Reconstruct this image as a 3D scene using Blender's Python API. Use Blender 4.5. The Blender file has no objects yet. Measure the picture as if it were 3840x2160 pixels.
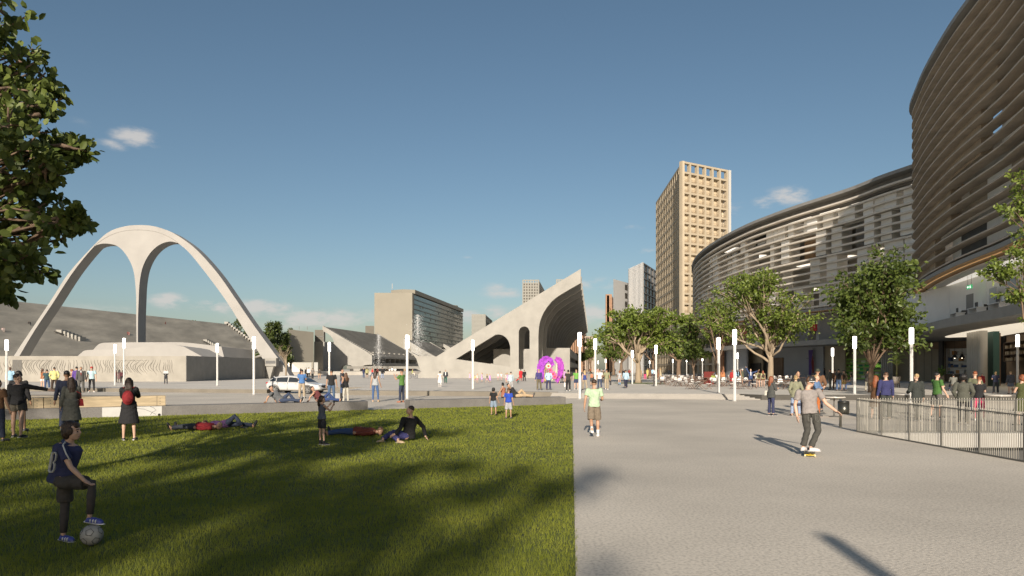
import bpy, bmesh, math, random
import numpy as np
from mathutils import Vector, Matrix
from mathutils.geometry import tessellate_polygon
R = math.radians
rnd = random.Random(11)
scn = bpy.context.scene
col = scn.collection

# ---------------------------------------------------------------- camera
EYE, FPX, HX, HY = 1.9, 2560.0, 1920.0, 1385.0
cd = bpy.data.cameras.new('camera'); cam = bpy.data.objects.new('camera', cd); col.objects.link(cam)
cam.location = (0, 0, EYE); cam.rotation_euler = (R(90), 0, 0)
cd.lens = 24; cd.sensor_width = 36; cd.shift_y = (HY - 1080) / 3840; cd.clip_end = 6000; cd.clip_start = .1
scn.camera = cam

# ---------------------------------------------------------------- light, sky, exposure
SUN_EL = 20.0
sun_from = Vector((-0.11, -1.0, 0)).normalized() * math.cos(R(SUN_EL)) + Vector((0, 0, math.sin(R(SUN_EL))))
ld = bpy.data.lights.new('sun', 'SUN'); sun = bpy.data.objects.new('sun', ld); col.objects.link(sun)
ld.energy = 4.6; ld.angle = R(.9); ld.color = (1.0, .895, .77)
sun.rotation_euler = (-sun_from).to_track_quat('-Z', 'Y').to_euler()
w = bpy.data.worlds.new('World'); scn.world = w; w.use_nodes = True
nt = w.node_tree; nt.nodes.clear()
def NN(tree, t, **kw):
    n = tree.nodes.new(t)
    for k, v in kw.items(): setattr(n, k, v)
    return n
sky = NN(nt, 'ShaderNodeTexSky', sky_type='NISHITA', sun_disc=False, sun_elevation=R(SUN_EL), sun_rotation=R(186), altitude=100, air_density=1.0, dust_density=1.3, ozone_density=1.6)
tc = NN(nt, 'ShaderNodeTexCoord')
sep = NN(nt, 'ShaderNodeSeparateXYZ'); nt.links.new(tc.outputs['Generated'], sep.inputs[0])
def wmath(op, a, b=None, c=None):
    n = NN(nt, 'ShaderNodeMath', operation=op)
    for i, v in enumerate((a, b, c)):
        if v is None: continue
        if isinstance(v, (int, float)): n.inputs[i].default_value = v
        else: nt.links.new(v, n.inputs[i])
    return n.outputs[0]
az = wmath('ARCTAN2', sep.outputs[0], sep.outputs[1])
el = wmath('ARCSINE', sep.outputs[2])
mp = NN(nt, 'ShaderNodeMapping'); mp.inputs['Scale'].default_value = (1, 1, 2.6)
nt.links.new(tc.outputs['Generated'], mp.inputs[0])
nz = NN(nt, 'ShaderNodeTexNoise'); nz.inputs['Scale'].default_value = 15; nz.inputs['Detail'].default_value = 8; nz.inputs['Roughness'].default_value = .62
nt.links.new(mp.outputs[0], nz.inputs['Vector'])
# a handful of small fair-weather clouds: azimuth, elevation, half width, half height, weight
clouds = []
for px, py, hw, hh, wt in ((510, 520, 100, 38, .72), (440, 545, 90, 24, .5), (300, 440, 110, 60, .22), (2960, 735, 95, 36, .85), (2870, 760, 80, 26, .7), (2770, 780, 60, 34, .6), (2370, 852, 70, 15, .5), (2430, 942, 50, 18, .5), (2230, 1065, 130, 30, .62), (1900, 1092, 110, 34, .66), (1750, 966, 40, 10, .3), (640, 1132, 90, 28, 1.0), (800, 1148, 110, 26, 1.0), (985, 1152, 130, 28, 1.0), (1180, 1195, 330, 46, .8), (1800, 1180, 200, 40, .7), (2240, 1180, 150, 50, .7), (380, 1160, 200, 30, .4)):
    a_ = math.atan((px - 1920) / 2560); clouds.append((a_, math.atan((1385 - py) / 2560 * math.cos(a_)), hw / 2560 * math.cos(a_) ** 2, hh / 2560, wt))
dens = None
for a0, e0, wx, wy, wt in clouds:
    da = wmath('DIVIDE', wmath('SUBTRACT', az, a0), wx); de = wmath('DIVIDE', wmath('SUBTRACT', el, e0), wy)
    r2 = wmath('ADD', wmath('MULTIPLY', da, da), wmath('MULTIPLY', de, de))
    g = wmath('MULTIPLY', wmath('POWER', 2.718, wmath('MULTIPLY', r2, -1.0)), wt)
    dens = g if dens is None else wmath('MAXIMUM', dens, g)
cl = wmath('MULTIPLY', dens, wmath('MULTIPLY', wmath('SUBTRACT', nz.outputs['Fac'], .30), 4.8))
mr = NN(nt, 'ShaderNodeMapRange'); mr.interpolation_type = 'SMOOTHSTEP'
mr.inputs[1].default_value = .22; mr.inputs[2].default_value = .95; mr.inputs[3].default_value = 0; mr.inputs[4].default_value = .8
nt.links.new(cl, mr.inputs[0])
hue = NN(nt, 'ShaderNodeHueSaturation'); hue.inputs['Saturation'].default_value = 1.02; hue.inputs['Hue'].default_value = .492; hue.inputs['Value'].default_value = .54
nt.links.new(sky.outputs[0], hue.inputs['Color'])
mx = NN(nt, 'ShaderNodeMix', data_type='RGBA'); nt.links.new(mr.outputs[0], mx.inputs[0])
nt.links.new(hue.outputs[0], mx.inputs[6]); mx.inputs[7].default_value = (4.15, 3.95, 3.75, 1)
bg = NN(nt, 'ShaderNodeBackground'); bg.inputs['Strength'].default_value = .108
nt.links.new(mx.outputs[2], bg.inputs[0])
wo = NN(nt, 'ShaderNodeOutputWorld'); nt.links.new(bg.outputs[0], wo.inputs[0])
scn.view_settings.view_transform = 'Standard'; scn.view_settings.look = 'None'
scn.view_settings.exposure = 0.56; scn.view_settings.gamma = 1.0
scn.cycles.max_bounces = 6; scn.cycles.diffuse_bounces = 3; scn.cycles.glossy_bounces = 3; scn.cycles.transparent_max_bounces = 6

# ---------------------------------------------------------------- helpers
def G(px, py, z=0.0):
    "world point at height z that the photograph shows at px, py (3840 x 2160)"
    d = FPX * (EYE - z) / (py - HY)
    return Vector(((px - HX) / FPX * d, d, z))
def D(px, py, d):
    return Vector(((px - HX) / FPX * d, d, EYE + (HY - py) / FPX * d))

_mats = {}
def M(key, c=(.5, .5, .5), rough=.75, var=.12, scale=4.0, bump=0.0, metal=0.0, detail=5, stretch=None, emit=0.0, spec=None, speck=0.0, speck_scale=40.0, alpha=None, bscale=None, c2=None):
    if key in _mats: return _mats[key]
    m = bpy.data.materials.new(key); m.use_nodes = True; t = m.node_tree
    b = t.nodes['Principled BSDF']
    b.inputs['Roughness'].default_value = rough; b.inputs['Metallic'].default_value = metal
    if spec is not None: b.inputs['Specular IOR Level'].default_value = spec
    co = NN(t, 'ShaderNodeTexCoord'); src = co.outputs['Object']
    if stretch:
        mpp = NN(t, 'ShaderNodeMapping'); mpp.inputs['Scale'].default_value = stretch
        t.links.new(src, mpp.inputs[0]); src = mpp.outputs[0]
    n = NN(t, 'ShaderNodeTexNoise'); n.inputs['Scale'].default_value = scale; n.inputs['Detail'].default_value = detail; n.inputs['Roughness'].default_value = .6
    t.links.new(src, n.inputs['Vector'])
    r = NN(t, 'ShaderNodeValToRGB'); r.color_ramp.elements[0].position = .3; r.color_ramp.elements[1].position = .7
    lo = tuple(max(0, v * (1 - var)) for v in c); hi = tuple(min(1, v * (1 + var)) for v in c)
    if c2: lo, hi = c, c2
    r.color_ramp.elements[0].color = (*lo, 1); r.color_ramp.elements[1].color = (*hi, 1)
    t.links.new(n.outputs['Fac'], r.inputs[0]); out = r.outputs[0]
    if speck:
        n2 = NN(t, 'ShaderNodeTexNoise'); n2.inputs['Scale'].default_value = speck_scale; n2.inputs['Detail'].default_value = 3
        t.links.new(src, n2.inputs['Vector'])
        r2 = NN(t, 'ShaderNodeValToRGB'); r2.color_ramp.elements[0].position = .33; r2.color_ramp.elements[1].position = .55
        r2.color_ramp.elements[0].color = (1 - speck,) * 3 + (1,); r2.color_ramp.elements[1].color = (1, 1, 1, 1)
        t.links.new(n2.outputs['Fac'], r2.inputs[0])
        mm = NN(t, 'ShaderNodeMix', data_type='RGBA', blend_type='MULTIPLY'); mm.inputs[0].default_value = 1
        t.links.new(out, mm.inputs[6]); t.links.new(r2.outputs[0], mm.inputs[7]); out = mm.outputs[2]
    t.links.new(out, b.inputs['Base Color'])
    if bump:
        nb = NN(t, 'ShaderNodeTexNoise'); nb.inputs['Scale'].default_value = bscale or scale * 4; nb.inputs['Detail'].default_value = 6
        t.links.new(src, nb.inputs['Vector'])
        bm_ = NN(t, 'ShaderNodeBump'); bm_.inputs['Strength'].default_value = bump; bm_.inputs['Distance'].default_value = .05
        t.links.new(nb.outputs['Fac'], bm_.inputs['Height']); t.links.new(bm_.outputs[0], b.inputs['Normal'])
    if emit:
        b.inputs['Emission Color'].default_value = (*c, 1); b.inputs['Emission Strength'].default_value = emit
    if alpha is not None: b.inputs['Alpha'].default_value = alpha
    _mats[key] = m
    return m

def tag(o, label=None, cat=None, group=None, kind=None):
    if label: o['label'] = label
    if cat: o['category'] = cat
    if group: o['group'] = group
    if kind: o['kind'] = kind
    return o
def thing(name, label, cat, loc=(0, 0, 0), rz=0.0, group=None):
    o = bpy.data.objects.new(name, None); col.objects.link(o); o.empty_display_size = .3
    o.location = loc; o.rotation_euler = (0, 0, rz)
    return tag(o, label, cat, group)
def link(name, me, mat=None, parent=None, smooth=False):
    o = bpy.data.objects.new(name, me); col.objects.link(o)
    if mat is not None and len(me.materials) == 0: me.materials.append(mat)
    if parent is not None: o.parent = parent
    if smooth: me.polygons.foreach_set('use_smooth', [True] * len(me.polygons))
    return o
def dup(root, loc, rz=None, label=None, group=None, scale=None):
    r = root.copy(); col.objects.link(r); r.location = loc
    if rz is not None: r.rotation_euler = (0, 0, rz)
    if label: r['label'] = label
    if group: r['group'] = group
    if scale: r.scale = scale if isinstance(scale, (tuple, list)) else (scale,) * 3
    for ch in list(root.children):
        c = ch.copy(); col.objects.link(c); c.parent = r
        for g in list(ch.children):
            q = g.copy(); col.objects.link(q); q.parent = c
    return r

class MB:
    "collects faces for ONE mesh object"
    def __init__(s): s.v = []; s.f = []; s.mi = []; s.cur = 0
    def add(s, vs, fs):
        o = len(s.v); s.v += [tuple(p) for p in vs]
        for f in fs: s.f.append([o + i for i in f]); s.mi.append(s.cur)
        return s
    def box(s, x0, y0, z0, x1, y1, z1):
        return s.add([(x0, y0, z0), (x1, y0, z0), (x1, y1, z0), (x0, y1, z0), (x0, y0, z1), (x1, y0, z1), (x1, y1, z1), (x0, y1, z1)],
                     [(0, 3, 2, 1), (4, 5, 6, 7), (0, 1, 5, 4), (1, 2, 6, 5), (2, 3, 7, 6), (3, 0, 4, 7)])
    def hexa(s, b, t):
        "box from 4 bottom and 4 top points"
        return s.add(list(b) + list(t), [(0, 3, 2, 1), (4, 5, 6, 7), (0, 1, 5, 4), (1, 2, 6, 5), (2, 3, 7, 6), (3, 0, 4, 7)])
    def bar(s, a, b, w=.04, h=None, up=(0, 0, 1)):
        a, b = Vector(a), Vector(b); h = h or w; d = (b - a).normalized(); up = Vector(up)
        if abs(d.dot(up)) > .95: up = Vector((0, 1, 0))
        x = d.cross(up).normalized() * w / 2; y = x.cross(d).normalized() * h / 2
        return s.hexa([a - x - y, a + x - y, a + x + y, a - x + y], [b - x - y, b + x - y, b + x + y, b - x + y])
    def tube(s, pts, rad, n=8, cap=True):
        pts = [Vector(p) for p in pts]
        if isinstance(rad, (int, float)): rad = [rad] * len(pts)
        rings = []; px = None
        for i, p in enumerate(pts):
            d = (pts[min(i + 1, len(pts) - 1)] - pts[max(i - 1, 0)]).normalized()
            if px is None:
                a = Vector((1, 0, 0)) if abs(d.x) < .8 else Vector((0, 1, 0)); px = (a - d * a.dot(d)).normalized()
            else:
                px = (px - d * px.dot(d)).normalized()
            py = d.cross(px); r = rad[i]
            rx, ry = (r if isinstance(r, tuple) else (r, r))
            rings.append([p + px * rx * math.cos(2 * math.pi * k / n) + py * ry * math.sin(2 * math.pi * k / n) for k in range(n)])
        vs = [q for r_ in rings for q in r_]; fs = []
        for i in range(len(rings) - 1):
            for k in range(n):
                a, b = i * n + k, i * n + (k + 1) % n
                fs.append((a, b, b + n, a + n))
        if cap: fs.append(tuple(range(n))[::-1]); fs.append(tuple((len(rings) - 1) * n + k for k in range(n)))
        return s.add(vs, fs)
    def lathe(s, prof, c=(0, 0, 0), n=16):
        vs = []; fs = []
        for r, z in prof:
            for k in range(n): vs.append((c[0] + r * math.cos(2 * math.pi * k / n), c[1] + r * math.sin(2 * math.pi * k / n), c[2] + z))
        for i in range(len(prof) - 1):
            for k in range(n):
                a, b = i * n + k, i * n + (k + 1) % n
                fs.append((a, b, b + n, a + n))
        fs.append(tuple(range(n))[::-1]); fs.append(tuple((len(prof) - 1) * n + k for k in range(n)))
        return s.add(vs, fs)
    def ell(s, c, r, n=12, m=8, rot=None):
        c = Vector(c); vs = []; fs = []
        for i in range(1, m):
            th = math.pi * i / m
            for k in range(n):
                p = Vector((r[0] * math.sin(th) * math.cos(2 * math.pi * k / n), r[1] * math.sin(th) * math.sin(2 * math.pi * k / n), r[2] * math.cos(th)))
                vs.append(c + (rot @ p if rot else p))
        t = Vector((0, 0, r[2])); vs.append(c + (rot @ t if rot else t)); vs.append(c - (rot @ t if rot else t))
        T = (m - 1) * n
        for i in range(m - 2):
            for k in range(n):
                a, b = i * n + k, i * n + (k + 1) % n
                fs.append((a, a + n, b + n, b))
        for k in range(n):
            fs.append((T, k, (k + 1) % n)); fs.append((T + 1, (m - 2) * n + (k + 1) % n, (m - 2) * n + k))
        return s.add(vs, fs)
    def prism(s, loops, front, back):
        "loops: 2D outline (first) and holes; front / back: functions 2D -> 3D"
        flat = [p for l in loops for p in l]
        tri = tessellate_polygon([[Vector((p[0], p[1], 0)) for p in l] for l in loops])
        n = len(flat)
        vs = [front(p) for p in flat] + [back(p) for p in flat]
        fs = [tuple(t) for t in tri] + [tuple(i + n for i in reversed(t)) for t in tri]
        o = 0
        for l in loops:
            k = len(l)
            for i in range(k):
                a, b = o + i, o + (i + 1) % k
                fs.append((a, b, b + n, a + n))
            o += k
        return s.add(vs, fs)
    def poly(s, pts):
        tri = tessellate_polygon([[Vector((p[0], p[1], 0)) for p in pts]])
        return s.add(pts, [tuple(t) for t in tri])
    def mesh(s, name, fix=True):
        me = bpy.data.meshes.new(name); me.from_pydata(s.v, [], s.f); me.update()
        if fix:
            b = bmesh.new(); b.from_mesh(me); bmesh.ops.recalc_face_normals(b, faces=b.faces); b.to_mesh(me); b.free()
        if any(s.mi): me.polygons.foreach_set('material_index', s.mi)
        return me
    def build(s, name, mat, parent=None, smooth=False, fix=True, bevel=0):
        me = s.mesh(name, fix)
        mats = mat if isinstance(mat, (list, tuple)) else [mat]
        for m in mats: me.materials.append(m)
        o = link(name, me, None, parent, smooth)
        if bevel:
            bv = o.modifiers.new('bevel', 'BEVEL'); bv.width = bevel; bv.segments = 2; bv.limit_method = 'ANGLE'
        return o

def arc(cx, cy, r, a0, a1, n, ry=None):
    ry = ry or r
    return [(cx + r * math.cos(R(a0 + (a1 - a0) * i / n)), cy + ry * math.sin(R(a0 + (a1 - a0) * i / n))) for i in range(n + 1)]
def spline(pts, n=12):
    "Catmull-Rom through the points"
    P = [Vector(p) for p in pts]; P = [2 * P[0] - P[1]] + P + [2 * P[-1] - P[-2]]; out = []
    for i in range(1, len(P) - 2):
        for k in range(n):
            t = k / n; a, b, c, d = P[i - 1], P[i], P[i + 1], P[i + 2]
            out.append(.5 * ((2 * b) + (c - a) * t + (2 * a - 5 * b + 4 * c - d) * t * t + (3 * b - a - 3 * c + d) * t ** 3))
    return out + [P[-2]]

# ---------------------------------------------------------------- materials used widely
concrete_white = M('white concrete', (.30, .287, .255), .8, .12, .45, .2, detail=8, bscale=3)
concrete_arch = M('arch concrete', (.32, .307, .284), .8, .07, .35, .08, bscale=6)
concrete_grey = M('grey concrete', (.24, .228, .20), .85, .22, .35, .2, detail=8, bscale=2, stretch=(1, 1, 2.5))
steel_dark = M('dark steel', (.10, .10, .098), .4, .1, 8, metal=.7)
# ================================================================ ground
PZ = .30   # the upper plaza stands this much above the lower paving
paving_m = M('fine concrete paving', (.57, .515, .43), .82, .19, .16, .18, detail=10, speck=.30, speck_scale=26, bscale=30)
plaza_m = M('plaza paving', (.60, .555, .48), .85, .10, .2, .1, detail=8, speck=.12, speck_scale=8, bscale=12)
B = [(-2600, 70), (-75, 66), (-45, 60), (-34.4, 57.9), (-19.5, 54.3), (-19.5, 61), (-13.1, 61), (-13.1, 51), (-1.53, 49.1), (2.67, 47.2), (2.6, 46.4), (14.7, 44.0), (15.5, 42.5), (31.2, 41.6), (60, 40.5), (2600, 40)]
PIT = [(10.55, 2.0), (10.55, 20.6), (30, 20.6), (30, 2.0)]
m = MB(); pts = [(-2600, -400)] + [(x, y) for x, y in B] + [(2600, -400)]
tri = tessellate_polygon([[Vector((x, y, 0)) for x, y in pts], [Vector((x, y, 0)) for x, y in PIT]])
m.add([(x, y, 0) for x, y in pts + PIT], [tuple(t) for t in tri])
tag(m.build('paving', paving_m), kind='structure')
m = MB(); pts = B + [(2600, 5000), (-2600, 5000)]
m.poly([(x, y, PZ) for x, y in pts])
tag(m.build('plaza', plaza_m), kind='structure')
# the riser of the plaza edge
kerb_m = M('plaza edge stone', (.17, .15, .118), .8, .12, .8, .1)
m = MB()
m.add([(x, y, -.02) for x, y in B] + [(x, y, PZ) for x, y in B], [(i, i + 1, i + 1 + len(B), i + len(B)) for i in range(len(B) - 1)])
tag(m.build('terrace_edge', kerb_m), kind='structure')
# dark stone retaining wall right of the steps
m = MB(); dk = M('dark basalt', (.060, .055, .046), .75, .15, 1.2, .1)
p = [(14.72, 43.95), (15.5, 42.44), (31.2, 41.54), (62, 40.4)]
for i in range(3):
    (xa, ya), (xb, yb) = p[i], p[i + 1]; m.hexa([(xa, ya - .06, -.01), (xb, yb - .06, -.01), (xb, yb + .3, -.01), (xa, ya + .3, -.01)], [(xa, ya - .06, PZ + .012), (xb, yb - .06, PZ + .012), (xb, yb + .3, PZ + .012), (xa, ya + .3, PZ + .012)])
tag(m.build('retaining_wall', dk), 'long low dark stone wall right of the plaza steps, behind the railing', 'wall')
# plaza steps: five low treads
step_m = M('step stone shade tone', (.27, .25, .22), .8, .06, 1.2, .05)  # risers darker than treads: light and shade of the steps put into colour
m = MB(); a, b = Vector((2.75, 46.34, 0)), Vector((14.6, 43.95, 0)); u = (b - a).normalized(); nrm = Vector((u.y, -u.x, 0))
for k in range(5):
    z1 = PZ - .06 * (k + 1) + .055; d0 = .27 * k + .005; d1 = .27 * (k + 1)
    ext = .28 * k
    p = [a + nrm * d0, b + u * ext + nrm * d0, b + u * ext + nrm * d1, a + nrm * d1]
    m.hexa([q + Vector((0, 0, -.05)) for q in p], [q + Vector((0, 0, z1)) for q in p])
stp = m.build('plaza_steps', step_m); m = MB(); tread_m = M('step tread light tone', (.62, .58, .51), .8, .06, 1.2, .05)  # thin pale sheets carry the lighter tone of the tread tops
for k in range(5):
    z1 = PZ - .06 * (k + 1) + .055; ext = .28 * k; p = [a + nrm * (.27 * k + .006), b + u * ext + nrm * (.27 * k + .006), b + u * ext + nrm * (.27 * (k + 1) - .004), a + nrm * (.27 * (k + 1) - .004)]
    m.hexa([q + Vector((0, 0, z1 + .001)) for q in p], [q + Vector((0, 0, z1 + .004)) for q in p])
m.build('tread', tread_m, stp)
tag(stp, 'wide flight of five low pale steps between plaza and lower paving', 'steps')
# stone cheek at the left end of the steps, a cantilevered wedge
m = MB()
by = lambda x: 47.2 - .241 * (x - 2.67)
m.prism([[(-13.0, -.01), (-13.0, .335), (3.2, .335), (2.75, -.01)]], lambda p: (p[0], by(p[0]) - .12, p[1]), lambda p: (p[0], by(p[0]) + .55, p[1]))
tag(m.build('cantilever_bench', kerb_m), 'long low stone bench with slanted undercut end beside the plaza steps', 'bench')
# pit (ramp down to the basement) on the right
pit_m = M('pit concrete shade tone', (.085, .082, .078), .85, .15, .8, .1); cop_m = M('pit coping', (.42, .40, .36), .8, .08, 1.5, .1)  # pit walls near black: the shade inside is put into their colour
m = MB(); (x0, y0), (x1, y1) = (10.55, 2.0), (30, 20.6)
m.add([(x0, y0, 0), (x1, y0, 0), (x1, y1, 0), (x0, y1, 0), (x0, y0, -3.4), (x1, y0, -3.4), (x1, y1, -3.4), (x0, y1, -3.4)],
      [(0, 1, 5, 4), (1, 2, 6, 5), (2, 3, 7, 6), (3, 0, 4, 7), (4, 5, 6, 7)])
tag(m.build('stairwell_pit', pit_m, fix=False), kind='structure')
m = MB(); m.box(x0 + .3, y1 - .35, -.42, x1 - .01, y1 - .003, .006)
tag(m.build('pit_coping', cop_m), kind='structure')
# lawn
Lu = Vector((.883, .470, 0)); Ln = Vector((-.470, .883, 0)); L0 = Vector((2.9, 36.8, 0))
lawn = [(-.0 + .04 + .087 * -14, -14), (.04 + .087 * 38.2, 38.2), (2.93, 37.0), tuple((L0 - Lu * 90)[:2]), (-76, -14)]
soil_m = M('lawn soil and thatch', (.07, .085, .016), .95, .3, 1.5, .3)
m = MB(); m.poly([(x, y, .012) for x, y in lawn])
tag(m.build('lawn_base', soil_m), kind='structure')
# grass blades, one big mesh of curved blades, denser near the eye
grass_m = bpy.data.materials.new('grass blades'); grass_m.use_nodes = True; t = grass_m.node_tree; b = t.nodes['Principled BSDF']
b.inputs['Roughness'].default_value = .6; b.inputs['Specular IOR Level'].default_value = .25
co = NN(t, 'ShaderNodeTexCoord'); n1 = NN(t, 'ShaderNodeTexNoise'); n1.inputs['Scale'].default_value = .8; n1.inputs['Detail'].default_value = 9; n1.inputs['Roughness'].default_value = .75
t.links.new(co.outputs['Object'], n1.inputs['Vector'])
r = NN(t, 'ShaderNodeValToRGB'); r.color_ramp.elements[0].position = .32; r.color_ramp.elements[1].position = .7
r.color_ramp.elements[0].color = (.145, .182, .020, 1); r.color_ramp.elements[1].color = (.335, .345, .048, 1)
t.links.new(n1.outputs['Fac'], r.inputs[0]); t.links.new(r.outputs[0], b.inputs['Base Color'])
tr = NN(t, 'ShaderNodeBsdfTranslucent'); t.links.new(r.outputs[0], tr.inputs[0])
ms = NN(t, 'ShaderNodeMixShader'); ms.inputs[0].default_value = .4
t.links.new(b.outputs[0], ms.inputs[1]); t.links.new(tr.outputs[0], ms.inputs[2]); t.links.new(ms.outputs[0], t.nodes['Material Output'].inputs[0])
def grass_patch(seed=3):
    rs = np.random.RandomState(seed); bl = []
    # sample in rings of distance so the density falls with distance
    for d0, d1, dens, hgt, wid in ((4.6, 7, 4200, .05, .0045), (7, 10, 2600, .05, .006), (10, 14, 1300, .05, .009), (14, 20, 620, .05, .014), (20, 28, 300, .055, .022), (28, 39, 170, .055, .032)):
        x_lo, x_hi = -.78 * d1 - 1.2, .04 + .087 * d1
        n = int(dens * (x_hi - x_lo) * (d1 - d0))
        X = rs.uniform(x_lo, x_hi, n); Y = rs.uniform(d0, d1, n)
        ok = (X < .04 + .087 * Y - .005 + rs.normal(0, .016, n)) & (((X - L0.x) * Ln.x + (Y - L0.y) * Ln.y) < -.02) & (X > -.78 * Y - 1.2)
        X, Y = X[ok], Y[ok]; n = len(X)
        bl.append(np.stack([X, Y, hgt * rs.uniform(.5, 1.25, n), wid * rs.uniform(.7, 1.3, n)], 1))
    A = np.concatenate(bl); n = len(A)
    th = rs.uniform(0, 2 * np.pi, n); lean = rs.uniform(0, .7, n) * A[:, 2]; la = rs.uniform(0, 2 * np.pi, n)
    wx, wy = np.cos(th) * A[:, 3] / 2, np.sin(th) * A[:, 3] / 2
    V = np.zeros((n, 3, 3), np.float32)
    V[:, 0] = np.stack([A[:, 0] - wx, A[:, 1] - wy, np.full(n, .008)], 1)
    V[:, 1] = np.stack([A[:, 0] + wx, A[:, 1] + wy, np.full(n, .008)], 1)
    V[:, 2] = np.stack([A[:, 0] + np.cos(la) * lean, A[:, 1] + np.sin(la) * lean, A[:, 2] + .008], 1)
    me = bpy.data.meshes.new('grass'); me.vertices.add(n * 3); me.vertices.foreach_set('co', V.reshape(-1))
    me.loops.add(n * 3); me.loops.foreach_set('vertex_index', np.arange(n * 3, dtype=np.int32))
    me.polygons.add(n); me.polygons.foreach_set('loop_start', np.arange(0, n * 3, 3, dtype=np.int32)); me.polygons.foreach_set('loop_total', np.full(n, 3, np.int32))
    me.update(); me.validate()
    return me
tag(link('grass', grass_patch(), grass_m), 'short mown green lawn grass in front of the low wall', 'grass', kind='stuff')
# low retaining wall between lawn and terrace, two runs with a gap
wall_m = M('dark granite', (.165, .155, .142), .75, .12, 1.5, .1, speck=.25, speck_scale=30)
def wall_run(s0, s1, h=.42, t=.75):
    q = [L0 + Lu * s0, L0 + Lu * s1, L0 + Lu * s1 + Ln * t, L0 + Lu * s0 + Ln * t]
    m = MB(); m.hexa([p + Vector((0, 0, -.02)) for p in q], [p + Vector((0, 0, h)) for p in q]); return m
def s_at(px, off=0.0):
    "distance along the wall line at picture column px"
    k = (px - HX) / FPX; p = L0 + Ln * off
    return (k * p.y - p.x) / (Lu.x - k * Lu.y)
gA, gB = s_at(1380), s_at(1538)
wa = thing('low_wall', 'dark granite low wall left of the gap, lounging man on its top', 'wall')
wall_run(-88, gA).build('wall', wall_m, wa, bevel=.012)
pan_m = M('pale cast concrete', (.50, .49, .46), .85, .06, 3, .15)
q0, q1 = s_at(383), s_at(607)
m = MB(); p = [L0 + Lu * q0 - Ln * .012, L0 + Lu * q1 - Ln * .012, L0 + Lu * q1 - Ln * .002, L0 + Lu * q0 - Ln * .002]
m.hexa([v + Vector((0, 0, .0)) for v in p], [v + Vector((0, 0, .405)) for v in p]); m.build('concrete_panel', pan_m, wa)
crack_m = M('crack black', (.02, .02, .02), .9)
m = MB()
for cr in ([(.50, .40), (.60, .33), (.70, .30), (.78, .22), (.90, .08)], [(.80, .40), (.86, .35), (.9, .24), (.84, .18), (.80, .06)]):
    P3 = [L0 + Lu * (q0 + (q1 - q0) * x) - Ln * .014 + Vector((0, 0, z)) for x, z in cr]
    m.tube(P3, .006, 4)
m.build('crack', crack_m, wa)
m = MB(); c = L0 + Lu * (q0 + (q1 - q0) * .955) - Ln * .014
m.tube([c + Vector((0, 0, .06)), c + Ln * .01 + Vector((0, 0, .06))], .055, 14); m.build('drain_hole', crack_m, wa)
wb = thing('low_wall', 'dark granite low wall right of the gap, ending beside the lawn corner', 'wall')
wall_run(gB, 0).build('wall', wall_m, wb, bevel=.012)
# timber benches standing on the wall
wood_m = M('pale oak board', (.40, .315, .195), .6, .22, 1.6, .05, stretch=(1, 1, 9), detail=7)
def bench(s0, s1, label):
    t = thing('bench', label, 'bench')
    o = .12; q = [L0 + Lu * s0 + Ln * o, L0 + Lu * s1 + Ln * o, L0 + Lu * s1 + Ln * (o + .5), L0 + Lu * s0 + Ln * (o + .5)]
    m = MB(); m.hexa([p + Vector((0, 0, .423)) for p in q], [p + Vector((0, 0, .83)) for p in q]); m.build('timber_body', wood_m, t, bevel=.01)
    for s in (s0 + .07, s1 - .33):
        for z in (.5, .6, .72):
            m = MB(); c = L0 + Lu * (s + .13) + Ln * (o - .004) + Vector((0, 0, z)); m.tube([c, c + Ln * .01], .016, 8); m.build('screw', steel_dark, t)
    s = s1 - .32; q = [L0 + Lu * s + Ln * (o - .006), L0 + Lu * (s + .012) + Ln * (o - .006), L0 + Lu * (s + .012) + Ln * (o + .02), L0 + Lu * s + Ln * (o + .02)]
    m = MB(); m.hexa([p + Vector((0, 0, .425)) for p in q], [p + Vector((0, 0, .83)) for p in q]); m.build('joint', steel_dark, t)
bj = s_at(164, .12); be = s_at(621, .12)
bench(bj + .01, be, 'long pale timber bench on the low wall, its free end by the cracked panel')
bench(bj - 7, bj - .01, 'pale timber bench on the low wall, running out of the left edge')
# low wedge kerb on the terrace at the far left
m = MB(); a, b = Vector((-40, 45.0, 0)), Vector((-25.6, 47.2, 0)); o = Vector((0, 1.2, 0))
m.hexa([a, b, b + o, a + o], [a + Vector((0, 0, .26)), b + Vector((0, 0, .02)), b + o + Vector((0, 0, .02)), a + o + Vector((0, 0, .26))])
tag(m.build('kerb', kerb_m), kind='structure')
# ================================================================ the arch
def px_list(pts, d): return [D(x, y, d) for x, y in pts]
AD = 120.0; ADEP = 2.6
outer = spline([(v[0], v[1], 0) for v in [(0, 1424), (51, 1336), (184, 1137), (257, 1025), (351, 920.5), (406, 871), (462, 850), (513, 844), (569, 847), (620, 861), (667, 884), (736, 935.5), (813, 1021), (877, 1111), (941, 1205), (997, 1282), (1035, 1333), (1060, 1366), (1078, 1395), (1096, 1424)]], 5)
rin = spline([(v[0], v[1], 0) for v in [(1030, 1424), (998, 1366), (938, 1272), (893, 1200), (856, 1140), (813, 1079), (753, 1000), (706, 944), (667, 911)]], 4)
rop = spline([(v[0], v[1], 0) for v in [(667, 911), (637.6, 905.6), (607.6, 913), (577.7, 933), (552, 965), (533, 1008), (523.5, 1060), (520, 1120), (517.5, 1200), (517, 1283), (517, 1424)]], 4)
lop = spline([(v[0], v[1], 0) for v in [(511.5, 1424), (511.5, 1283), (511, 1200), (510.5, 1120), (507, 1060), (498.5, 1008), (479, 965), (453.6, 933), (428, 918), (393.7, 913), (368, 917), (353, 924)]], 4)
lin = spline([(v[0], v[1], 0) for v in [(353, 924), (316, 966), (265, 1033), (192, 1146), (128, 1242), (72, 1336), (22, 1424)]], 4)
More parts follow.
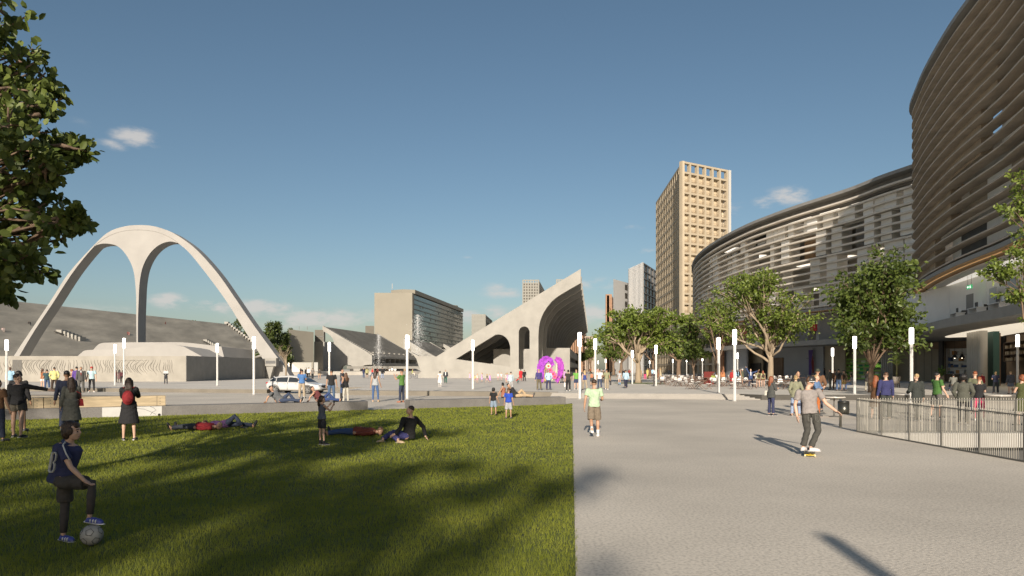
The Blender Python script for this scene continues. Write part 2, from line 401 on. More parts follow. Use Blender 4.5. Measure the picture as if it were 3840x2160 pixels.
loop = [(p.x, p.y) for p in outer] + [(p.x, p.y) for p in rin] + [(p.x, p.y) for p in rop[1:]] + [(p.x, p.y) for p in lop] + [(p.x, p.y) for p in lin[1:]]
def at_back(p):
    v = D(p[0], p[1], AD); return v + Vector((0, ADEP, 0))
arch = thing('arch', 'tall white concrete arch with a slender central stem, above the mural wall', 'arch', D(513, 1424, AD))
inv = -arch.location
m = MB(); m.prism([loop], lambda p: D(p[0], p[1], AD) + inv, lambda p: at_back(p) + inv); m.build('arch_shell', concrete_arch, arch)
m = MB(); seam = spline([(v[0], v[1], 0) for v in [(352, 923), (400, 889), (455, 868), (513, 862), (575, 867), (625, 884), (667, 909)]], 6)
m.tube([D(p.x, p.y, AD) + inv for p in seam], .055, 5); m.build('seam', M('seam shadow gap', (.25, .24, .22)), arch)

# ================================================================ mural building
mural = thing('mural_wall', 'long low concrete wall with wavy relief figures under the arch', 'wall', (-43, 90, PZ))
mw = M('mural concrete', (.295, .275, .235), .85, .14, .5, .15, detail=8, bscale=4)
mside = M('mural end concrete', (.27, .26, .235), .85, .10, .9, .2, detail=6, bscale=6)
m = MB(); m.box(-110, 0, -.05, 0, 14, 3.35); m.build('wall', mw, mural)
m = MB(); m.hexa([(-9, 14, -.05), (.0, 14, -.05), (.3, 27, -.05), (-9, 27, -.05)], [(-9, 14, 3.42), (0, 14, 3.42), (.3, 27, 3.42), (-9, 27, 3.42)])
m.hexa([(.3, 27.05, -.05), (1.6, 31, -.05), (-4, 31, -.05), (-9, 27.05, -.05)], [(.3, 27.05, 3.42), (1.6, 31, 3.42), (-4, 31, 3.42), (-9, 27.05, 3.42)])
m.box(.003, .02, -.05, .05, 14, 3.40)
m.build('end_wall', mside, mural)
relief_m = M('relief groove', (.15, .14, .12), .9, .2, 2)
m = MB(); rr = random.Random(5); x = -26.6
while x < -1.4:
    k = ((x + 26.6) % 12.6) / 12.6
    amp = .25 + .55 * abs(math.sin(k * math.pi)); ph = rr.uniform(-.3, .3) + k * 4
    top = 2.85 - (.35 if rr.random() < .3 else 0); bot = .95 + rr.uniform(-.1, .35); lean = .55 * math.sin(k * 5)
    pts = [Vector((x + amp * math.sin(ph + t * 4.2) * .55 + lean * t, -.01, bot + (top - bot) * t)) for t in [i / 9 for i in range(10)]]
    m.tube(pts, [(.012 + .022 * math.sin(math.pi * i / 9)) for i in range(10)], 5, cap=True)
    x += rr.uniform(.20, .46)
for c in (-19.5, -7.0):
    P_ = []
    for i in range(60):
        P_.append(Vector((c - 2.6 + i * .075, -.01, 2.75 + .09 * math.sin(i * .9) * (1 if (i // 7) % 2 else .35))))
    m.tube(P_, .018, 4)
m.build('relief', relief_m, mural)
m = MB(); dx0, dx1 = [(v - HX) / FPX * 90 + 43 for v in (47, 82)]; m.box(dx0, -.02, 0, dx1, -.003, 2.85); m.build('door', M('painted doorway shade', (.11, .105, .095)), mural)  # dark sheet: shade of the door recess put into the colour

# stage shells on the roof of that building
def shell(name, label, pts, d, dep):
    o = D(pts[0][0], pts[0][1], d); m = MB(); sp = spline([(a, b, 0) for a, b in pts[:-2]], 5); lp = [(p.x, p.y) for p in sp] + [pts[-2], pts[-1]]
    m.prism([lp], lambda p: D(p[0], p[1], d) - o, lambda p: D(p[0], p[1], d) - o + Vector((1.5, dep, -.3)))
    q = m.build(name, concrete_arch, None); q.location = o
    return tag(q, label, 'canopy')
shell('stage_canopy', 'lower curved white stage shell above the mural wall', [(288, 1338), (304, 1324), (320, 1314), (370, 1311), (450, 1310), (520, 1303), (580, 1294), (640, 1292), (690, 1300), (760, 1338), (288, 1342)], 101, 5)
shell('stage_canopy', 'upper flat white stage shell at the foot of the arch stem', [(350, 1312), (362, 1298), (380, 1287), (430, 1284.5), (600, 1283.5), (700, 1285), (830, 1300), (840, 1338), (350, 1340)], 113, 9)
# small lens shaped canopy and kiosk by the arch foot
m = MB(); c = D(988, 1336, 122); m.ell((0, 0, 0), (1.5, 2.2, .38), 16, 6, Matrix.Rotation(R(-14), 3, 'Y')); m.tube([(0, 0, -.2), (0, 0, -(c.z - PZ))], .12, 8)
o = m.build('small_canopy', concrete_grey, None, True); o.location = c; tag(o, 'small tilted lens shaped canopy by the right foot of the arch', 'canopy')
t = thing('kiosk', 'small white lookout cabin on a tapering stem beside the arch foot', 'kiosk', D(1008, 1420, 118))
m = MB(); zt = EYE + (HY - 1343) / FPX * 118 - t.location.z; m.hexa([(-.3, -.3, 0), (.3, -.3, 0), (.3, .3, 0), (-.3, .3, 0)], [(-.25, -.5, zt - 1.4), (1.0, -.5, zt - 1.4), (1.0, .5, zt - 1.4), (-.25, .5, zt - 1.4)]); m.build('stem', concrete_white, t)
m = MB(); m.box(-.4, -.7, zt - 1.4, 1.5, .9, zt); m.build('cabin', concrete_white, t)
m = MB(); m.box(-.3, -.72, zt - .95, 1.4, -.703, zt - .45); m.build('window', steel_dark, t)

# ================================================================ stands
seat_m = M('seating concrete', (.36, .335, .29), .9, .20, .25, .3, detail=10, bscale=1.2)
seatL_m = M('weathered seating concrete', (.50, .465, .40), .9, .24, .22, .3, detail=10, stretch=(1.6, .5, 1.6), bscale=1.5)
st = thing('grandstand', 'huge weathered grey seating slope behind the arch', 'grandstand', (-98, 150, PZ))
T = lambda y: -112 + .2 * (y - 150) + 98
m = MB(); n = 30; slope = (17.1 - .3) / 22.7
for y0, y1 in ((60 - 150, 229 - 150),):
    rows = 44
    for k in range(rows):   # stepped rows
        z0, z1 = 16.8 * k / rows, 16.8 * (k + 1) / rows
        f = lambda y, z: T(y + 150) + 22.7 * (1 - z / 16.8)
        m.add([(f(y0, z0), y0, z0), (f(y1, z0), y1, z0), (f(y1, z0), y1, z1), (f(y0, z0), y0, z1), (f(y1, z1), y1, z1), (f(y0, z1), y0, z1)], [(0, 1, 2, 3), (3, 2, 4, 5)])
    m.add([(T(60), -90, 16.8), (T(229), 79, 16.8), (T(229) - 1, 79, 16.8), (T(60) - 1, -90, 16.8), (T(60) - 1, -90, 0), (T(229) - 1, 79, 0), (T(229), 79, 0), (T(229) + 22.7, 79, 0)],
          [(0, 1, 2, 3), (3, 2, 5, 4), (2, 1, 6, 5), (1, 7, 6)])
m.build('seating', seatL_m, st)
m = MB(); yb = 79.02
for k in range(28):
    z0, z1 = 16.9 * k / 28, 16.9 * (k + 1) / 28; f = lambda z: T(229) + 22.7 * (1 - z / 16.8)
    m.box(f(z1) - .2, yb, 0, f(z0) + .3, yb + 1.2, z1 + .7)
m.build('end_stair', concrete_white, st)
def ray_slope(px, py):
    "where the sight line through px, py meets the left seating slope"
    dx, dz = (px - HX) / FPX, (HY - py) / FPX
    # X = -112 + .2 (y-150) + 22.7 (1 - (z-PZ)/16.8) ; X = dx*y ; z = EYE + dz*y
    k = 22.7 / 16.8
    y = (-112 - 30 + 22.7 - k * (EYE - PZ)) / (dx - .2 + k * dz)
    return Vector((dx * y, y, EYE + dz * y))
for (xa, ya, xb, yb_) in ((216, 1247, 300, 1278), (766, 1281, 812, 1305)):
    a = ray_slope(xa, ya) - st.location; b = ray_slope(xb, yb_) - st.location
    m = MB(); k = 6
    for i in range(k):
        p = a.lerp(b, (i + .5) / k); hgt = (a.z - b.z) / k
        m.box(p.x - (0 if i else .3) - .2, p.y - .5, p.z - hgt * 1.3 - .2, p.x + .75, p.y + 1.6, p.z + hgt * .6 + .6)
    m.build('stair', concrete_white, st)
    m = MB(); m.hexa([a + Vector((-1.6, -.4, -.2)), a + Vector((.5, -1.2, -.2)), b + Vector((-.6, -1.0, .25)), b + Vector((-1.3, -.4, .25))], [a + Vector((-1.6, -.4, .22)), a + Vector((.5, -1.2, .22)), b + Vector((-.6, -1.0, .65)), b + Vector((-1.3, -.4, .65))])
    m.build('opening', M('painted stair shade', (.05, .048, .042)), st)  # dark block in place of the opening, its shade put into the colour

# ---------------------------------------------------------------- the ribbed grandstand on the right of centre
Z4 = lambda x, y: (1560 + x / 3.2194, 980 + y / 3.2194)
gd = 128.0; gdir = Vector((.119, 1, 0))
out = [(1567, 1424), (1568, 1403), (1579, 1393), (1560, 1343), (1543, 1322), (1570, 1335), (1636, 1337), (2178, 1008), (2178, 1061)]
cur = [(p.x, p.y) for p in spline([(*Z4(*v), 0) for v in [(1990, 262), (1850, 340), (1690, 440), (1600, 530), (1530, 640), (1490, 760), (1478, 900), (1478, 1000)]], 4)]
out = out[:-1] + cur + [(2019, 1424)]
h1 = [Z4(480, 1180), Z4(960, 885)] + [(p.x, p.y) for p in spline([(*Z4(*v), 0) for v in [(1000, 882), (1045, 893), (1090, 925), (1120, 970), (1137, 1030)]], 4)] + [Z4(1137, 1272)]
h2 = [Z4(1240, 1300), Z4(1240, 850)] + [(p.x, p.y) for p in spline([(*Z4(*v), 0) for v in [(1242, 840), (1258, 808), (1285, 790), (1307, 786), (1330, 790), (1355, 808), (1370, 840)]], 3)] + [Z4(1372, 850), Z4(1372, 1300)]
gs = thing('grandstand', 'white concrete grandstand with rows of curved ribs under a rising cantilever', 'grandstand', D(1920, 1417, gd))
gi = -gs.location
def rib(off, th, loops):
    m = MB(); o = gdir * off + gi
    m.prism(loops, lambda p: D(p[0], p[1], gd) + o, lambda p: D(p[0], p[1], gd) + o + gdir * th); return m
rib(0, 1.3, [out, h1, h2]).build('front_wall', concrete_white, gs)
o2 = [(1640, 1424), (1640, 1340)] + out[7:]
for k in range(1, 17):
    rib(k * 10.6, .9, [o2, h1, h2]).build('rib', concrete_white, gs)
# seating slab carried by the ribs
m = MB(); a, b = D(1640, 1341, gd) + gi, D(2176, 1015, gd) + gi
for k in range(17):
    o0 = gdir * (1.31 + (10.6 * k if k == 0 else 10.6 * k - .4)); o1 = gdir * (10.6 * (k + 1) - .02)
    o0 = gdir * (10.6 * k + (1.31 if k == 0 else .91))
    dn = Vector((0, 0, -.8))
    m.hexa([a + o0 + dn, b + o0 + dn, b + o1 + dn, a + o1 + dn], [a + o0, b + o0, b + o1, a + o1])
m.build('seating', concrete_grey, gs)
m = MB()
def slab_block(px0, px1, ztop, d0, d1, z0=0.0):
    x0, x1 = (px0 - HX) / FPX * d0, (px1 - HX) / FPX * d0; e = gdir * (d1 - d0)
    q = [Vector((x0, d0, z0 + PZ)), Vector((x1, d0, z0 + PZ)), Vector((x1, d0, z0 + PZ)) + e, Vector((x0, d0, z0 + PZ)) + e]
    m.hexa([p + gi for p in q], [p + gi + Vector((0, 0, ztop - PZ - z0)) for p in q])
slab_block(1850, 2012, 6.0, 137.5, 170); m.build('concourse_block', concrete_white, gs)
m = MB(); slab_block(2046, 2137, 6.6, 150, 152)
for z0, z1 in ((.0, 1.0), (2.1, 3.3), (4.5, 6.3)): slab_block(2046, 2137, PZ + z1, 152.02, 290, z0)
m.build('lower_floors', concrete_white, gs)
m = MB(); slab_block(2050, 2126, 6.2, 153, 288); m.build('shaded_core', M('painted stand shade', (.05, .046, .04)), gs)  # near black block: shade between the floors put into its colour

# ---------------------------------------------------------------- further stands, seen over the plaza
Z5 = lambda x, y: (1050 + x / 3.529, 1030 + y / 3.529)
plat_m = concrete_white
def small_stand(label, d, e, outl, holes, s0, s1, band, nb):
    t = thing('grandstand', label, 'grandstand', D(outl[0][0], 1392, d)); i = -t.location
    E = Vector(e)
    for o, nm in ((Vector((0, 0, 0)), 'side_wall'), (E, 'far_wall')):
        m = MB(); m.prism([outl] + (holes if nm == 'side_wall' else []), lambda p: D(p[0], p[1], d) + i + o, lambda p: D(p[0], p[1], d) + i + o + E.normalized() * 1.4); m.build(nm, concrete_white, t)
    a, b = D(*s0, d) + i, D(*s1, d) + i; f0 = E.normalized() * 1.42; f1 = E - E.normalized() * .02
    m = MB(); rows = 24
    for k in range(rows):
        p0, p1 = a.lerp(b, k / rows), a.lerp(b, (k + 1) / rows); dn = Vector((0, 0, -.9))
        q = [p0, Vector((p1.x, p1.y, p0.z))]
        m.hexa([q[0] + f0 + dn, q[1] + f0 + dn, q[1] + f1 + dn, q[0] + f1 + dn], [q[0] + f0, q[1] + f0, q[1] + f1, q[0] + f1])
    m.build('seating', seat_m, t)
    if band:
        for (x, ya, yb, dep) in band:
            p0, p1 = D(x, ya, d) + i, D(x, yb, d) + i; m = MB()
            m.hexa([p1 + f0 + Vector((-dep, 0, 0)), p1 + f0, p1 + f1, p1 + f1 + Vector((-dep, 0, 0))], [p0 + f0 + Vector((-dep, 0, 0)), p0 + f0, p0 + f1, p0 + f1 + Vector((-dep, 0, 0))]); m.build('floor_slab', concrete_grey, t)
        m = MB(); x = band[0][0]; p0, p1 = D(x, 1316, d) + i, D(x, 1392, d) + i; v = Vector((-4, 0, 0))
        m.hexa([p1 + f0 + v * 2, p1 + f0 + v, p1 + f1 + v, p1 + f1 + v * 2], [p0 + f0 + v * 2, p0 + f0 + v, p0 + f1 + v, p0 + f1 + v * 2]); m.build('shaded_rooms', M('painted stand shade', ()), t)  # dark colour stands for the shade behind the balcony floors
        for k in range(nb):
            q = p0.lerp(p0, 0) + f0 + (f1 - f0) * ((k + .5) / nb) + Vector((-2.6, 0, 0)); m = MB(); m.box(q.x, q.y - .5, p1.z, q.x + 1.8, q.y + .5, q.z - .2); m.build('fin_column', concrete_grey, t)
    return t
o5 = [Z5(*v) for v in [(562, 675), (1115, 1000), (1218, 1068), (1218, 1190)]] + [Z5(*v) for v in [(1120, 1197), (1085, 1212), (1068, 1240), (1055, 1275), (975, 1275), (968, 1230), (950, 1207), (925, 1198), (845, 1198), (820, 1212), (808, 1240), (800, 1275), (535, 1275), (552, 1220), (562, 1140)]]
w5 = [[Z5(*v) for v in [(576, 752), (620, 772), (670, 810), (700, 850), (712, 885), (706, 925), (690, 890), (576, 888)]]]
small_stand('white grandstand with pointed tip and dark balcony floors left of the lamp, beyond the plaza', 226, (8.0, 50, 0), o5, w5, Z5(562, 690), Z5(1218, 1063), [(1396, 1336, 1342.5, 7), (1396, 1360, 1367, 7), (1402, 1367, 1371, 9)], 9)
o6 = [Z5(*v) for v in [(1635, 840), (2040, 1078), (2060, 1090), (2060, 1275), (1635, 1275)]]
w6 = [[Z5(*v) for v in [(1690, 930), (1725, 945), (1740, 985), (1725, 1025), (1712, 1000), (1690, 985)]]]
small_stand('smaller white grandstand behind, between the office slab and the ribbed grandstand', 300, (6.5, 42, 0), o6, w6, Z5(1635, 855), Z5(2040, 1082), None, 0)
o7 = [Z5(*v) for v in [(2148, 905), (2290, 985), (2290, 1275), (2148, 1275)]]
small_stand('farthest small white grandstand, just its tip above the ribbed grandstand', 390, (6, 30, 0), o7, [[Z5(2160, 955), Z5(2200, 990), Z5(2160, 990)]], Z5(2148, 915), Z5(2290, 990), None, 0)
# raised platform and ledges in front of the far stands
m = MB(); p = [(-100, 168), (-63, 168), (-33, 205), (-24, 230), (-24, 330), (-100, 330)]
m.prism([p], lambda q: (q[0], q[1], 1.3), lambda q: (q[0], q[1], .25)); tag(m.build('platform', plaza_m), kind='structure')
m = MB(); p = [(-52, 215), (-40, 222), (-26.5, 226), (-26.5, 231), (-40, 232)]; m.prism([p], lambda q: (q[0], q[1], 2.9), lambda q: (q[0], q[1], 2.1)); tag(m.build('balcony_slab', concrete_grey), 'thin grey balcony slab jutting out left of the ribbed grandstand', 'slab')
# ================================================================ background buildings
beige = M('beige render', (.245, .225, .18), .85, .06, .15, .05); beige_dk = M('dark beige render', (.13, .118, .095), .85, .08, .3)
glass_dk = M('office glass', (.05, .058, .052), .18, .5, .12, metal=0, spec=.7, detail=8, stretch=(1, 1, 3))
def prism_block(name, mat, parent, pts, z0, z1):
    m = MB(); m.prism([[(p.x, p.y) for p in pts]], lambda q: (q[0], q[1], z1), lambda q: (q[0], q[1], z0)); return m.build(name, mat, parent)
def Q(px, d): return Vector(((px - HX) / FPX * d, d, 0))
def Zt(py, d): return EYE + (HY - py) / FPX * d
# blank hall with lit ground floor opening
t = thing('hall', 'blank beige hall with bright open ground floor, left of the pointed grandstand', 'building', (0, 0, 0))
a, b = Q(1082, 190), Q(1176, 197); e = b.normalized() * 24
m = MB(); z0, z1 = Zt(1357, 190), Zt(1235, 190)
m.hexa([Vector((p.x, p.y, z0)) for p in (a, b, b + e, a + e)], [Vector((p.x, p.y, z)) for p, z in zip((a, b, b + e, a + e), (z1, z1 - .4, z1 - .4, z1))]); m.build('upper_wall', beige, t)
for x in (1085, 1168):
    q = Q(x, 190.5 if x < 1100 else 196); m = MB(); m.box(q.x, q.y, .3, q.x + .55, q.y + .6, z0 - .003); m.build('column', beige, t)
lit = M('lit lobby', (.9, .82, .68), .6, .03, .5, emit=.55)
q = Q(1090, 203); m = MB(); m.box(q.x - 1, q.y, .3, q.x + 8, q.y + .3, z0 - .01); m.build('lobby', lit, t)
t2 = thing('stair_tower', 'darker beige block wedged between hall and pointed grandstand', 'building')
a, b = Q(1178, 205), Q(1212, 205); e = b.normalized() * 14
prism_block('lower_wall', beige, t2, [a, b, b + e, a + e], .3, Zt(1281, 205)); a2 = a + Vector((.2, .02, 0)); prism_block('upper_wall', beige_dk, t2, [a2, b, b + e, a2 + e], Zt(1281, 205) + .003, Zt(1237, 205))
m = MB(); c = D(1192, 1262, 204.95); m.box(c.x - .8, c.y - .1, c.z - .08, c.x + 1.5, c.y - .01, c.z + .08); m.build('bracket', steel_dark, t2)
for x in (1121.5, 1152): m = MB(); q = D(x, 1237, 197); m.bar(q, q + Vector((0, 0, 1.0)), .12); tag(m.build('antenna', steel_dark), 'thin mast on the roof of the blank beige hall, %s one' % ('left' if x < 1130 else 'right'), 'antenna')
# big office slab
t = thing('office_building', 'large beige office slab with blank end and long glazed side', 'building')
d0, d1 = 330, 441; a, b = Q(1404, 330), Q(1546, 330); c = Q(1737, d1); z1 = Zt(1098, 330); back = Vector((a.x + (c.x - b.x), d1, 0))
prism_block('end_wall', beige, t, [a, b, b + Vector((.5, 3, 0)), a + Vector((.5, 3, 0))], .3, z1)
f = (c - b); prism_block('core', glass_dk, t, [a + Vector((2, 3.02, 0)), b + Vector((-.5, 3.02, 0)), c + Vector((-.6, 0, 0)), back], .3, z1 - 1)
glz = M('reflective curtain glass', (.055, .068, .066), .12, .35, .10, spec=.9, detail=10, stretch=(1, 1, 2.2))
u = f.normalized(); nr = Vector((u.y, -u.x, 0)); L = f.length
m = MB(); q = [b + u * 3.1 - nr * .48, b + u * 3.1 - nr * .25, c - nr * .25, c - nr * .48]; m.hexa([Vector((p.x, p.y, .5)) for p in q], [Vector((p.x, p.y, z1 - .6)) for p in q]); m.build('glazing', glz, t)
sp = M('spandrel metal', (.115, .115, .095), .5, .35, .3)
for k in range(15):
    z = 2.4 + k * (z1 - 3) / 15; m = MB(); q = [b + u * 3.1 - nr * .3, b + u * 3.1 - nr * .0, c - nr * .0, c - nr * .3]; m.hexa([Vector((p.x, p.y, z)) for p in q], [Vector((p.x, p.y, z + .45)) for p in q]); m.build('spandrel', sp, t)
rr = random.Random(4); m = MB()
for k in range(15):     # half drawn blinds and tilted panes toward the far end
    z = 2.85 + k * (z1 - 3) / 15
    for j in range(44):
        s = 3.5 + (L - 4) * (j + rr.uniform(-.2, .2)) / 44
        if rr.random() < .12 + .55 * (j > 26):
            h = rr.uniform(.4, 1.7); q = [b + u * s - nr * .24, b + u * (s + 1.7) - nr * .24, b + u * (s + 1.7) - nr * .2, b + u * s - nr * .2]
            m.hexa([Vector((p.x, p.y, z + 2.1 - h)) for p in q], [Vector((p.x, p.y, z + 2.1)) for p in q])
m.build('blinds', M('window blinds', (.24, .225, .17), .6, .3, .4), t)['kind'] = 'stuff'
q = [b + u * 1.0, c + u * .5, c + u * .5 - nr * 14, b + u * 1.0 - nr * 14]; prism_block('roof_cap', beige, t, [b + Vector((-5, 2, 0)), b + u * 4 + nr * .2, c + nr * .2, c - nr * 5, a + Vector((7, 6, 0))], z1 + .003, Zt(1083, 330))
m = MB(); q = b + u * (L * .86) - nr * 7; m.lathe([(7, z1), (7, Zt(1143, 420))], (q.x, q.y, 0), 24); m.build('roof_drum', beige, t)
m = MB(); q = D(1471, 1084, 334); m.bar(q, q + Vector((0, 0, 2.6)), .3); tag(m.build('antenna', steel_dark), 'thin mast on the roof of the large office slab', 'antenna')
t = thing('annex_building', 'small dark box peeking out left of the large office slab', 'building'); prism_block('wall', beige_dk, t, [Q(1370, 340), Q(1403, 340), Q(1403, 360), Q(1370, 360)], .3, Zt(1222, 340))
# pale grid towers: lattice of bars over dark glass
def lattice(parent, o, u, W, z0, z1, nx, nz, bw, bh, depth, mat, pane=None, open_top=0, individual=0):
    "frame of a facade: o = left bottom, u = direction; bars stand proud of the panes"
    n = Vector((u.y, -u.x, 0)); m = MB()
    def bx(s0, s1, za, zb, t0, t1):
        q = [o + u * s0 + n * t1, o + u * s1 + n * t1, o + u * s1 + n * t0, o + u * s0 + n * t0]
        m.hexa([Vector((p.x, p.y, za)) for p in q], [Vector((p.x, p.y, zb)) for p in q])
    for k in range(nx + 1):
        s = W * k / nx; bx(s - bw / 2, s + bw / 2, z0, z1, -depth, 0)
    for k in range(nz + 1):
        z = z0 + (z1 - z0) * k / nz; bx(-bw / 2 + .01, W + bw / 2 - .01, z - bh / 2, z + bh / 2, -depth + .03, -.03)
    return m.build('facade_frame', mat, parent)
pale = M('pale concrete frame', (.25, .243, .213), .8, .05, .5); dkg = M('dark window glass', (.055, .05, .042), .2, .5, .6, spec=.6)
def grid_tower(label, px0, px1, px2, d, dr, ytop, nx, nz, ns, side=True, openrow=1):
    t = thing('tower', label, 'building'); a, b, c = Q(px0, d), Q(px1, d), Q(px2, dr); z1 = Zt(ytop, d); u = (b - a).normalized(); u2 = (c - b).normalized(); fl = (z1 - .3) / nz
    i = .8; ztop = z1 - fl * openrow
    prism_block('core', dkg, t, [a + Vector((.1, i, 0)), b + Vector((-i, i, 0)), c + Vector((-i, -.1, 0)), c - (b - a) + Vector((0, 0, 0))], .3, ztop)
    lattice(t, a, u, (b - a).length, .3, z1, nx, nz, .9, .9, .7, pale)
    lattice(t, b, u2, (c - b).length, .3, z1, ns, nz, 1.5, .9, .7, pale)
    return t
grid_tower('pale square tower with dark window grid, rising over the left slope of the ribbed grandstand', 1771, 1819, 1846, 460, 520, 1181, 9, 13, 4, openrow=0)
grid_tower('tall pale tower with open crown frame behind the ribbed grandstand', 1961, 2020, 2042, 520, 590, 1051, 6, 32, 8)
grid_tower('pale tower top barely showing over the tip of the ribbed grandstand', 2087, 2117, 2135, 620, 680, 1049, 5, 36, 6)
# white ribbed office beside the brick tower
t = thing('office_building', 'white ribbed mid-rise office left of the beige tower', 'building'); wht = M('white ribbed cladding', (.42, .415, .40), .6, .04, 1, stretch=(6, 6, .2))
a, b, c = Q(2356, 340), Q(2412, 318), Q(2460, 345); z1 = Zt(985, 318)
prism_block('white_wing', wht, t, [a, b, b + Vector((6, 20, 0)), a + Vector((6, 20, 0))], .3, z1)
p0 = b + Vector((.02, .1, 0)); prism_block('core', dkg, t, [p0 + Vector((.05, .8, 0)), c + Vector((0, .8, 0)), c + Vector((0, 20, 0)), b + Vector((6.1, 20, 0))], .3, z1 - .5)
u = (c - p0); lattice(t, p0 + Vector((.3, .1, 0)), u.normalized(), u.length, .3, z1 - .2, 4, 15, .35, .5, .6, M('dark bronze frame', (.12, .11, .10), .5))
for k in range(12): m = MB(); q = a.lerp(b, (k + .5) / 12); m.box(q.x - .15, q.y - .8, .3, q.x + .15, q.y - .02, z1 + .3); m.build('rib', wht, t)
t = thing('office_building', 'lower white office step in front of the white ribbed mid-rise', 'building'); a, b = Q(2300, 330), Q(2354, 345); z1 = Zt(1046, 330)
prism_block('white_wing', wht, t, [a, b, b + Vector((6, 20, 0)), a + Vector((6, 20, 0))], .3, z1)
m = MB(); 
for k in range(9): z = 8 + k * 4.2; q0, q1 = a.lerp(b, .8), a.lerp(b, .97); m.hexa([Vector((q0.x, q0.y - .1, z)), Vector((q1.x, q1.y - .1, z)), Vector((q1.x, q1.y + .1, z)), Vector((q0.x, q0.y + .1, z))], [Vector((q0.x, q0.y - .1, z + 2.8)), Vector((q1.x, q1.y - .1, z + 2.8)), Vector((q1.x, q1.y + .1, z + 2.8)), Vector((q0.x, q0.y + .1, z + 2.8))])
m.build('window_strip', dkg, t)
brick = M('terracotta brick', (.30, .175, .105), .85, .12, .5); 
for lb, x0, x1, x2, d, dr, yt, nx, nz in (('distant terracotta block between plaza trees and white offices', 2276, 2290, 2304, 400, 430, 1108, 3, 20), ('distant terracotta block seen under the cantilever of the ribbed grandstand', 2135, 2180, 2199, 390, 440, 1228, 6, 9), ('distant pale scaffold-like block at the end of the street', 2198, 2222, 2236, 420, 440, 1265, 4, 9)):
    t = thing('apartment_block', lb, 'building'); a, b, c = Q(x0, d), Q(x1, d), Q(x2, dr); z1 = Zt(yt, d); mt = brick if 'terra' in lb else M('weathered pink concrete', (.36, .29, .23))
    prism_block('core', dkg, t, [a + Vector((.1, .9, 0)), b + Vector((-.5, .9, 0)), c, c - (b - a)], .3, z1 - .4)
    lattice(t, a, (b - a).normalized(), (b - a).length, .3, z1, nx, nz, 1.5, 1.4, .8, mt); lattice(t, b, (c - b).normalized(), (c - b).length, .3, z1, nx, nz, 1.5, 1.4, .8, mt)
# ---------------------------------------------------------------- the beige lattice tower
t = thing('tower', 'tall beige lattice residential tower with open roof frame, right of centre', 'building')
tb = M('tower precast beige', (.37, .31, .22), .75, .07, .35, detail=6); twp = M('white tower fin', (.45, .44, .41), .6, .04)
d = 222.0; b0 = Q(2560, d); l0 = Q(2460, 277); r0 = Q(2728, 232); z1 = Zt(607, d); nz = 21; fl = z1 / nz
uf = (r0 - b0).normalized(); Wf = (r0 - b0).length; ul = (b0 - l0).normalized(); Wl = (b0 - l0).length
inn = 1.5; nf = Vector((uf.y, -uf.x, 0)); nl = Vector((ul.y, -ul.x, 0))
core_m = M('tower recess plaster', (.47, .385, .265), .8, .1, .4)
prism_block('core', core_m, t, [b0 - nf * inn - nl * .75 + uf * .1, r0 - nf * inn - uf * .1, r0 - nf * 14, l0 - nl * .75 + Vector((6, 0, 0)), l0 - nl * .75 + ul * .5], .3, z1 - fl)
lattice(t, b0, uf, Wf, .3, z1, 6, nz, .68, .62, 1.2, tb)
lattice(t, l0, ul, Wl - .5, .3, z1, 15, nz, .75, .75, .62, tb)
# rear frames of the open crown
m = MB(); q = r0 + uf * .75; 
m.hexa([Vector((p.x, p.y, .3)) for p in (q, q + uf * 1.0, q + uf * 1.0 - nf * 2, q - nf * 2)], [Vector((p.x, p.y, z1 + .4)) for p in (q, q + uf * 1.0, q + uf * 1.0 - nf * 2, q - nf * 2)]); m.build('white_fin', twp, t)
win_fr = M('window frame cream', (.52, .44, .31), .6); curt = M('curtain cloth', (.60, .50, .36), .9, .15, 1.5, stretch=(6, 6, .3)); pane = M('tower pane', (.17, .16, .135), .15, .4, .4, spec=.7); rail_m = M('tower railing', (.30, .23, .15), .5)
rr = random.Random(8)
wmesh = {}
def window_variant(v):
    if v in wmesh: return wmesh[v]
    w_, h_ = Wf / 6 - .9, fl - .8; m = MB()
    m.cur = 0; m.box(-w_ / 2 + .2, -.02, 0, w_ / 2 - .2, .0, h_ - .25)
    m.cur = 1
    for x in (-w_ / 2 + .2, -w_ / 6, w_ / 6, w_ / 2 - .28): m.box(x, -.1, 0, x + .09, -.021, h_ - .25)
    m.box(-w_ / 2 + .2, -.11, h_ - .33, w_ / 2 - .2, -.022, h_ - .22)
    m.cur = 2
    for x in ([-w_ / 2 + .3, w_ / 6 + .1], [-w_ / 6 + .1], [-w_ / 2 + .3], [w_ / 6 + .1, -w_ / 6 + .1])[v]: m.box(x, -.05, .05, x + w_ / 3 - .2, -.03, h_ - .35)
    m.cur = 3; m.box(-w_ / 2, -1.05, .9, w_ / 2, -1.0, .98)
    for k in range(11): x = -w_ / 2 + w_ * k / 10; m.box(x - .02, -1.04, .02, x + .02, -1.01, .9)
    wmesh[v] = m.mesh('window')
    for q in (pane, win_fr, curt, rail_m): wmesh[v].materials.append(q)
    return wmesh[v]
ang = math.atan2(uf.y, uf.x)
for k in range(3, nz - 1):
    for j in range(6):
        if k < 5: continue
        o = link('window', window_variant(rr.randrange(4)), None, t); p = b0 + uf * (Wf * (j + .5) / 6) - nf * (inn - .03)
        o.location = (p.x, p.y, .3 + (z1 - .3) * k / nz + .38); o.rotation_euler = (0, 0, ang)
m = MB()
for k in range(0, nz - 1):
    for j in range(15):
        p = l0 + ul * (Wl * (j + .5) / 15) - nl * .72; q = [p - ul * 1.0, p + ul * 1.0, p + ul * 1.0 + nl * .05, p - ul * 1.0 + nl * .05]; z = .3 + (z1 - .3) * k / nz + .5
        m.hexa([Vector((v.x, v.y, z)) for v in q], [Vector((v.x, v.y, z + fl - 1.2)) for v in q])
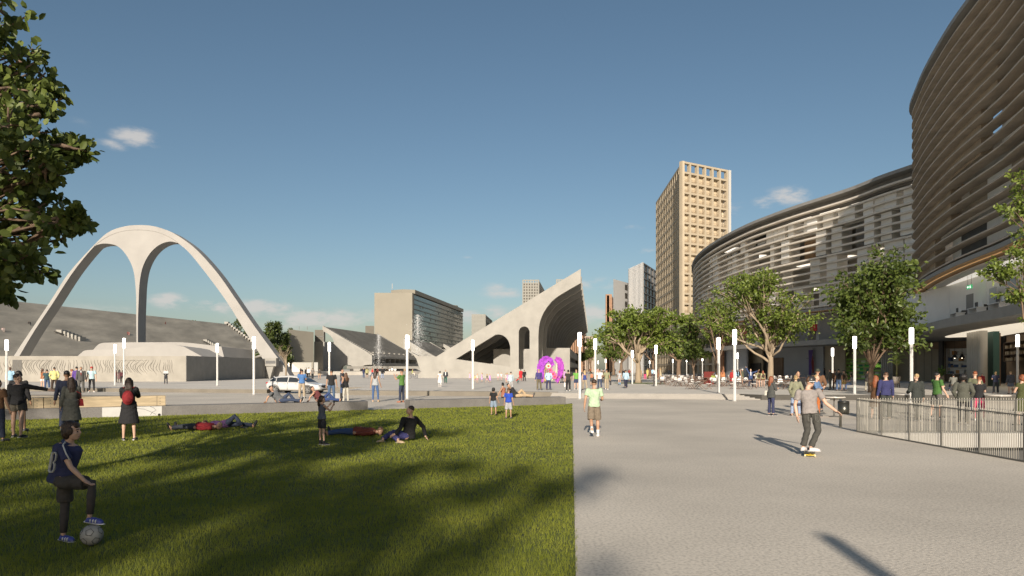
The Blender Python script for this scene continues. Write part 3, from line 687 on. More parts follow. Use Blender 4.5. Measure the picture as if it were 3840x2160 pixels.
o = m.build('side_windows', pane, t); o['kind'] = 'stuff'
# ================================================================ the curved louvred building on the right
cp = [(56, 200), (48.5, 182), (43.8, 165), (41.3, 150), (40.6, 135), (41.4, 121), (43, 112), (44.6, 105.8), (46.3, 100.5), (47.8, 95.5), (48.7, 90.0), (49.8, 86.0), (50.5, 83.2), (49.7, 81.3), (47.6, 79.9), (45.3, 77.4), (42.7, 71.7), (40.6, 66.6), (38, 59.2), (36.4, 53.6), (35.3, 49.5), (33.8, 45), (32.4, 40), (31, 34), (30, 26), (30, 16)]
CC = np.array([[v.x, v.y] for v in spline([(a, b, 0) for a, b in cp], 14)])
seg = np.linalg.norm(np.diff(CC, axis=0), axis=1); SS = np.concatenate([[0], np.cumsum(seg)]); SLEN = SS[-1]
TT = np.gradient(CC, axis=0); TT /= np.linalg.norm(TT, axis=1)[:, None]; CN = np.stack([TT[:, 1], -TT[:, 0]], 1)
def cpt(s, off=0.0):
    x = np.interp(s, SS, CC[:, 0]); y = np.interp(s, SS, CC[:, 1]); nx = np.interp(s, SS, CN[:, 0]); ny = np.interp(s, SS, CN[:, 1])
    k = math.hypot(nx, ny); return Vector((x + off * nx / k, y + off * ny / k, 0))
def s_of(px, off=0.0, near=True):
    "arc length where the sight line at column px meets the curve at that offset (nearest or farthest hit)"
    ss = np.linspace(0, SLEN, 1500); r = np.array([(lambda p: p.x / p.y)(cpt(s, off)) for s in ss]) - (px - HX) / FPX
    idx = np.where(np.sign(r[1:]) != np.sign(r[:-1]))[0]
    if len(idx) == 0: return float(ss[int(np.argmin(np.abs(r)))])
    return float(ss[idx[-1] if near else idx[0]])
def band(mb, s0, s1, o0, o1, z0, z1, step=1.2):
    n = max(2, int(abs(s1 - s0) / step) + 1); st = [s0 + (s1 - s0) * i / (n - 1) for i in range(n)]; base = len(mb.v); vs = []; fs = []
    for s in st:
        a, b = cpt(s, o0), cpt(s, o1); vs += [(a.x, a.y, z0), (b.x, b.y, z0), (b.x, b.y, z1), (a.x, a.y, z1)]
    for i in range(n - 1):
        for k in range(4):
            a, b = i * 4 + k, i * 4 + (k + 1) % 4; fs.append((a, b, b + 4, a + 4))
    fs.append((0, 3, 2, 1)); q = (n - 1) * 4; fs.append((q, q + 1, q + 2, q + 3)); mb.add(vs, fs); return mb
def bandobj(name, mat, par, *a): return band(MB(), *a).build(name, mat, par)
louv_m = M('weathered louver sunlit tone', (.66, .60, .51), .8, .14, .6, .1, detail=8, stretch=(1, 1, 3)); louv_d = M('louver shade tone', (.47, .40, .32), .8, .2, .5, .1, detail=8, stretch=(1, 1, 3))  # far blades paler, near blades darker: sun and shade put into the colours
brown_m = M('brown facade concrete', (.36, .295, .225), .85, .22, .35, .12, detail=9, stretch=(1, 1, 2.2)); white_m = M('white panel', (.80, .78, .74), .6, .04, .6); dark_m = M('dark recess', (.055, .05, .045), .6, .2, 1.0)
grey_m = M('mid grey panel', (.25, .24, .225), .7, .1, .8); soff_m = M('warm timber soffit', (.55, .33, .15), .6, .12, 1.2, stretch=(1, 5, 1)); slab_m = M('slab edge', (.27, .26, .24), .7, .1, .8); ceil_m = M('plaster ceiling', (.60, .58, .54), .8, .04, .6)
bigb = thing('curved_building', 'big S-shaped building wrapped in horizontal louvers over open shops, right side', 'building')
SJ = float(np.interp(0, [-1, 1], [0, 0])); SJ = s_of(3419, 0, True)
# find joint: arc length of the nose (tangent silhouette)
ratio = np.array([c[0] / c[1] for c in CC]); jn = int(np.argmin(np.where((CC[:, 1] < 84) & (CC[:, 1] > 70), ratio, 9))); SJ = float(SS[int(np.argmin(np.hypot(CC[:, 0] - 49.7, CC[:, 1] - 81.3)))])
ZS, ZF, ZR0, ZR1 = 11.0, 6.3, 27.0, 31.2
def louver(s0, s1, z):
    # blade a little thicker at the root, tipped downward to the outside
    n = max(2, int((s1 - s0) / 1.1) + 1); vs = []; fs = []
    for i in range(n):
        s = s0 + (s1 - s0) * i / (n - 1); a, b = cpt(s, 0), cpt(s, -1.15); e = .25 if z < ZR0 and s0 < 1 else .12
        vs += [(a.x, a.y, z), (b.x, b.y, z + .12), (b.x, b.y, z + .34), (a.x, a.y, z + e)]
    for i in range(n - 1):
        for k in range(4): a, b = i * 4 + k, i * 4 + (k + 1) % 4; fs.append((a, b, b + 4, a + 4))
    fs.append((0, 3, 2, 1)); q = (n - 1) * 4; fs.append((q, q + 1, q + 2, q + 3)); m = MB(); m.add(vs, fs); return m.build('louver', louv_m if s0 < 1 else louv_d, bigb)
NL0, NL1 = 15, 18
for k in range(NL0): louver(0, SJ + 1.5, ZS + .2 + (ZR0 - 1.4 - ZS) * k / (NL0 - 1))
for k in range(NL1): louver(SJ, SLEN, ZS + .2 + (ZR1 - .9 - ZS) * k / (NL1 - 1))
bandobj('roof_edge', slab_m, bigb, 0, SJ + 1.4, .25, -14, ZR0, ZR0 + .45); bandobj('parapet', M('dark parapet', (.20, .19, .175), .6, .2, .8), bigb, 0, SJ + 1.4, -1.3, -2.0, ZR0 - 1.3, ZR0 - .003)
bandobj('roof_edge', slab_m, bigb, SJ, SLEN, .25, -14, ZR1, ZR1 + .4)
# end walls and deep core so nothing is hollow
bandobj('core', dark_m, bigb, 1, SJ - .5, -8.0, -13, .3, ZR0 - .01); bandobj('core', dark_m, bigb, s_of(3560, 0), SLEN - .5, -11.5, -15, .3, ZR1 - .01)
for k in range(1, 4): bandobj('floor_slab', ceil_m, bigb, 0.5, SJ, -1.2, -7.9, ZS + k * 4.0 - .35, ZS + k * 4.0)
bandobj('soffit_slab', slab_m, bigb, 0.3, SLEN, .05, -8.5, ZS - .35, ZS); bandobj('soffit', soff_m, bigb, 0.4, SLEN, -.02, -8.4, ZS - .42, ZS - .353)
glow = M('warm cove light', (1.0, .62, .28), .5, .02, 1, emit=.14)
bandobj('cove_light', glow, bigb, s_of(3360, 0), SLEN - 2, -.5, -.62, ZS - .47, ZS - .422)
# rooms behind the far louvers
rr = random.Random(21); interior = [white_m, white_m, grey_m, M('timber lining', (.33, .21, .11), .6, .15, 1, stretch=(1, 1, .2)), M('warm grey wall', (.42, .39, .35), .7, .06, .5)]
for k in range(4):
    z0, z1 = ZS + 4 * k + .01, ZS + 4 * k + 3.64
    if k == 3: z1 = ZR0 - 1.92
    s = 1.5
    while s < SJ - 1.2:
        w_ = rr.choice([1.0, 1.3, 2.2, 3.0, 3.6]); e = min(s + w_, SJ - .3); r = rr.random()
        if s < s_of(2740, 0, False) * .0 + 26: # rounded end: closed grey wall
            bandobj('wall_panel', louv_m if r < .8 else white_m, bigb, s, e, -1.35 if r < .8 else -1.3, -1.7, z0, z1)
        elif r < .52: bandobj('white_panel', white_m, bigb, s, min(e, s + 2.0), -.45 - rr.uniform(0, .35), -2.6, z0, z1)
        elif r < .64: bandobj('wall_panel', rr.choice(interior), bigb, s, e, -2.2, -2.4, z0, z1)
        elif r < .80: bandobj('room_back', rr.choice(interior + [white_m]), bigb, s, e, -5.0, -5.2, z0, z1)
        if .52 < r < .8 and rr.random() < .6:
            bandobj('sill_wall', rr.choice(interior), bigb, s + .1, e - .1, -2.4, -2.6, z0, z0 + rr.uniform(.8, 1.3))
        s = e + .02
rl = M('added room glow', (1, .90, .76), .5, 0, 1, emit=.9)  # glowing strips added to brighten the white panels of the far rooms
for k in range(4):
    q = 30.0
    while q < SJ - 6:
        e = q + rr.uniform(2, 6)
        if rr.random() < .55: bandobj('added_ceiling_glow', rl, bigb, q, e, -2.9, -5.0, ZS + 4 * k + (3.56 if k < 3 else 3.3), ZS + 4 * k + (3.6 if k < 3 else 3.36))
        q = e + rr.uniform(.5, 4)
bandobj('lining', M('warm grey wall'), bigb, 1.2, SJ - .4, -7.6, -7.95, ZS + .02, ZR0 - 1.95)
# near volume: closed brown nose, glazed rooms farther along
sn = s_of(3600, 0); sm = s_of(3505, 0)
for k in range(5):
    z0, z1 = ZS + 4 * k + .01, min(ZS + 4 * k + 4.0, ZR1 - .01)
    cut = s_of([3475, 3530, 3640, 3700, 3800][k], 0)
    bandobj('wall', brown_m, bigb, SJ + .1, cut, -.75, -1.6, z0, z1)
    s = cut + .05
    while s < SLEN - 3:
        e = s + rr.choice([2.4, 3.2, 4.6]); r = rr.random()
        bandobj('wall_panel' if r < .75 else 'window', [white_m, brown_m, soff_m, dark_m][0 if r < .5 else 1 if r < .7 else 2 if r < .8 else 3], bigb, s, e, -2.2, -2.4, z0, z1 - .5); s = e + .04
    bandobj('floor_slab', ceil_m, bigb, cut, SLEN - 1, -1.2, -6, z1 - .45, z1 - .003)
# first floor, open to the plaza
bandobj('floor_slab', slab_m, bigb, .3, SLEN, .3, -9.4, ZF - .75, ZF); bandobj('ceiling', ceil_m, bigb, .5, SLEN - 1, -1.2, -9.4, ZS - .62, ZS - .50)
wp = [Vector(((p - HX) / FPX * d, d, 0)) for p, d in ((3392, 79.5), (3470, 74.5), (3560, 68.5), (3700, 60), (3900, 51.5), (4300, 40))]
for a, b in zip(wp[:-1], wp[1:]):
    nn_ = Vector((.6, .8, 0)) * .25; m = MB(); m.hexa([v + Vector((0, 0, ZF + .01)) for v in (a, b - (b - a) * .004, b - (b - a) * .004 + nn_, a + nn_)], [v + Vector((0, 0, ZS - .63)) for v in (a, b - (b - a) * .004, b - (b - a) * .004 + nn_, a + nn_)]); m.build('room_back', white_m, bigb)
s = 2.0
while s < SJ - 8:
    e = s + rr.choice([1.4, 2.4, 3.4, 5]); bandobj('wall_panel', rr.choice([white_m, white_m, interior[3], interior[2], grey_m]), bigb, s, e - .03, -rr.choice([3.2, 3.4, 4.6]), -5.0, ZF + .01, ZS - .63); s = e
for px in (3190, 3345, 3497): s = s_of(px, -4); bandobj('wall_panel', white_m, bigb, s, s + 1.5, -3.5, -8.7, ZF + .01, ZS - .63)
lp = M('added ceiling glow', (1, .94, .84), .5, .0, 1, emit=.36); lq = M('added shop glow', (1, .88, .70), .5, .0, 1, emit=.5)  # glowing ceilings added to brighten the office floor and the shops
bandobj('added_ceiling_glow', lp, bigb, SJ + 3, SLEN - 3, -2.2, -8.4, ZS - .68, ZS - .64); bandobj('added_ceiling_glow', lq, bigb, SJ + 3, SLEN - 3, -3.2, -8.4, ZF - .82, ZF - .77)
dw = Vector(((3622 - HX) / FPX * 64.4, 64.4, 0)); t_ = (wp[3] - wp[2]).normalized(); wn = Vector((t_.y, -t_.x, 0)); wn = wn if wn.y < 0 else -wn
m = MB(); q = [dw + wn * .06, dw + t_ * 1.7 + wn * .06, dw + t_ * 1.7 + wn * .02, dw + wn * .02]; m.hexa([v + Vector((0, 0, ZF + .012)) for v in q], [v + Vector((0, 0, ZF + 2.6)) for v in q]); m.build('door', grey_m, bigb)
c = Vector(((3636 - HX) / FPX * 61.3, 61.3, ZF + 3.0))
ex = thing('exit_sign', 'green lit exit sign above the grey door on the first floor', 'sign', c, math.atan2(-t_.y, -t_.x))
m = MB(); m.box(-.55, -.04, -.17, .55, .04, .17); m.build('board', M('exit green', (.03, .30, .10), .4, .02, 1, emit=.8), ex); m = MB(); m.bar((-.4, 0, .17), (-.4, 0, 1.0), .02).bar((.4, 0, .17), (.4, 0, 1.0), .02); m.build('hanger', steel_dark, ex)
m = MB(); m.box(.10, .042, -.06, .30, .05, .06); m.add([(.30, .05, -.12), (.45, .05, 0), (.30, .05, .12)], [(0, 1, 2)]); m.ell((-.25, .045, .09), (.045, .006, .045)); m.bar((-.25, .046, .04), (-.28, .046, -.04), .07); m.bar((-.28, .046, -.04), (-.38, .046, -.12), .04); m.bar((-.27, .046, -.04), (-.18, .046, -.12), .04)
m.build('pictogram', M('sign white', (.9, .95, .9), .5, .0, 1, emit=.9), ex)
# ---- ground floor fronts
def front(px0, px1, off, mat, z0=PZ, z1=ZF - .76, name='shop_wall', th=.25):
    a, b = s_of(px0, off), s_of(px1, off)
    return bandobj(name, mat, bigb, min(a, b), max(a, b), off, off - th, z0, z1)
bluegrey = M('blue grey render', (.30, .32, .345), .8, .06, .4); shopbrown = M('shop brown', (.165, .115, .075), .8, .2, .8); tan = M('tan plaster', (.34, .29, .21), .8, .12, .6)
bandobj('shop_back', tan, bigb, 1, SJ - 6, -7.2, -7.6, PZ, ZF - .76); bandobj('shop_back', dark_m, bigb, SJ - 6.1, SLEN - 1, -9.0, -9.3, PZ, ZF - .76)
s0 = 4.0
for i in range(14):
    s1 = s0 + rr.choice([3, 4, 6]); 
    if s1 > SJ - 38: break
    bandobj('shop_front', rr.choice([dark_m, tan, bluegrey, shopbrown]), bigb, s0, s1 - .1, -5.5, -5.9, PZ, ZF - .77); s0 = s1 + rr.choice([.3, 2.0])
front(2716, 2800, -1.6, bluegrey); front(2810, 2858, -3.5, tan); front(2866, 3088, -5.0, bluegrey); front(3094, 3170, -5.3, tan)
front(2700, 2712, -.9, M('rust door', (.20, .09, .04), .7))
front(2898, 2935, -4.7, shopbrown, PZ, 3.9, 'bookcase'); front(2815, 2850, -3.2, dark_m, PZ, 3.0, 'bookcase')
shelf_items = [M('box white', (.62, .60, .55), .7), M('box blue', (.06, .10, .20), .7), M('box orange', (.50, .25, .08), .7), M('box brown', (.20, .13, .08), .7), M('box green', (.05, .32, .08), .6), M('box teal', (.06, .20, .17), .7)]
def shelves(px0, px1, off, z0, z1, n, name, back, board, items, dens=.8, hmax=.55, frame=True):
    a, b = sorted((s_of(px0, off), s_of(px1, off))); bandobj(name, back, bigb, a, b, off - .55, -abs(off) - .62, z0, z1)
    L = b - a
    for k in range(n + 1): z = z0 + (z1 - z0) * k / n; bandobj('shelf_board', board, bigb, a, b, off, off - .54, z, z + .06)
    if frame:
        for s in (a - .07, b + .005): bandobj('shelf_side', board, bigb, s, s + .065, off + .01, off - .62, z0, z1 + .06)
    for k in range(n):
        z = z0 + (z1 - z0) * k / n + .063; s = a + .1
        while s < b - .3:
            w_ = rr.uniform(.2, .7)
            if rr.random() < dens and s + w_ < b - .05:
                h = min((z1 - z0) / n - .12, rr.uniform(.25, hmax)); bandobj('stored_box', rr.choice(items), bigb, s, s + w_, off - .12, off - .5, z, z + h)
            s += w_ + .06
shelves(3552, 3634, -6.5, 1.3, 4.5, 4, 'shelf_unit', white_m, M('shelf pale', (.52, .50, .46), .6), shelf_items[:4], .7, .5)
front(3535, 3640, -7.3, M('slim brick', (.26, .18, .12), .85, .18, 1.2, .3, stretch=(.3, .3, 5))); front(3520, 3537, -6.0, dark_m, PZ, ZF - .76)
shelves(3764, 3850, -8.0, 2.7, 4.6, 3, 'jar_shelf', shopbrown, M('shelf dark', (.07, .045, .03), .6), [M('jar pale', (.38, .33, .25), .4), M('jar tan', (.25, .19, .12), .4)], .7, .36)
front(3712, 3850, -8.7, shopbrown); front(3725, 3742, -6.5, M('copper brown', (.22, .13, .08), .6)); front(3694, 3726, -5.2, M('teal panel', (.045, .115, .10), .6, .1, .5), name='teal_panel', th=.5)
front(3352, 3520, -8.6, dark_m); front(3352, 3522, -6.0, soff_m if False else M('timber beam', (.24, .16, .10), .7, .15, .8), 4.55, ZF - .9, 'beam')
for px in (3372, 3405, 3436, 3465, 3494): s = s_of(px, -7.2); bandobj('mullion', steel_dark, bigb, s, s + .12, -7.2, -7.3, PZ, 4.5)
for z in (1.9, 3.1, 4.4): a, b = sorted((s_of(3350, -7.25), s_of(3520, -7.25))); bandobj('transom', steel_dark, bigb, a, b, -7.25, -7.33, z, z + .1)
for px0, px1, za, zb in ((3374, 3403, 2.0, 3.0), (3440, 3462, 2.0, 3.05), (3468, 3492, 2.0, 4.3), (3376, 3402, 3.2, 4.3)): front(px0, px1, -7.7, M('pale shop wall', (.36, .34, .30), .7), za, zb, 'shop_wall', .1)  # paler wall panels behind the glazing bars
# green grocer shelf with the word Bio
shelves(3172, 3302, -7.0, .5, 3.4, 5, 'grocer_shelf', M('shelf black', (.03, .03, .028), .6), M('lime shelf edge', (.20, .48, .06), .5, .05, 1, emit=.12), [shelf_items[4], shelf_items[5], shelf_items[3], shelf_items[0]], .6, .4, False)
def text3d(name, txt, size, mat, parent, loc, rz, ext=.01, rx=90):
    cu = bpy.data.curves.new(name, 'FONT'); cu.body = txt; cu.size = size; cu.extrude = ext; cu.align_x = 'CENTER'; cu.align_y = 'CENTER'
    tmp = bpy.data.objects.new(name, cu); col.objects.link(tmp); bpy.context.view_layer.update()
    me = bpy.data.meshes.new_from_object(tmp.evaluated_get(bpy.context.evaluated_depsgraph_get())); bpy.data.objects.remove(tmp)
    me.materials.clear(); me.materials.append(mat); me.transform(Matrix.Rotation(R(rx), 4, 'X'))
    o = link(name, me, None, parent); o.location = loc; o.rotation_euler = (0, 0, rz); return o
sb = s_of(3296, -6.6); c = cpt(sb, -6.6); t_ = (cpt(sb + .3, -6.6) - cpt(sb - .3, -6.6)).normalized(); c.z = 2.5
sg = thing('shop_sign', 'dark sign board reading Bio in lime letters by the grocer shelf', 'sign', c, math.atan2(-t_.y, -t_.x) + math.pi)
m = MB(); m.box(-1.0, .02, -.45, .7, .06, .45); m.build('board', M('sign dark green', (.02, .07, .02), .5), sg)
text3d('lettering', 'Bio', .85, M('lime letters', (.40, .75, .10), .5, .0, 1, emit=.35), sg, (0, 0, -.05), 0)
# banner
sb = s_of(3043, -4.6); c = cpt(sb, -4.5); t_ = (cpt(sb + .3, -4.5) - cpt(sb - .3, -4.5)).normalized()
bn = thing('banner', 'tall purple and dark red hanging banner on the blue grey shop wall', 'banner', (c.x, c.y, PZ + .7), math.atan2(t_.y, t_.x))
m = MB(); m.prism([[(-.35, 0), (.05, 0), (.18, 1.0), (.05, 2.0), (.22, 2.9), (.4, 4.0), (-.4, 4.0), (-.35, 2)]], lambda p: (p[0] * 1.3, -.06, p[1]), lambda p: (p[0] * 1.3, .0, p[1])); m.build('purple_cloth', M('purple cloth', (.085, .05, .20), .9, .1, 2), bn)
m = MB(); m.prism([[(.3, .3), (.55, .3), (.5, 2.2), (.35, 3.2), (.25, 2.8), (.1, 2.0), (.24, 1.0)]], lambda p: (p[0] * 1.3 + .02, -.04, p[1]), lambda p: (p[0] * 1.3 + .02, -.01, p[1])); m.build('red_cloth', M('dark red cloth', (.16, .03, .03), .9), bn)
m = MB(); m.bar((-1.0, -.02, 2.7), (.9, -.02, 2.7), .08); m.build('bracket', steel_dark, bn)
# pipe columns
pipe_m = M('pale ribbed column', (.46, .44, .40), .5, .06, 1.2)
def pipes(px0, px1, off, label, n=6, z1=ZF - .76):
    a, b = sorted((s_of(px0, off), s_of(px1, off))); t = thing('column_cluster', label, 'column', cpt((a + b) / 2, off) + Vector((0, 0, PZ)))
    for k in range(n):
        p = cpt(a + (b - a) * (k + .5) / n, off) - t.location; p.z = 0; m = MB(); r = (b - a) / n * .43; m.tube([p, p + Vector((0, 0, z1 - PZ - .003))], r, 12); m.build('pipe', pipe_m, t, True)
    return t
pipes(3306, 3350, -5.6, 'cluster of pale vertical pipes by the Bio grocer, behind the tree'); pipes(3638, 3692, -4.0, 'cluster of pale vertical pipes beside the teal panel')
# office furniture on the first floor
def desk(px, off, label):
    s = s_of(px, off); c = cpt(s, off); t_ = (cpt(s + .3, off) - cpt(s - .3, off)).normalized(); t = thing('desk', label, 'desk', (c.x, c.y, ZF), math.atan2(t_.y, t_.x))
    m = MB(); m.box(-1.1, -.4, .7, 1.1, .4, .76); m.build('desktop', white_m, t)
    for x in (-1.0, .95): m = MB(); m.box(x, -.35, 0, x + .06, .35, .7); m.build('leg', white_m, t)
    for x in (-.5, .55): m = MB(); m.box(x - .3, .1, .86, x + .3, .14, 1.26); m.box(x - .05, .1, .763, x + .05, .14, .858); m.build('monitor', white_m if x > 0 else dark_m, t)
for px, off, lb in ((3590, -1.6, 'white office desk nearest the grey door on the first floor'), (3665, -1.5, 'white office desk with monitors behind the slab edge, middle one'), (3745, -1.5, 'white office desk nearest the right edge of the picture')): desk(px, off, lb)
def office_chair(px, off, label):
    s = s_of(px, off); c = cpt(s, off); t = thing('office_chair', label, 'chair', (c.x, c.y, ZF), rnd.uniform(0, 6))
    m = MB(); m.lathe([(.03, .05), (.03, .45)], n=8); 
    for k in range(5): m.bar((0, 0, .06), (.3 * math.cos(k * 1.257), .3 * math.sin(k * 1.257), .04), .05)
    m.build('base', steel_dark, t); m = MB(); m.box(-.25, -.25, .45, .25, .25, .53); m.build('seat', dark_m, t); m = MB(); m.box(-.23, .22, .55, .23, .28, 1.15); m.build('backrest', dark_m, t)
for px, off, lb in ((3612, -2.6, 'dark swivel chair at the office desk near the grey door'), (3690, -2.5, 'dark swivel chair at the middle office desk'), (3770, -2.5, 'dark swivel chair near the right edge on the first floor')): office_chair(px, off, lb)
def frame_obj(px, off, z, w_, h_, mat, label):
    s = s_of(px, off); c = cpt(s, off); t_ = (cpt(s + .3, off) - cpt(s - .3, off)).normalized(); m = MB(); m.box(-w_ / 2, -.05, 0, w_ / 2, .05, h_); o = m.build('pinboard', mat, None); o.location = (c.x, c.y, z); o.rotation_euler = (0, 0, math.atan2(t_.y, t_.x)); tag(o, label, 'board')
frame_obj(3725, -3.0, ZF + .9, 1.5, 1.6, M('pale screen panel', (.45, .47, .47), .4), 'pale framed partition screen behind the middle desk'); frame_obj(3800, -2.6, ZF + 1.0, 1.6, 1.7, M('glass partition panel', (.30, .32, .33), .3), 'grey framed partition screen at the right edge of the first floor')
frame_obj(3735, -5.6, ZF + 2.6, 1.1, .8, M('poster green', (.12, .20, .13), .6), 'small green poster high on the white office wall'); frame_obj(3706, -5.6, ZF + 2.7, .7, .6, shopbrown, 'small brown poster left of the green poster on the office wall')
frame_obj(3052, -3.2, ZF + 1.6, 1.5, 1.1, M('red framed board', (.45, .03, .03), .5), 'red framed board in a first floor window above the purple banner'); frame_obj(2792, -2.9, ZF + 2.0, 2.2, .8, M('faded red board', (.42, .14, .10), .6), 'faded red notice in a first floor window behind the second lamp')
# pendant lamps in the shop
for px, lb in ((3580, 'left black pendant lamp before the pale shelf unit'), (3608, 'right black pendant lamp before the pale shelf unit')):
    s = s_of(px, -5.2); c = cpt(s, -5.2); t = thing('pendant_lamp', lb, 'lamp', (c.x, c.y, 3.3)); m = MB(); m.lathe([(.30, 0), (.27, .15), (.1, .45), (.03, .5)], n=14); m.build('lamp_shade', dark_m, t, True); m = MB(); m.bar((0, 0, .49), (0, 0, ZF - .76 - 3.3), .02); m.build('cord', steel_dark, t); m = MB(); m.ell((0, 0, .05), (.09, .09, .09)); m.build('bulb', M('bulb glow', (1, .85, .6), .4, 0, 1, emit=6), t)
# ================================================================ trees
def leaf_mat(key, lo, hi, trans=.3, sc=1.2):
    m = bpy.data.materials.new(key); m.use_nodes = True; t = m.node_tree; b = t.nodes['Principled BSDF']; b.inputs['Roughness'].default_value = .45; b.inputs['Specular IOR Level'].default_value = .35
    geo = NN(t, 'ShaderNodeNewGeometry'); r = NN(t, 'ShaderNodeValToRGB'); r.color_ramp.elements[0].color = (*lo, 1); r.color_ramp.elements[1].color = (*hi, 1)
    t.links.new(geo.outputs['Random Per Island'], r.inputs[0]); t.links.new(r.outputs[0], b.inputs['Base Color'])
    tr = NN(t, 'ShaderNodeBsdfTranslucent'); t.links.new(r.outputs[0], tr.inputs[0]); ms = NN(t, 'ShaderNodeMixShader'); ms.inputs[0].default_value = trans
    t.links.new(b.outputs[0], ms.inputs[1]); t.links.new(tr.outputs[0], ms.inputs[2]); t.links.new(ms.outputs[0], t.nodes['Material Output'].inputs[0]); return m
lf_light = leaf_mat('light plaza leaf', (.075, .115, .016), (.19, .24, .045)); lf_dark = leaf_mat('dark plaza leaf', (.045, .072, .014), (.125, .165, .035)); lf_near = leaf_mat('near tree leaf', (.055, .085, .018), (.165, .20, .045)); lf_pine = leaf_mat('conifer leaf', (.03, .048, .010), (.09, .115, .025), .15)
bark = M('brown bark', (.17, .115, .075), .9, .25, 3, .5, stretch=(1, 1, .25)); bark_p = M('pale bark', (.30, .235, .16), .9, .18, 2.5, .4, stretch=(1, 1, .25))
def leaves(name, pts, nrm, size, mat, parent, seed, aspect=.55, droop=.3):
    "one small folded leaf at each point"
    rs = np.random.RandomState(seed); n = len(pts); P = np.array(pts, np.float32); N_ = np.array(nrm, np.float32)
    a = rs.normal(size=(n, 3)) + N_ * .9; a[:, 2] -= droop; a /= np.linalg.norm(a, axis=1)[:, None]
    u = rs.normal(size=(n, 3)); u[:, 2] *= .6; s = np.cross(a, u); s /= np.linalg.norm(s, axis=1)[:, None] + 1e-9; up = np.cross(s, a)
    L = (size * rs.uniform(.65, 1.25, n))[:, None]; W = L * aspect * .5
    V = np.zeros((n, 6, 3), np.float32)
    V[:, 0] = P; V[:, 1] = P + a * L * .35 + s * W + up * W * .3; V[:, 2] = P + a * L * .75 + s * W * .8 + up * W * .25; V[:, 3] = P + a * L; V[:, 4] = P + a * L * .75 - s * W * .8 + up * W * .25; V[:, 5] = P + a * L * .35 - s * W + up * W * .3
    me = bpy.data.meshes.new(name); me.vertices.add(n * 6); me.vertices.foreach_set('co', V.reshape(-1)); me.loops.add(n * 8)
    idx = (np.arange(n)[:, None] * 6 + np.array([0, 1, 2, 3, 0, 3, 4, 5])[None]).astype(np.int32); me.loops.foreach_set('vertex_index', idx.reshape(-1))
    me.polygons.add(n * 2); me.polygons.foreach_set('loop_start', np.arange(0, n * 8, 4, dtype=np.int32)); me.polygons.foreach_set('loop_total', np.full(n * 2, 4, np.int32)); me.update()
    return link(name, me, mat, parent)
def wob(a, b, rs, amp, n=5):
    a, b = Vector(a), Vector(b); L = (b - a).length; out = []
    o1 = Vector((rs.uniform(-1, 1), rs.uniform(-1, 1), rs.uniform(-.3, .6))) * amp * L
    for i in range(n + 1):
        t = i / n; out.append(a.lerp(b, t) + o1 * math.sin(math.pi * t) + Vector((rs.uniform(-1, 1), rs.uniform(-1, 1), rs.uniform(-1, 1))) * amp * .25 * L * (0 if i in (0, n) else 1))
    return out
def tree(name, label, base, trunk_top, r0, clumps, mat, leaf, per, seed, barkm=bark, group=None, twigs=9, cat='tree', aspect=.5, forks=None, stems=1):
    "clumps: (centre, radii) in tree space; limbs reach every clump, twigs fill it, leaves sit round the twig ends"
    rs = random.Random(seed); t = thing(name, label, cat, base, 0, group); m = MB(); pts = []; nrm = []
    tops = []
    for k in range(stems):
        ft = Vector(trunk_top) + (Vector((rs.uniform(-.5, .5), rs.uniform(-.5, .5), rs.uniform(-.4, .4))) if k else Vector())
        tp = wob((.25 * k, 0, -.1), ft, rs, .03, 6); m.tube(tp, [r0 * (1.35 if i == 0 else 1 - .35 * i / 6) / (1 + .35 * k) for i in range(7)], 9); tops.append((tp, ft))
    for ci, (c, rad) in enumerate(clumps):
        c = Vector(c); rad = Vector(rad) if isinstance(rad, tuple) else Vector((rad,) * 3); tp, ft = tops[ci % stems]
        st = tp[-1] if rs.random() < .6 else tp[-1 - rs.randrange(1, 3)]
        lp = wob(st, c, rs, .12, 6); rb = r0 * rs.uniform(.34, .5); m.tube(lp, [rb * (1 - .75 * i / 6) for i in range(7)], 6)
        for q in range(twigs):
            u = Vector((rs.gauss(0, 1), rs.gauss(0, 1), rs.gauss(0, .9))).normalized() * rs.uniform(.55, 1.0); e = c + Vector((u.x * rad.x, u.y * rad.y, u.z * rad.z))
            s_ = lp[rs.randrange(3, 7)]; tw = wob(s_, e, rs, .12, 4); m.tube(tw, [rb * .28 * (1 - .7 * i / 4) + .004 for i in range(5)], 4)
            for k in range(per):
                # leaves thin out from the twig tip
                b0 = tw[rs.choice((2, 3, 3, 4, 4, 4))]; sp = .22 * rad.length / 1.7 * rs.uniform(.3, 1)
                d_ = Vector((rs.gauss(0, 1), rs.gauss(0, 1), rs.gauss(0, .65))); p = b0 + d_ * sp; pts.append(tuple(p)); v = (p - c); nrm.append(tuple(v.normalized() if v.length > 1e-4 else v))
    m.build('trunk', barkm, t, True); leaves('crown', pts, nrm, leaf, mat, t, seed, aspect); return t
def crown_clumps(rs, rx, ry, z0, z1, n, r):
    out = []; 
    for i in range(n):
        a = 2.399 * i + rs.uniform(-.4, .4); f = math.sqrt((i + .6) / n); zz = rs.uniform(0, 1); k = math.sqrt(max(.05, 1 - (2 * zz - 1) ** 2 * .75))
        out.append(((rx * f * k * math.cos(a), ry * f * k * math.sin(a), z0 + (z1 - z0) * zz), (r * rs.uniform(.75, 1.25), r * rs.uniform(.75, 1.25), r * rs.uniform(.5, .8))))
    return out
rs = random.Random(31)
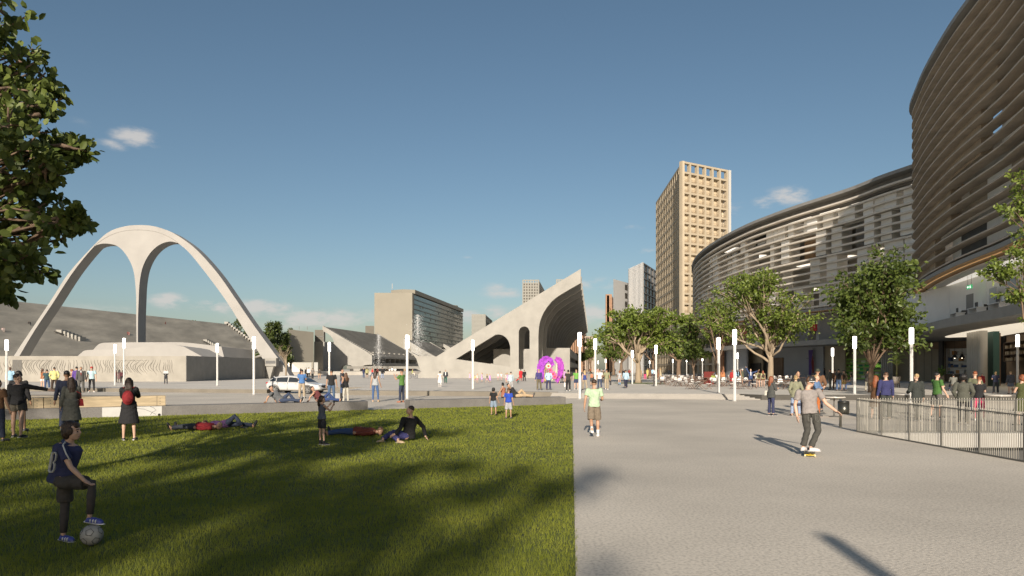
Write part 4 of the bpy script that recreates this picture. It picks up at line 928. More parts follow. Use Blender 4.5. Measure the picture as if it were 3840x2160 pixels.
def plaza_tree(px, d, wpx, ytop, ybot, yfork, label, mat, leaf, n, per, seed, r0=.3, dx=0, group=None, barkm=bark, twigs=9, stems=1, zf=PZ):
    b = Vector(((px - HX) / FPX * d, d, zf)); rs = random.Random(seed); k = d / FPX; rx = wpx * k / 2; zt = EYE + (HY - ytop) * k - zf; zb = EYE + (HY - ybot) * k - zf; fz = EYE + (HY - yfork) * k - zf
    rc = (zt - zb) * .26; cl = [((c[0] + dx * k, c[1], c[2]), r) for c, r in crown_clumps(rs, rx - rc * .8, (rx - rc * .8) * .8, zb + rc * .5, zt - rc * .6, n, rc)]
    return tree('plaza_tree', label, b, (0, 0, fz), r0, cl, mat, leaf, per, seed, barkm, group, twigs, stems=stems)
plaza_tree(2393, 78, 390, 1125, 1330, 1325, 'light green plaza tree on a grass patch, nearest on the street left of the cafe', lf_light, .40, 20, 40, 41, .36, 20, barkm=bark_p)
plaza_tree(2888, 72, 500, 1000, 1285, 1320, 'tall open branched plaza tree in the middle of the cafe tables', lf_light, .34, 24, 34, 42, .36, -30, barkm=bark_p, twigs=10)
plaza_tree(3268, 47, 400, 935, 1330, 1370, 'dense dark leaved plaza tree in front of the Bio grocer', lf_dark, .30, 20, 60, 43, .2, 20, stems=2, twigs=11)
plaza_tree(2545, 112, 330, 1165, 1330, 1345, 'dark leaved tree behind the far cafe tables, left of the curved building', lf_dark, .55, 12, 24, 44, .4)
plaza_tree(2690, 100, 260, 1110, 1290, 1330, 'sparse light tree close to the rounded end of the curved building', lf_light, .45, 11, 18, 45, .28)
plaza_tree(2600, 84, 190, 1270, 1350, 1372, 'small dark leaved young tree among the cafe tables', lf_dark, .40, 8, 16, 46, .12)
plaza_tree(2330, 150, 230, 1190, 1345, 1350, 'round street tree behind the nearest street tree, second in the row', lf_dark, .7, 9, 22, 47, .4)
plaza_tree(2300, 190, 190, 1190, 1350, 1355, 'street tree farther down the row, with its crown against the white offices', lf_light, .8, 9, 20, 48, .4)
plaza_tree(2165, 230, 130, 1300, 1360, 1365, 'small distant street tree right of the ribbed grandstand', lf_dark, .9, 7, 16, 49, .4); plaza_tree(2215, 260, 90, 1270, 1350, 1362, 'distant light street tree before the terracotta block', lf_light, .9, 7, 14, 50, .4)
plaza_tree(2450, 165, 260, 1240, 1350, 1352, 'dark street tree behind the second lamp of the street, low crown', lf_dark, .7, 9, 20, 51, .4)
# right edge tree with feathery twigs
b = Vector((22.75, 30, 0)); cl = [((-.1, 0, 9.9), (1.0, .9, .8)), ((-.7, .1, 9.0), (.7, .6, .5)), ((.7, 0, 8.6), (1.2, 1, .8)), ((-.9, .0, 6.7), (1.0, .8, .4)), ((-1.4, 0, 6.1), (.8, .7, .35)), ((-.5, .2, 5.2), (.9, .8, .4)), ((.8, 0, 5.6), (1.2, 1, .7)), ((-.2, 0, 7.4), (.8, .8, .5)), ((1.4, 0, 7.2), (1.3, 1, .9)), ((.2, -.2, 4.2), (.6, .6, .3))]
tree('plaza_tree', 'thin feathery tree cut by the right edge, before the open office floor', b, (.2, 0, 4.6), .11, cl, lf_light, .17, 46, 52, bark, twigs=9)
# the near tree on the left edge, big leaves
b = Vector((-8.6, 8.2, 0)); rs = random.Random(6); cl = []
k8 = 8.0 / FPX
for (x, y, rr_) in ((40, 200, .45), (130, 250, .4), (60, 330, .5), (180, 430, .35), (60, 480, .55), (150, 560, .5), (260, 545, .32), (310, 560, .22), (40, 640, .55), (170, 690, .4), (200, 640, .3), (60, 780, .5), (160, 800, .4), (250, 815, .3), (330, 820, .16), (60, 900, .45), (120, 960, .35), (50, 1040, .32), (150, 1000, .25), (20, 30, .35), (10, 110, .3), (-60, 300, .7), (-80, 550, .8), (-80, 800, .7), (-60, 1000, .5), (180, 310, .28), (215, 380, .2), (-150, 150, .8), (20, 1090, .2)):
    p = D(x - 30, y, 8.0 + rs.uniform(-.7, .7)) - b; cl.append((tuple(p), (rr_ * .78, rr_ * 1.0, rr_ * .66)))
for i in range(14): cl.append(((rs.uniform(-3, .4), rs.uniform(-2, 2), rs.uniform(4.5, 9.5)), (.9, .9, .7)))
tree('broadleaf_tree', 'near broad leaved tree reaching in from the left edge', b, (-.1, 0, 3.6), .16, cl, lf_near, .112, 20, 53, bark, twigs=10, aspect=.66)
# unseen trees behind the eye whose shade lies on the lawn and the paving
for i, (x, y, zt, zb, rx, n, per, lb) in enumerate(((-5.0, -21, 12.6, 7.6, 3.4, 11, 30, 'broad leaved tree behind the viewer, shading the middle of the lawn'), (-9.6, -19, 13.5, 6.5, 4.0, 13, 34, 'broad leaved tree behind the viewer, shading the lawn round the boy'), (-16.7, -15, 14, 7.6, 4.2, 12, 36, 'broad leaved tree behind the viewer, shading the left lawn'), (-22.5, 0, 11, 4.5, 4.2, 11, 22, 'broad leaved tree left of the viewer, shading the low wall'), (-7.8, -11, 12.0, 9.2, 3.2, 8, 22, 'broad leaved tree behind the viewer, shading the lying couple'), (5.2, -27.5, 12.0, 9.0, 2.6, 10, 80, 'small leaved tree behind the viewer, shading the near paving'))):
    r_ = random.Random(70 + i); rc = (zt - zb) * .24; tree('broadleaf_tree', lb, (x, y, 0), (0, 0, zb * .8), .25, crown_clumps(r_, rx, rx, zb, zt, n, rc), lf_near, .26, per, 80 + i, bark, 'shade trees round the viewer', twigs=10, aspect=.7)
# conifers by the arch
def conifer(px, d, ytop, ybase, wpx, label, seed, kind=0):
    k = d / FPX; b = Vector(((px - HX) * k, d, PZ)); H = EYE + (HY - ytop) * k - PZ; rs = random.Random(seed); t = thing('conifer', label, 'tree', b); m = MB(); m.tube([(0, 0, -.1), (0, 0, H * .5), (0, 0, H * .97)], [.3, .2, .04], 7); pts = []; nrm = []
    nb = 46; wm = wpx * k / 2
    for i in range(nb):
        f = .28 + .72 * i / nb; z = H * f; L = wm * (1 - (f - .28) / .78) ** .8 * rs.uniform(.6, 1.1) + .25; a = i * 2.4 + rs.uniform(-.3, .3); e = Vector((L * math.cos(a), L * math.sin(a), z + L * rs.uniform(.0, .45)))
        m.tube([(0, 0, z), e], [.07, .015], 4)
        for q in range(46):
            s_ = rs.uniform(.25, 1.05); p = Vector((0, 0, z)).lerp(e, s_) + Vector((rs.gauss(0, 1), rs.gauss(0, 1), rs.gauss(0, .7))) * (.26 + .05 * L); pts.append(tuple(p)); nrm.append((math.cos(a), math.sin(a), .5))
    m.build('trunk', bark, t, True); leaves('crown', pts, nrm, .62, lf_pine, t, seed, .35, -.1)
for i, a in enumerate(((1012, 178, 1212, 0, 60, 'tall dark conifer right of the arch, left one of the twin tops'), (1040, 182, 1210, 0, 62, 'tall dark conifer right of the arch, right one of the twin tops'), (994, 172, 1250, 0, 50, 'shorter dark conifer close to the right arch leg'), (1066, 186, 1252, 0, 62, 'dark conifer beside the blank beige hall'), (893, 262, 1196, 0, 90, 'dark conifer behind the stair end of the seating slope, left of the arch leg'), (925, 250, 1235, 0, 60, 'low dark conifer seen between seating slope and arch leg'), (1090, 260, 1232, 0, 40, 'dark conifer top rising behind the blank beige hall'))): conifer(*a, 90 + i)
def bush(px, d, ytop, wpx, label, seed):
    k = d / FPX; b = Vector(((px - HX) * k, d, PZ)); H = EYE + (HY - ytop) * k - PZ; r_ = random.Random(seed); rx = wpx * k / 2
    tree('broadleaf_tree', label, b, (0, 0, H * .5), .3, [((r_.uniform(-.8, .8) * rx, r_.uniform(-1, 1), H * r_.uniform(.55, .95)), (rx * .4, rx * .4, H * .12)) for _ in range(8)], lf_pine, .8, 18, seed, bark)
bush(1020, 150, 1300, 90, 'bushy green tree under the twin conifers', 111); bush(1060, 152, 1296, 80, 'bushy green tree left of the blank beige hall', 112); bush(725, 265, 1196, 40, 'small round treetop peeking over the seating slope', 113); bush(985, 190, 1330, 60, 'low bushy tree behind the right arch leg', 114)
# bare tree
b = G(1072, 1421, PZ); rs = random.Random(9); t = thing('bare_tree', 'thin leafless tree before the blank beige hall', 'tree', b); m = MB(); m.tube([(0, 0, -.1), (.05, 0, 2.2), (0, 0, 4.0)], [.16, .13, .1], 7)
for i in range(13):
    e = Vector((rs.uniform(-1.5, 1.2), rs.uniform(-1, 1), rs.uniform(3.6, 6.0))); lp = wob((0, 0, rs.uniform(1.9, 4.0)), e, rs, .1, 4); m.tube(lp, [.055, .045, .035, .025, .015], 5)
    for q in range(3): m.tube([lp[rs.randrange(2, 5)], e + Vector((rs.uniform(-.6, .6), rs.uniform(-.5, .5), rs.uniform(0, .7)))], [.022, .01], 4)
m.build('trunk', bark_p, t, True)
m = MB(); b = G(2398, 1437, PZ); m.lathe([(3.0, .004), (2.9, .03), (1.2, .06)], (0, 0, 0), 28); o = m.build('grass_patch', M('patch grass', (.08, .11, .02), .9, .25, 6, .5)); o.location = b; o['kind'] = 'structure'
# ================================================================ lamps
pole_m = M('lamp aluminium', (.62, .61, .58), .38, .05, 2, metal=.25); glow_m = M('lamp glass lit', (1.0, .95, .86), .5, 0, 1, emit=5.0); base_m = M('lamp base grey', (.35, .34, .32), .5, .05, 2)
_lamp = {}
def lamp(px, ytop, label, ybase=None, z=PZ, far=False, H=4.1):
    if ybase: b = G(px, ybase, z); d = b.y; h = EYE + (HY - ytop) / FPX * d - z
    else: d = (z + H - EYE) * FPX / (HY - ytop); b = Vector(((px - HX) / FPX * d, d, z)); h = H
    if 'm' not in _lamp:
        me = []; m = MB(); n = 20; prof = []
        # fluted pole
        vs = []; fs = []
        for zz in (0.0, 3.28):
            for k in range(n): r = .082 if k % 2 else .068; vs.append((r * math.cos(2 * math.pi * k / n), r * math.sin(2 * math.pi * k / n), zz))
        for k in range(n): fs.append((k, (k + 1) % n, n + (k + 1) % n, n + k))
        m.add(vs, fs); me.append(('pole', m.mesh('pole'), pole_m))
        m = MB(); m.lathe([(.095, 3.24), (.112, 3.25), (.112, 4.06), (.10, 4.08)], n=20); q = m.mesh('light_tube'); q.polygons.foreach_set('use_smooth', [True] * len(q.polygons)); me.append(('light_tube', q, glow_m))
        m = MB(); m.lathe([(.115, 4.081), (.115, 4.10), (.03, 4.12)], n=20); me.append(('cap', m.mesh('cap'), pole_m))
        m = MB(); m.lathe([(.15, 0), (.15, .02), (.10, .05)], n=20); me.append(('base', m.mesh('base'), base_m))
        for nm, q, mt in me: q.materials.append(mt)
        _lamp['m'] = me
    t = thing('street_lamp', label, 'street lamp', b, 0, 'white column lamps on the plaza'); t.scale = (1, 1, h / 4.1)
    for nm, q, mt in _lamp['m']: link(nm, q, None, t)
for a in ((25, 1274, 'lit column lamp at the left edge of the picture', 1462), (465, 1268, 'lit column lamp just left of the woman with the red backpack, taller of the pair', 1443), (431, 1291, 'lit column lamp of the pair by the mural, shorter one', 1446), (815, 1287, 'lit column lamp before the plain end of the mural wall', 1447), (1235, 1283, 'small lit column lamp before the pointed grandstand'), (1773, 1275, 'lit column lamp before the left half of the ribbed grandstand', 1460), (2232, 1270, 'lit column lamp above the man in the pale green shirt', 1462), (2371, 1314, 'lit column lamp left of the nearest street tree', 1440), (2460, 1294, 'lit column lamp left of the cafe tables, by a short post', 1448), (2695, 1266, 'lit column lamp at the cafe edge, left of the tall one at the steps', 1474), (3122, 1305, 'lit column lamp partly under the dense dark tree', 1447), (3205, 1261, 'lit column lamp right of the two people with backpacks', 1478), (3816, 1255, 'lit column lamp near the right edge before the brown shop')): lamp(a[0], a[1], a[2], a[3] if len(a) > 3 else None)
for px, yt, lb, yb in ((952, 1262, 'lit column lamp on the terrace left of the white car', 1481), (1527, 1256, 'lit column lamp on the terrace beside the man in the green shirt', 1497), (2174, 1246, 'lit column lamp at the left foot of the plaza steps', 1497), (2755, 1236, 'tallest lit column lamp, at the right foot of the plaza steps', 1505), (3418, 1229, 'lit column lamp behind the railing, by the man in the dark blazer', 1514)): lamp(px, yt, lb, yb, 0.0)
for px, yt, lb in ((2243, 1353, 'tiny far column lamp on the street, leftmost of the row'), (2271, 1347, 'tiny far column lamp on the street, second of the row'), (2326, 1350, 'tiny far column lamp before the row of street trees'), (2436, 1353, 'tiny far column lamp behind the short post'), (2523, 1347, 'small far column lamp before the pale blue shop wall'), (2575, 1342, 'small far column lamp by the young dark tree'), (2634, 1336, 'small column lamp among the cafe tables left of the red booth'), (2766, 1323, 'small column lamp just right of the tallest lamp')): lamp(px, yt, lb)
t_ = lamp(2950, 1285, 'column lamp added behind the viewer for its shadow on the near paving') if False else None
m = 0
b0 = Vector((2.35, -3.4, 0)); tt = thing('street_lamp', 'unseen column lamp added behind the viewer for the long shadow on the near paving', 'street lamp', b0, 0, 'white column lamps on the plaza')  # unseen post added only for the long shadow it throws
for nm, q, mt in _lamp['m']: link(nm, q, None, tt)

# ================================================================ railing round the pit
rail = M('railing steel', (.46, .43, .36), .5, .08, 4, metal=.2); railp = M('railing post dark', (.15, .145, .13), .45, .08, 4, metal=.5)
t = thing('railing', 'dark steel railing of thin upright bars round the basement ramp', 'railing', (10.5, 20.7, 0))
def rail_panel(a, b, nb):
    a, b = Vector(a), Vector(b); m = MB()
    for k in range(nb):
        p = a.lerp(b, (k + .5) / nb); m.bar(p + Vector((0, 0, .03)), p + Vector((0, 0, 1.03)), .013, .013)
    m.build('infill_bars', rail, t); m = MB(); m.bar(a + Vector((0, 0, .985)), b + Vector((0, 0, .955)), .024, .024); m.build('top_rail', railp, t); m = MB(); m.bar(a + Vector((0, 0, .02)), b + Vector((0, 0, .02)), .05, .03); m.build('bottom_rail', railp, t)
ys = [0, -1.35, -2.7, -4.05, -5.4, -6.75, -8.1, -9.45, -10.8, -13.5, -16.2]
for i in range(len(ys) - 1):
    rail_panel((-.03, ys[i], 0), (-.03, ys[i + 1], 0), int(abs(ys[i + 1] - ys[i]) / .064)); 
for y in ys: m = MB(); m.box(-.05, y - .015, 0, -.005, y + .015, 1.0); m.build('post', railp, t)
for i in range(6): rail_panel((0.02 + 2.4 * i, .05, 0), (2.4 * (i + 1), .05, 0), 30)
for i in range(1, 7): m = MB(); m.box(2.4 * i - .02, .02, 0, 2.4 * i + .02, .08, 1.0); m.build('post', railp, t)

# ================================================================ bin, tables, stool
b = G(3163, 1603); t = thing('litter_bin', 'round dark metal litter bin on a post beside the skateboarder', 'bin', b)
bin_m = M('bin bronze', (.10, .098, .082), .32, .1, 2, metal=.75)
m = MB(); m.lathe([(.165, .44), (.175, .45), (.175, .80), (.168, .80)], n=24); m.build('drum', bin_m, t, True); m = MB(); m.lathe([(.178, .802), (.178, .86), (.12, .875)], n=24); m.build('lid', M('bin lid', (.05, .05, .045), .4, .1, 2, metal=.6), t, True); m = MB(); m.tube([(0, .2, 0), (0, .2, .92)], .042, 12); m.build('post', M('post steel', (.32, .31, .27), .3, .05, 2, metal=.9), t, True)
tabl_top = M('table top pale', (.62, .57, .50), .25, .05, 2, spec=.8)
def bar_table(px, ytop, label, d, big=.42):
    x = (px - HX) / FPX * d; h = EYE - (ytop - HY) / FPX * d; t = thing('bar_table', label, 'table', (x, d, 0)); m = MB(); m.lathe([(big, h - .03), (big, h), (big * .97, h + .004)], n=28); m.build('table_top', tabl_top, t, True); m = MB(); m.tube([(0, 0, .02), (0, 0, h - .03)], .03, 10); m.build('column', railp, t); m = MB(); m.lathe([(.2, 0), (.2, .02), (.04, .05)], n=20); m.build('foot', railp, t)
bar_table(3128, 1488, 'round pale topped standing table left of the litter bin', 27.3); bar_table(3400, 1478, 'round standing table behind the railing near the man in navy', 29.5, .5); bar_table(3745, 1482, 'round standing table behind the railing near the right edge', 29, .45); bar_table(3075, 1497, 'round standing table half hidden behind the skateboarder', 30, .4)
o = MB().box(-.3, -.3, 0, .3, .3, .42).build('stone_stool', M('stool concrete', (.30, .29, .27), .8), None, bevel=.02); o.location = G(1262, 1499); tag(o, 'low grey stone block seat by the people near the car', 'stool')
o = MB(); o.tube([(0, 0, 0), (0, 0, .95)], .06, 10).lathe([(.065, .95), (.05, 1.0)], n=10); o = o.build('bollard', steel_dark); o.location = G(2452, 1449, PZ); tag(o, 'short dark post just left of a lamp at the cafe edge', 'bollard')

# ================================================================ cafe chairs and tables
wood_dk = M('chair timber brown', (.13, .075, .05), .6, .15, 4); shell_m = M('chair shell white', (.68, .66, .62), .5, .03, 3)
def chair_proto():
    t = thing('folding_chair', 'white backed folding chair with crossed brown legs among the cafe tables', 'chair', (0, 0, -50), 0, 'white backed folding chairs on the cafe terrace')
    m = MB(); m.prism([[(-.19, 0), (.19, 0), (.2, .14)] + arc(0, .14, .2, 0, 180, 8, .15)[1:]], lambda p: (p[0], .21 + p[1] * .18, .55 + p[1]), lambda p: (p[0], .225 + p[1] * .18, .55 + p[1])); m.build('backrest', shell_m, t)
    m = MB(); m.box(-.2, -.22, .44, .2, .18, .465); m.build('seat', shell_m, t)
    for s in (-1, 1):
        for ya, yb in ((-.24, .2), (.22, -.16)):
            m = MB(); m.bar((s * .215, ya, 0), (s * .215, yb, .45), .022); m.build('leg', wood_dk, t)
        m = MB(); m.bar((s * .215, .2, .45), (s * .205, .28, .86), .02); m.build('back_post', wood_dk, t)
    return t
def table_proto():
    t = thing('cafe_table', 'dark slatted folding cafe table with crossed brown legs', 'table', (0, 0, -50), 0, 'folding tables on the cafe terrace')
    m = MB(); 
    for k in range(6): m.box(-.55, -.4 + k * .135, .70, .55, -.4 + k * .135 + .12, .725)
    m.box(-.5, -.38, .675, .5, .38, .699); m.build('table_top', wood_dk, t)
    for s in (-1, 1):
        for d_ in (-1, 1): m = MB(); m.bar((-d_ * .48, s * .3 + d_ * .012, 0), (d_ * .42, s * .3 + d_ * .012, .68), .05, .025); m.build('leg', wood_dk, t)
    return t
cp0, tp0 = chair_proto(), table_proto(); first = [True, True]; rs = random.Random(14)
def put(proto, i, loc, rz):
    if first[i]: first[i] = False; proto.location = loc; proto.rotation_euler = (0, 0, rz)
    else: dup(proto, loc, rz)
taken = []
for py, xs in ((1459, (2626, 2790, 2950)), (1450, (2542, 2585, 2680, 2735, 2812)), (1441, (2480, 2640, 2768, 2850, 2915, 3010)), (1433, (2500, 2560, 2612, 2700, 2930, 3060)), (1426, (2520, 2590, 2665, 2745, 2830, 2985)), (1419, (2470, 2550, 2630, 2710, 2900))):
    for px in xs:
        c = G(px + rs.uniform(-6, 6), py + rs.uniform(-1.5, 1.5), PZ); rz = rs.uniform(-.5, .5); put(tp0, 1, c, rz)
        for k, (ox, oy, a) in enumerate(((-.1, .62, 0), (.15, -.65, math.pi), (.85, .05, -math.pi / 2), (-.85, 0, math.pi / 2))):
            if k == 3 and rs.random() < .45: continue
            if k == 1 and rs.random() < .4: continue
            v = Vector((ox, oy, 0)); v.rotate(Matrix.Rotation(rz, 3, 'Z')); put(cp0, 0, c + v, rz + a + rs.uniform(-.5, .5))
# red booth
b = G(2660, 1440, PZ); t = thing('booth', 'red high sided booth among the cafe tables', 'booth', b, R(28)); m = MB(); m.box(-.75, 0, 0, .75, .08, 1.35); m.build('back_panel', M('booth dark red', (.16, .03, .025), .6, .06), t); m = MB(); m.hexa([(.67, .08, 0), (.75, .08, 0), (.75, 1.0, 0), (.67, 1.0, 0)], [(.67, .08, 1.35), (.75, .08, 1.35), (.75, 1.0, 1.15), (.67, 1.0, 1.15)]); m.build('side_panel', M('booth bright red', (.50, .04, .035), .6, .06), t); m = MB(); m.box(-.7, .081, .35, .668, .7, .47); m.build('seat', M('booth bright red'), t)
# potted palm, plant barrel, easel shelf
b = G(3362, 1453, PZ); t = thing('potted_palm', 'tall potted palm standing before the dark glazed shop', 'plant', b); m = MB(); m.lathe([(.26, .35), (.33, .95), (.30, .95), (.28, .9)], n=18); m.build('pot', M('pot ceramic', (.42, .36, .29), .6, .2, 3), t, True); m = MB()
for k in range(4): m.bar((.25 * math.cos(k * 1.57 + .8), .25 * math.sin(k * 1.57 + .8), 0), (.2 * math.cos(k * 1.57 + .8), .2 * math.sin(k * 1.57 + .8), .5), .05)
m.build('stand', wood_dk, t); m = MB(); m.tube([(0, 0, .9), (.03, 0, 1.8), (0, 0, 2.6)], [.05, .04, .025], 7); m.build('stem', M('palm stem', (.25, .24, .10), .8), t, True); m = MB()
for k in range(11):
    a = k * 2.4; L = 1.2 + .5 * (k % 3) / 2; zz = 1.9 + 1.0 * k / 11; rib_ = [Vector((L * .55 * s * math.cos(a), L * .4 * s * math.sin(a), zz + 1.0 * s - .75 * s * s)) for s in [i / 7 for i in range(8)]]
    for i in range(1, 8):
        p = rib_[i]; s = (rib_[i] - rib_[i - 1]).normalized().cross(Vector((0, 0, 1))).normalized()
        for sg in (-1, 1): e = p + s * sg * .28 * (1 - i / 10) + Vector((0, 0, -.1)); q = rib_[i - 1].lerp(p, .3); m.add([q, p, e], [(0, 1, 2)])
m.build('frond', M('palm green', (.20, .27, .05), .5, .2, 3), t)
b = G(3528, 1447, PZ); t = thing('barrel_planter', 'small green plant on a grey barrel before the shelf unit', 'plant', b); m = MB(); m.lathe([(.26, 0), (.33, .5), (.27, 1.0)], n=18); m.build('barrel', M('barrel wood', (.22, .18, .14), .7, .2, 3, stretch=(5, 5, .3)), t, True)
pt = [(rs.gauss(0, .16), rs.gauss(0, .16), 1.35 + rs.gauss(0, .22)) for _ in range(120)]; leaves('foliage', pt, [(p[0], p[1], .3) for p in pt], .2, leaf_mat('planter leaf', (.06, .12, .02), (.14, .22, .04)), t, 5, .6)
# fountain jets: clouds of drops
water = M('water drops', (.80, .80, .78), .2, .02, 1, emit=0)
def jet(px, ytop, ybase, d, w_, label, n):
    rs_ = np.random.RandomState(n); b = Vector(((px - HX) / FPX * d, d, EYE - (ybase - HY) / FPX * d)); h = (ybase - ytop) / FPX * d; f = rs_.beta(1.3, 1.1, n); r = np.abs(rs_.normal(0, 1, n)) * w_ * (.25 + .75 * (1 - f)) ; a = rs_.uniform(0, 6.28, n); s = rs_.uniform(.012, .032, n) * (d / 130)
    P = np.stack([r * np.cos(a), r * np.sin(a), f * h], 1); T = np.array([[1, 1, 1], [1, -1, -1], [-1, 1, -1], [-1, -1, 1]]); V = (P[:, None] + T[None] * s[:, None, None]).reshape(-1, 3); F_ = (np.arange(n)[:, None, None] * 4 + np.array([[0, 1, 2], [0, 3, 1], [0, 2, 3], [1, 3, 2]])[None]).reshape(-1, 3)
    me = bpy.data.meshes.new('water_jet'); me.from_pydata(V.tolist(), [], F_.tolist()); me.update(); o = link('water_jet', me, water); o.location = b; tag(o, label, 'fountain jet')
jet(1566, 1180, 1345, 285, 3.6, 'tall white fountain spray before the office slab glazing', 2200); jet(1420, 1255, 1385, 212, 1.5, 'narrower white fountain spray before the dark balcony floors', 1100)

# ================================================================ the white car
car_m = M('car white paint', (.50, .495, .48), .22, .02, 1, spec=.7); cglass = M('car glass', (.030, .035, .038), .08, .2, 1, spec=.9); rub = M('tyre rubber', (.022, .022, .022), .8, .1, 4); rim_m = M('alloy rim', (.55, .54, .52), .3, .05, 4, metal=.8); blk = M('black trim', (.018, .018, .018), .4, .1, 3); redl = M('tail light red', (.45, .02, .02), .2, .05, 3); hl = M('head light glass', (.70, .70, .68), .1, .05, 3, spec=.9)
cpos = (G(1003, 1474) + G(1234, 1476)) / 2; t = thing('parked_car', 'white hatchback parked at the gap in the terrace edge, nose to the right', 'car', (cpos.x, 54.0, 0), R(-17)); t.scale = (1.03, 1, .95)
m = MB(); Lc = 4.75; prof = [(-2.30, .42, .62, .80), (-2.33, .55, .80, .80), (-2.2, .33, .95, .86), (-1.8, .26, .97, .89), (-.9, .24, .98, .90), (0, .24, .97, .90), (.8, .24, .93, .90), (1.3, .25, .90, .89), (1.8, .26, .82, .86), (2.15, .28, .72, .80), (2.32, .32, .60, .68), (2.38, .36, .50, .55)]
def csec(x, z0, z1, w_): h = z1 - z0; return [(x, -w_ * .86, z0), (x, -w_ * .97, z0 + h * .16), (x, -w_, z0 + h * .45), (x, -w_ * .985, z0 + h * .72), (x, -w_ * .93, z0 + h * .95), (x, -w_ * .80, z1), (x, 0, z1 + .025), (x, w_ * .80, z1), (x, w_ * .93, z0 + h * .95), (x, w_ * .985, z0 + h * .72), (x, w_, z0 + h * .45), (x, w_ * .97, z0 + h * .16), (x, w_ * .86, z0), (x, 0, z0 - .01)]
secs = [csec(*p) for p in prof[1:]]; n = 14; vs = [v for s in secs for v in s]; fs = []
for i in range(len(secs) - 1):
    for k in range(n): a, b = i * n + k, i * n + (k + 1) % n; fs.append((a, b, b + n, a + n))
fs += [tuple(range(n)), tuple((len(secs) - 1) * n + k for k in reversed(range(n)))]; m.add(vs, fs); body = m.build('body', car_m, t, True); sb_ = body.modifiers.new('sub', 'SUBSURF'); sb_.levels = sb_.render_levels = 2
cab = [(-2.16, .93, 1.02, .80, .72), (-1.75, .93, 1.36, .82, .62), (-1.1, .93, 1.465, .84, .62), (-.3, .93, 1.485, .84, .62), (.3, .92, 1.43, .84, .62), (.75, .90, 1.22, .83, .66), (1.32, .86, .90, .80, .72)]
def xsec(x, z0, z1, w0, w1, k=0.0): return [(x, -w0 - k, z0), (x, -(w0 * .45 + w1 * .55) - k, z0 + (z1 - z0) * .6), (x, -w1 - k * .5, z1 - .03), (x, -w1 * .6, z1 + k), (x, w1 * .6, z1 + k), (x, w1 + k * .5, z1 - .03), (x, (w0 * .45 + w1 * .55) + k, z0 + (z1 - z0) * .6), (x, w0 + k, z0)]
secs = [xsec(*p) for p in cab]; n = 8; m = MB(); vs = [v for s in secs for v in s]; fs = []
for i in range(len(secs) - 1):
    for k in range(n - 1): a, b = i * n + k, i * n + k + 1; fs.append((a, b, b + n, a + n))
fs += [tuple(range(n)), tuple((len(secs) - 1) * n + k for k in range(n))]; m.add(vs, fs); cb = m.build('cabin', car_m, t, True)
def cab_at(x):
    for i in range(len(cab) - 1):
        if cab[i][0] <= x <= cab[i + 1][0]: f = (x - cab[i][0]) / (cab[i + 1][0] - cab[i][0]); return tuple(cab[i][j] + (cab[i + 1][j] - cab[i][j]) * f for j in range(5))
    return cab[-1]
def side_pane(xs, top, bot, s):
    m = MB(); pts = []
    for x in xs:
        _, z0, z1, w0, w1 = cab_at(x); za = z0 + .03 + bot; zb = z0 + (z1 - z0) * .80 - .02 - top
        f = lambda z: (w0 + (w0 * .45 + w1 * .55 - w0) * min(1, (z - z0) / ((z1 - z0) * .6))) if z < z0 + (z1 - z0) * .6 else ((w0 * .45 + w1 * .55) + (w1 - (w0 * .45 + w1 * .55)) * (z - z0 - (z1 - z0) * .6) / ((z1 - .03 - z0) - (z1 - z0) * .6))
        zm = z0 + (z1 - z0) * .6; row = [za, min(max(zm, za + .005), zb - .003) if zb > za + .02 else za + .005, max(zb, za + .01)]; pts.append([(x, s * (f(z) + .012), z) for z in row])
    vs = [p for r_ in pts for p in r_]; fs = []
    for i in range(len(xs) - 1):
        for k in range(2): a = i * 3 + k; fs.append((a, a + 1, a + 4, a + 3))
    m.add(vs, fs); return m.build('side_window', cglass, t)
for s in (-1, 1):
    side_pane([-1.95, -1.7, -1.42], 0, .04, s); side_pane([-1.36, -1.0, -.6, -.36], 0, 0, s); side_pane([-.28, 0, .3, .6, .85], 0, 0, s)
m = MB(); (x0, a0, b0_, w0, v0), (x1, a1, b1, w1, v1) = cab_at(.36), cab_at(1.22); x0, x1 = .36, 1.22
m.add([(x0 + .02, -v0 * .9, b0_ - .035), (x0 + .02, v0 * .9, b0_ - .035), (x1 + .02, v1 * .95, b1 + .012), (x1 + .02, -v1 * .95, b1 + .012), (.78, -.60, 1.225), (.78, .60, 1.225)], [(0, 4, 5, 1), (4, 3, 2, 5)]); m.build('windscreen', cglass, t)
for v in (bpy.data.objects[-1:] if False else ()): pass
for x in (-1.45, 1.42):
    for s in (-1, 1):
        wh = bpy.data.objects.new('wheel', None); col.objects.link(wh); wh.parent = t; wh.location = (x, s * .80, .335)
        m = MB(); m.tube([(0, -.10, 0), (0, -.085, 0), (0, .085, 0), (0, .10, 0)], [.29, .335, .335, .29], 28); m.build('tyre', rub, wh); m = MB()
        m.tube([(0, s * .1005, 0), (0, s * .104, 0)], .245, 24); m.build('rim_well', blk, wh); m = MB()
        for k in range(10): a = k * 2 * math.pi / 10 + (.1 if k % 2 else -.1); m.bar((0, s * .108, 0), (.235 * math.cos(a), s * .108, .235 * math.sin(a)), .035, .012, up=(0, 1, 0))
        for k in range(24): a, b_ = k * 2 * math.pi / 24, (k + 1) * 2 * math.pi / 24; m.bar((.24 * math.cos(a), s * .108, .24 * math.sin(a)), (.24 * math.cos(b_), s * .108, .24 * math.sin(b_)), .02, .014, up=(0, 1, 0))
        m.build('rim', rim_m, wh)
        m = MB(); ar = [(x + .39 * math.cos(R(a)), s * .893, .335 + .39 * math.sin(R(a))) for a in range(-10, 191, 10)]; m.tube(ar, .025, 6); m.build('arch_trim', blk, t)
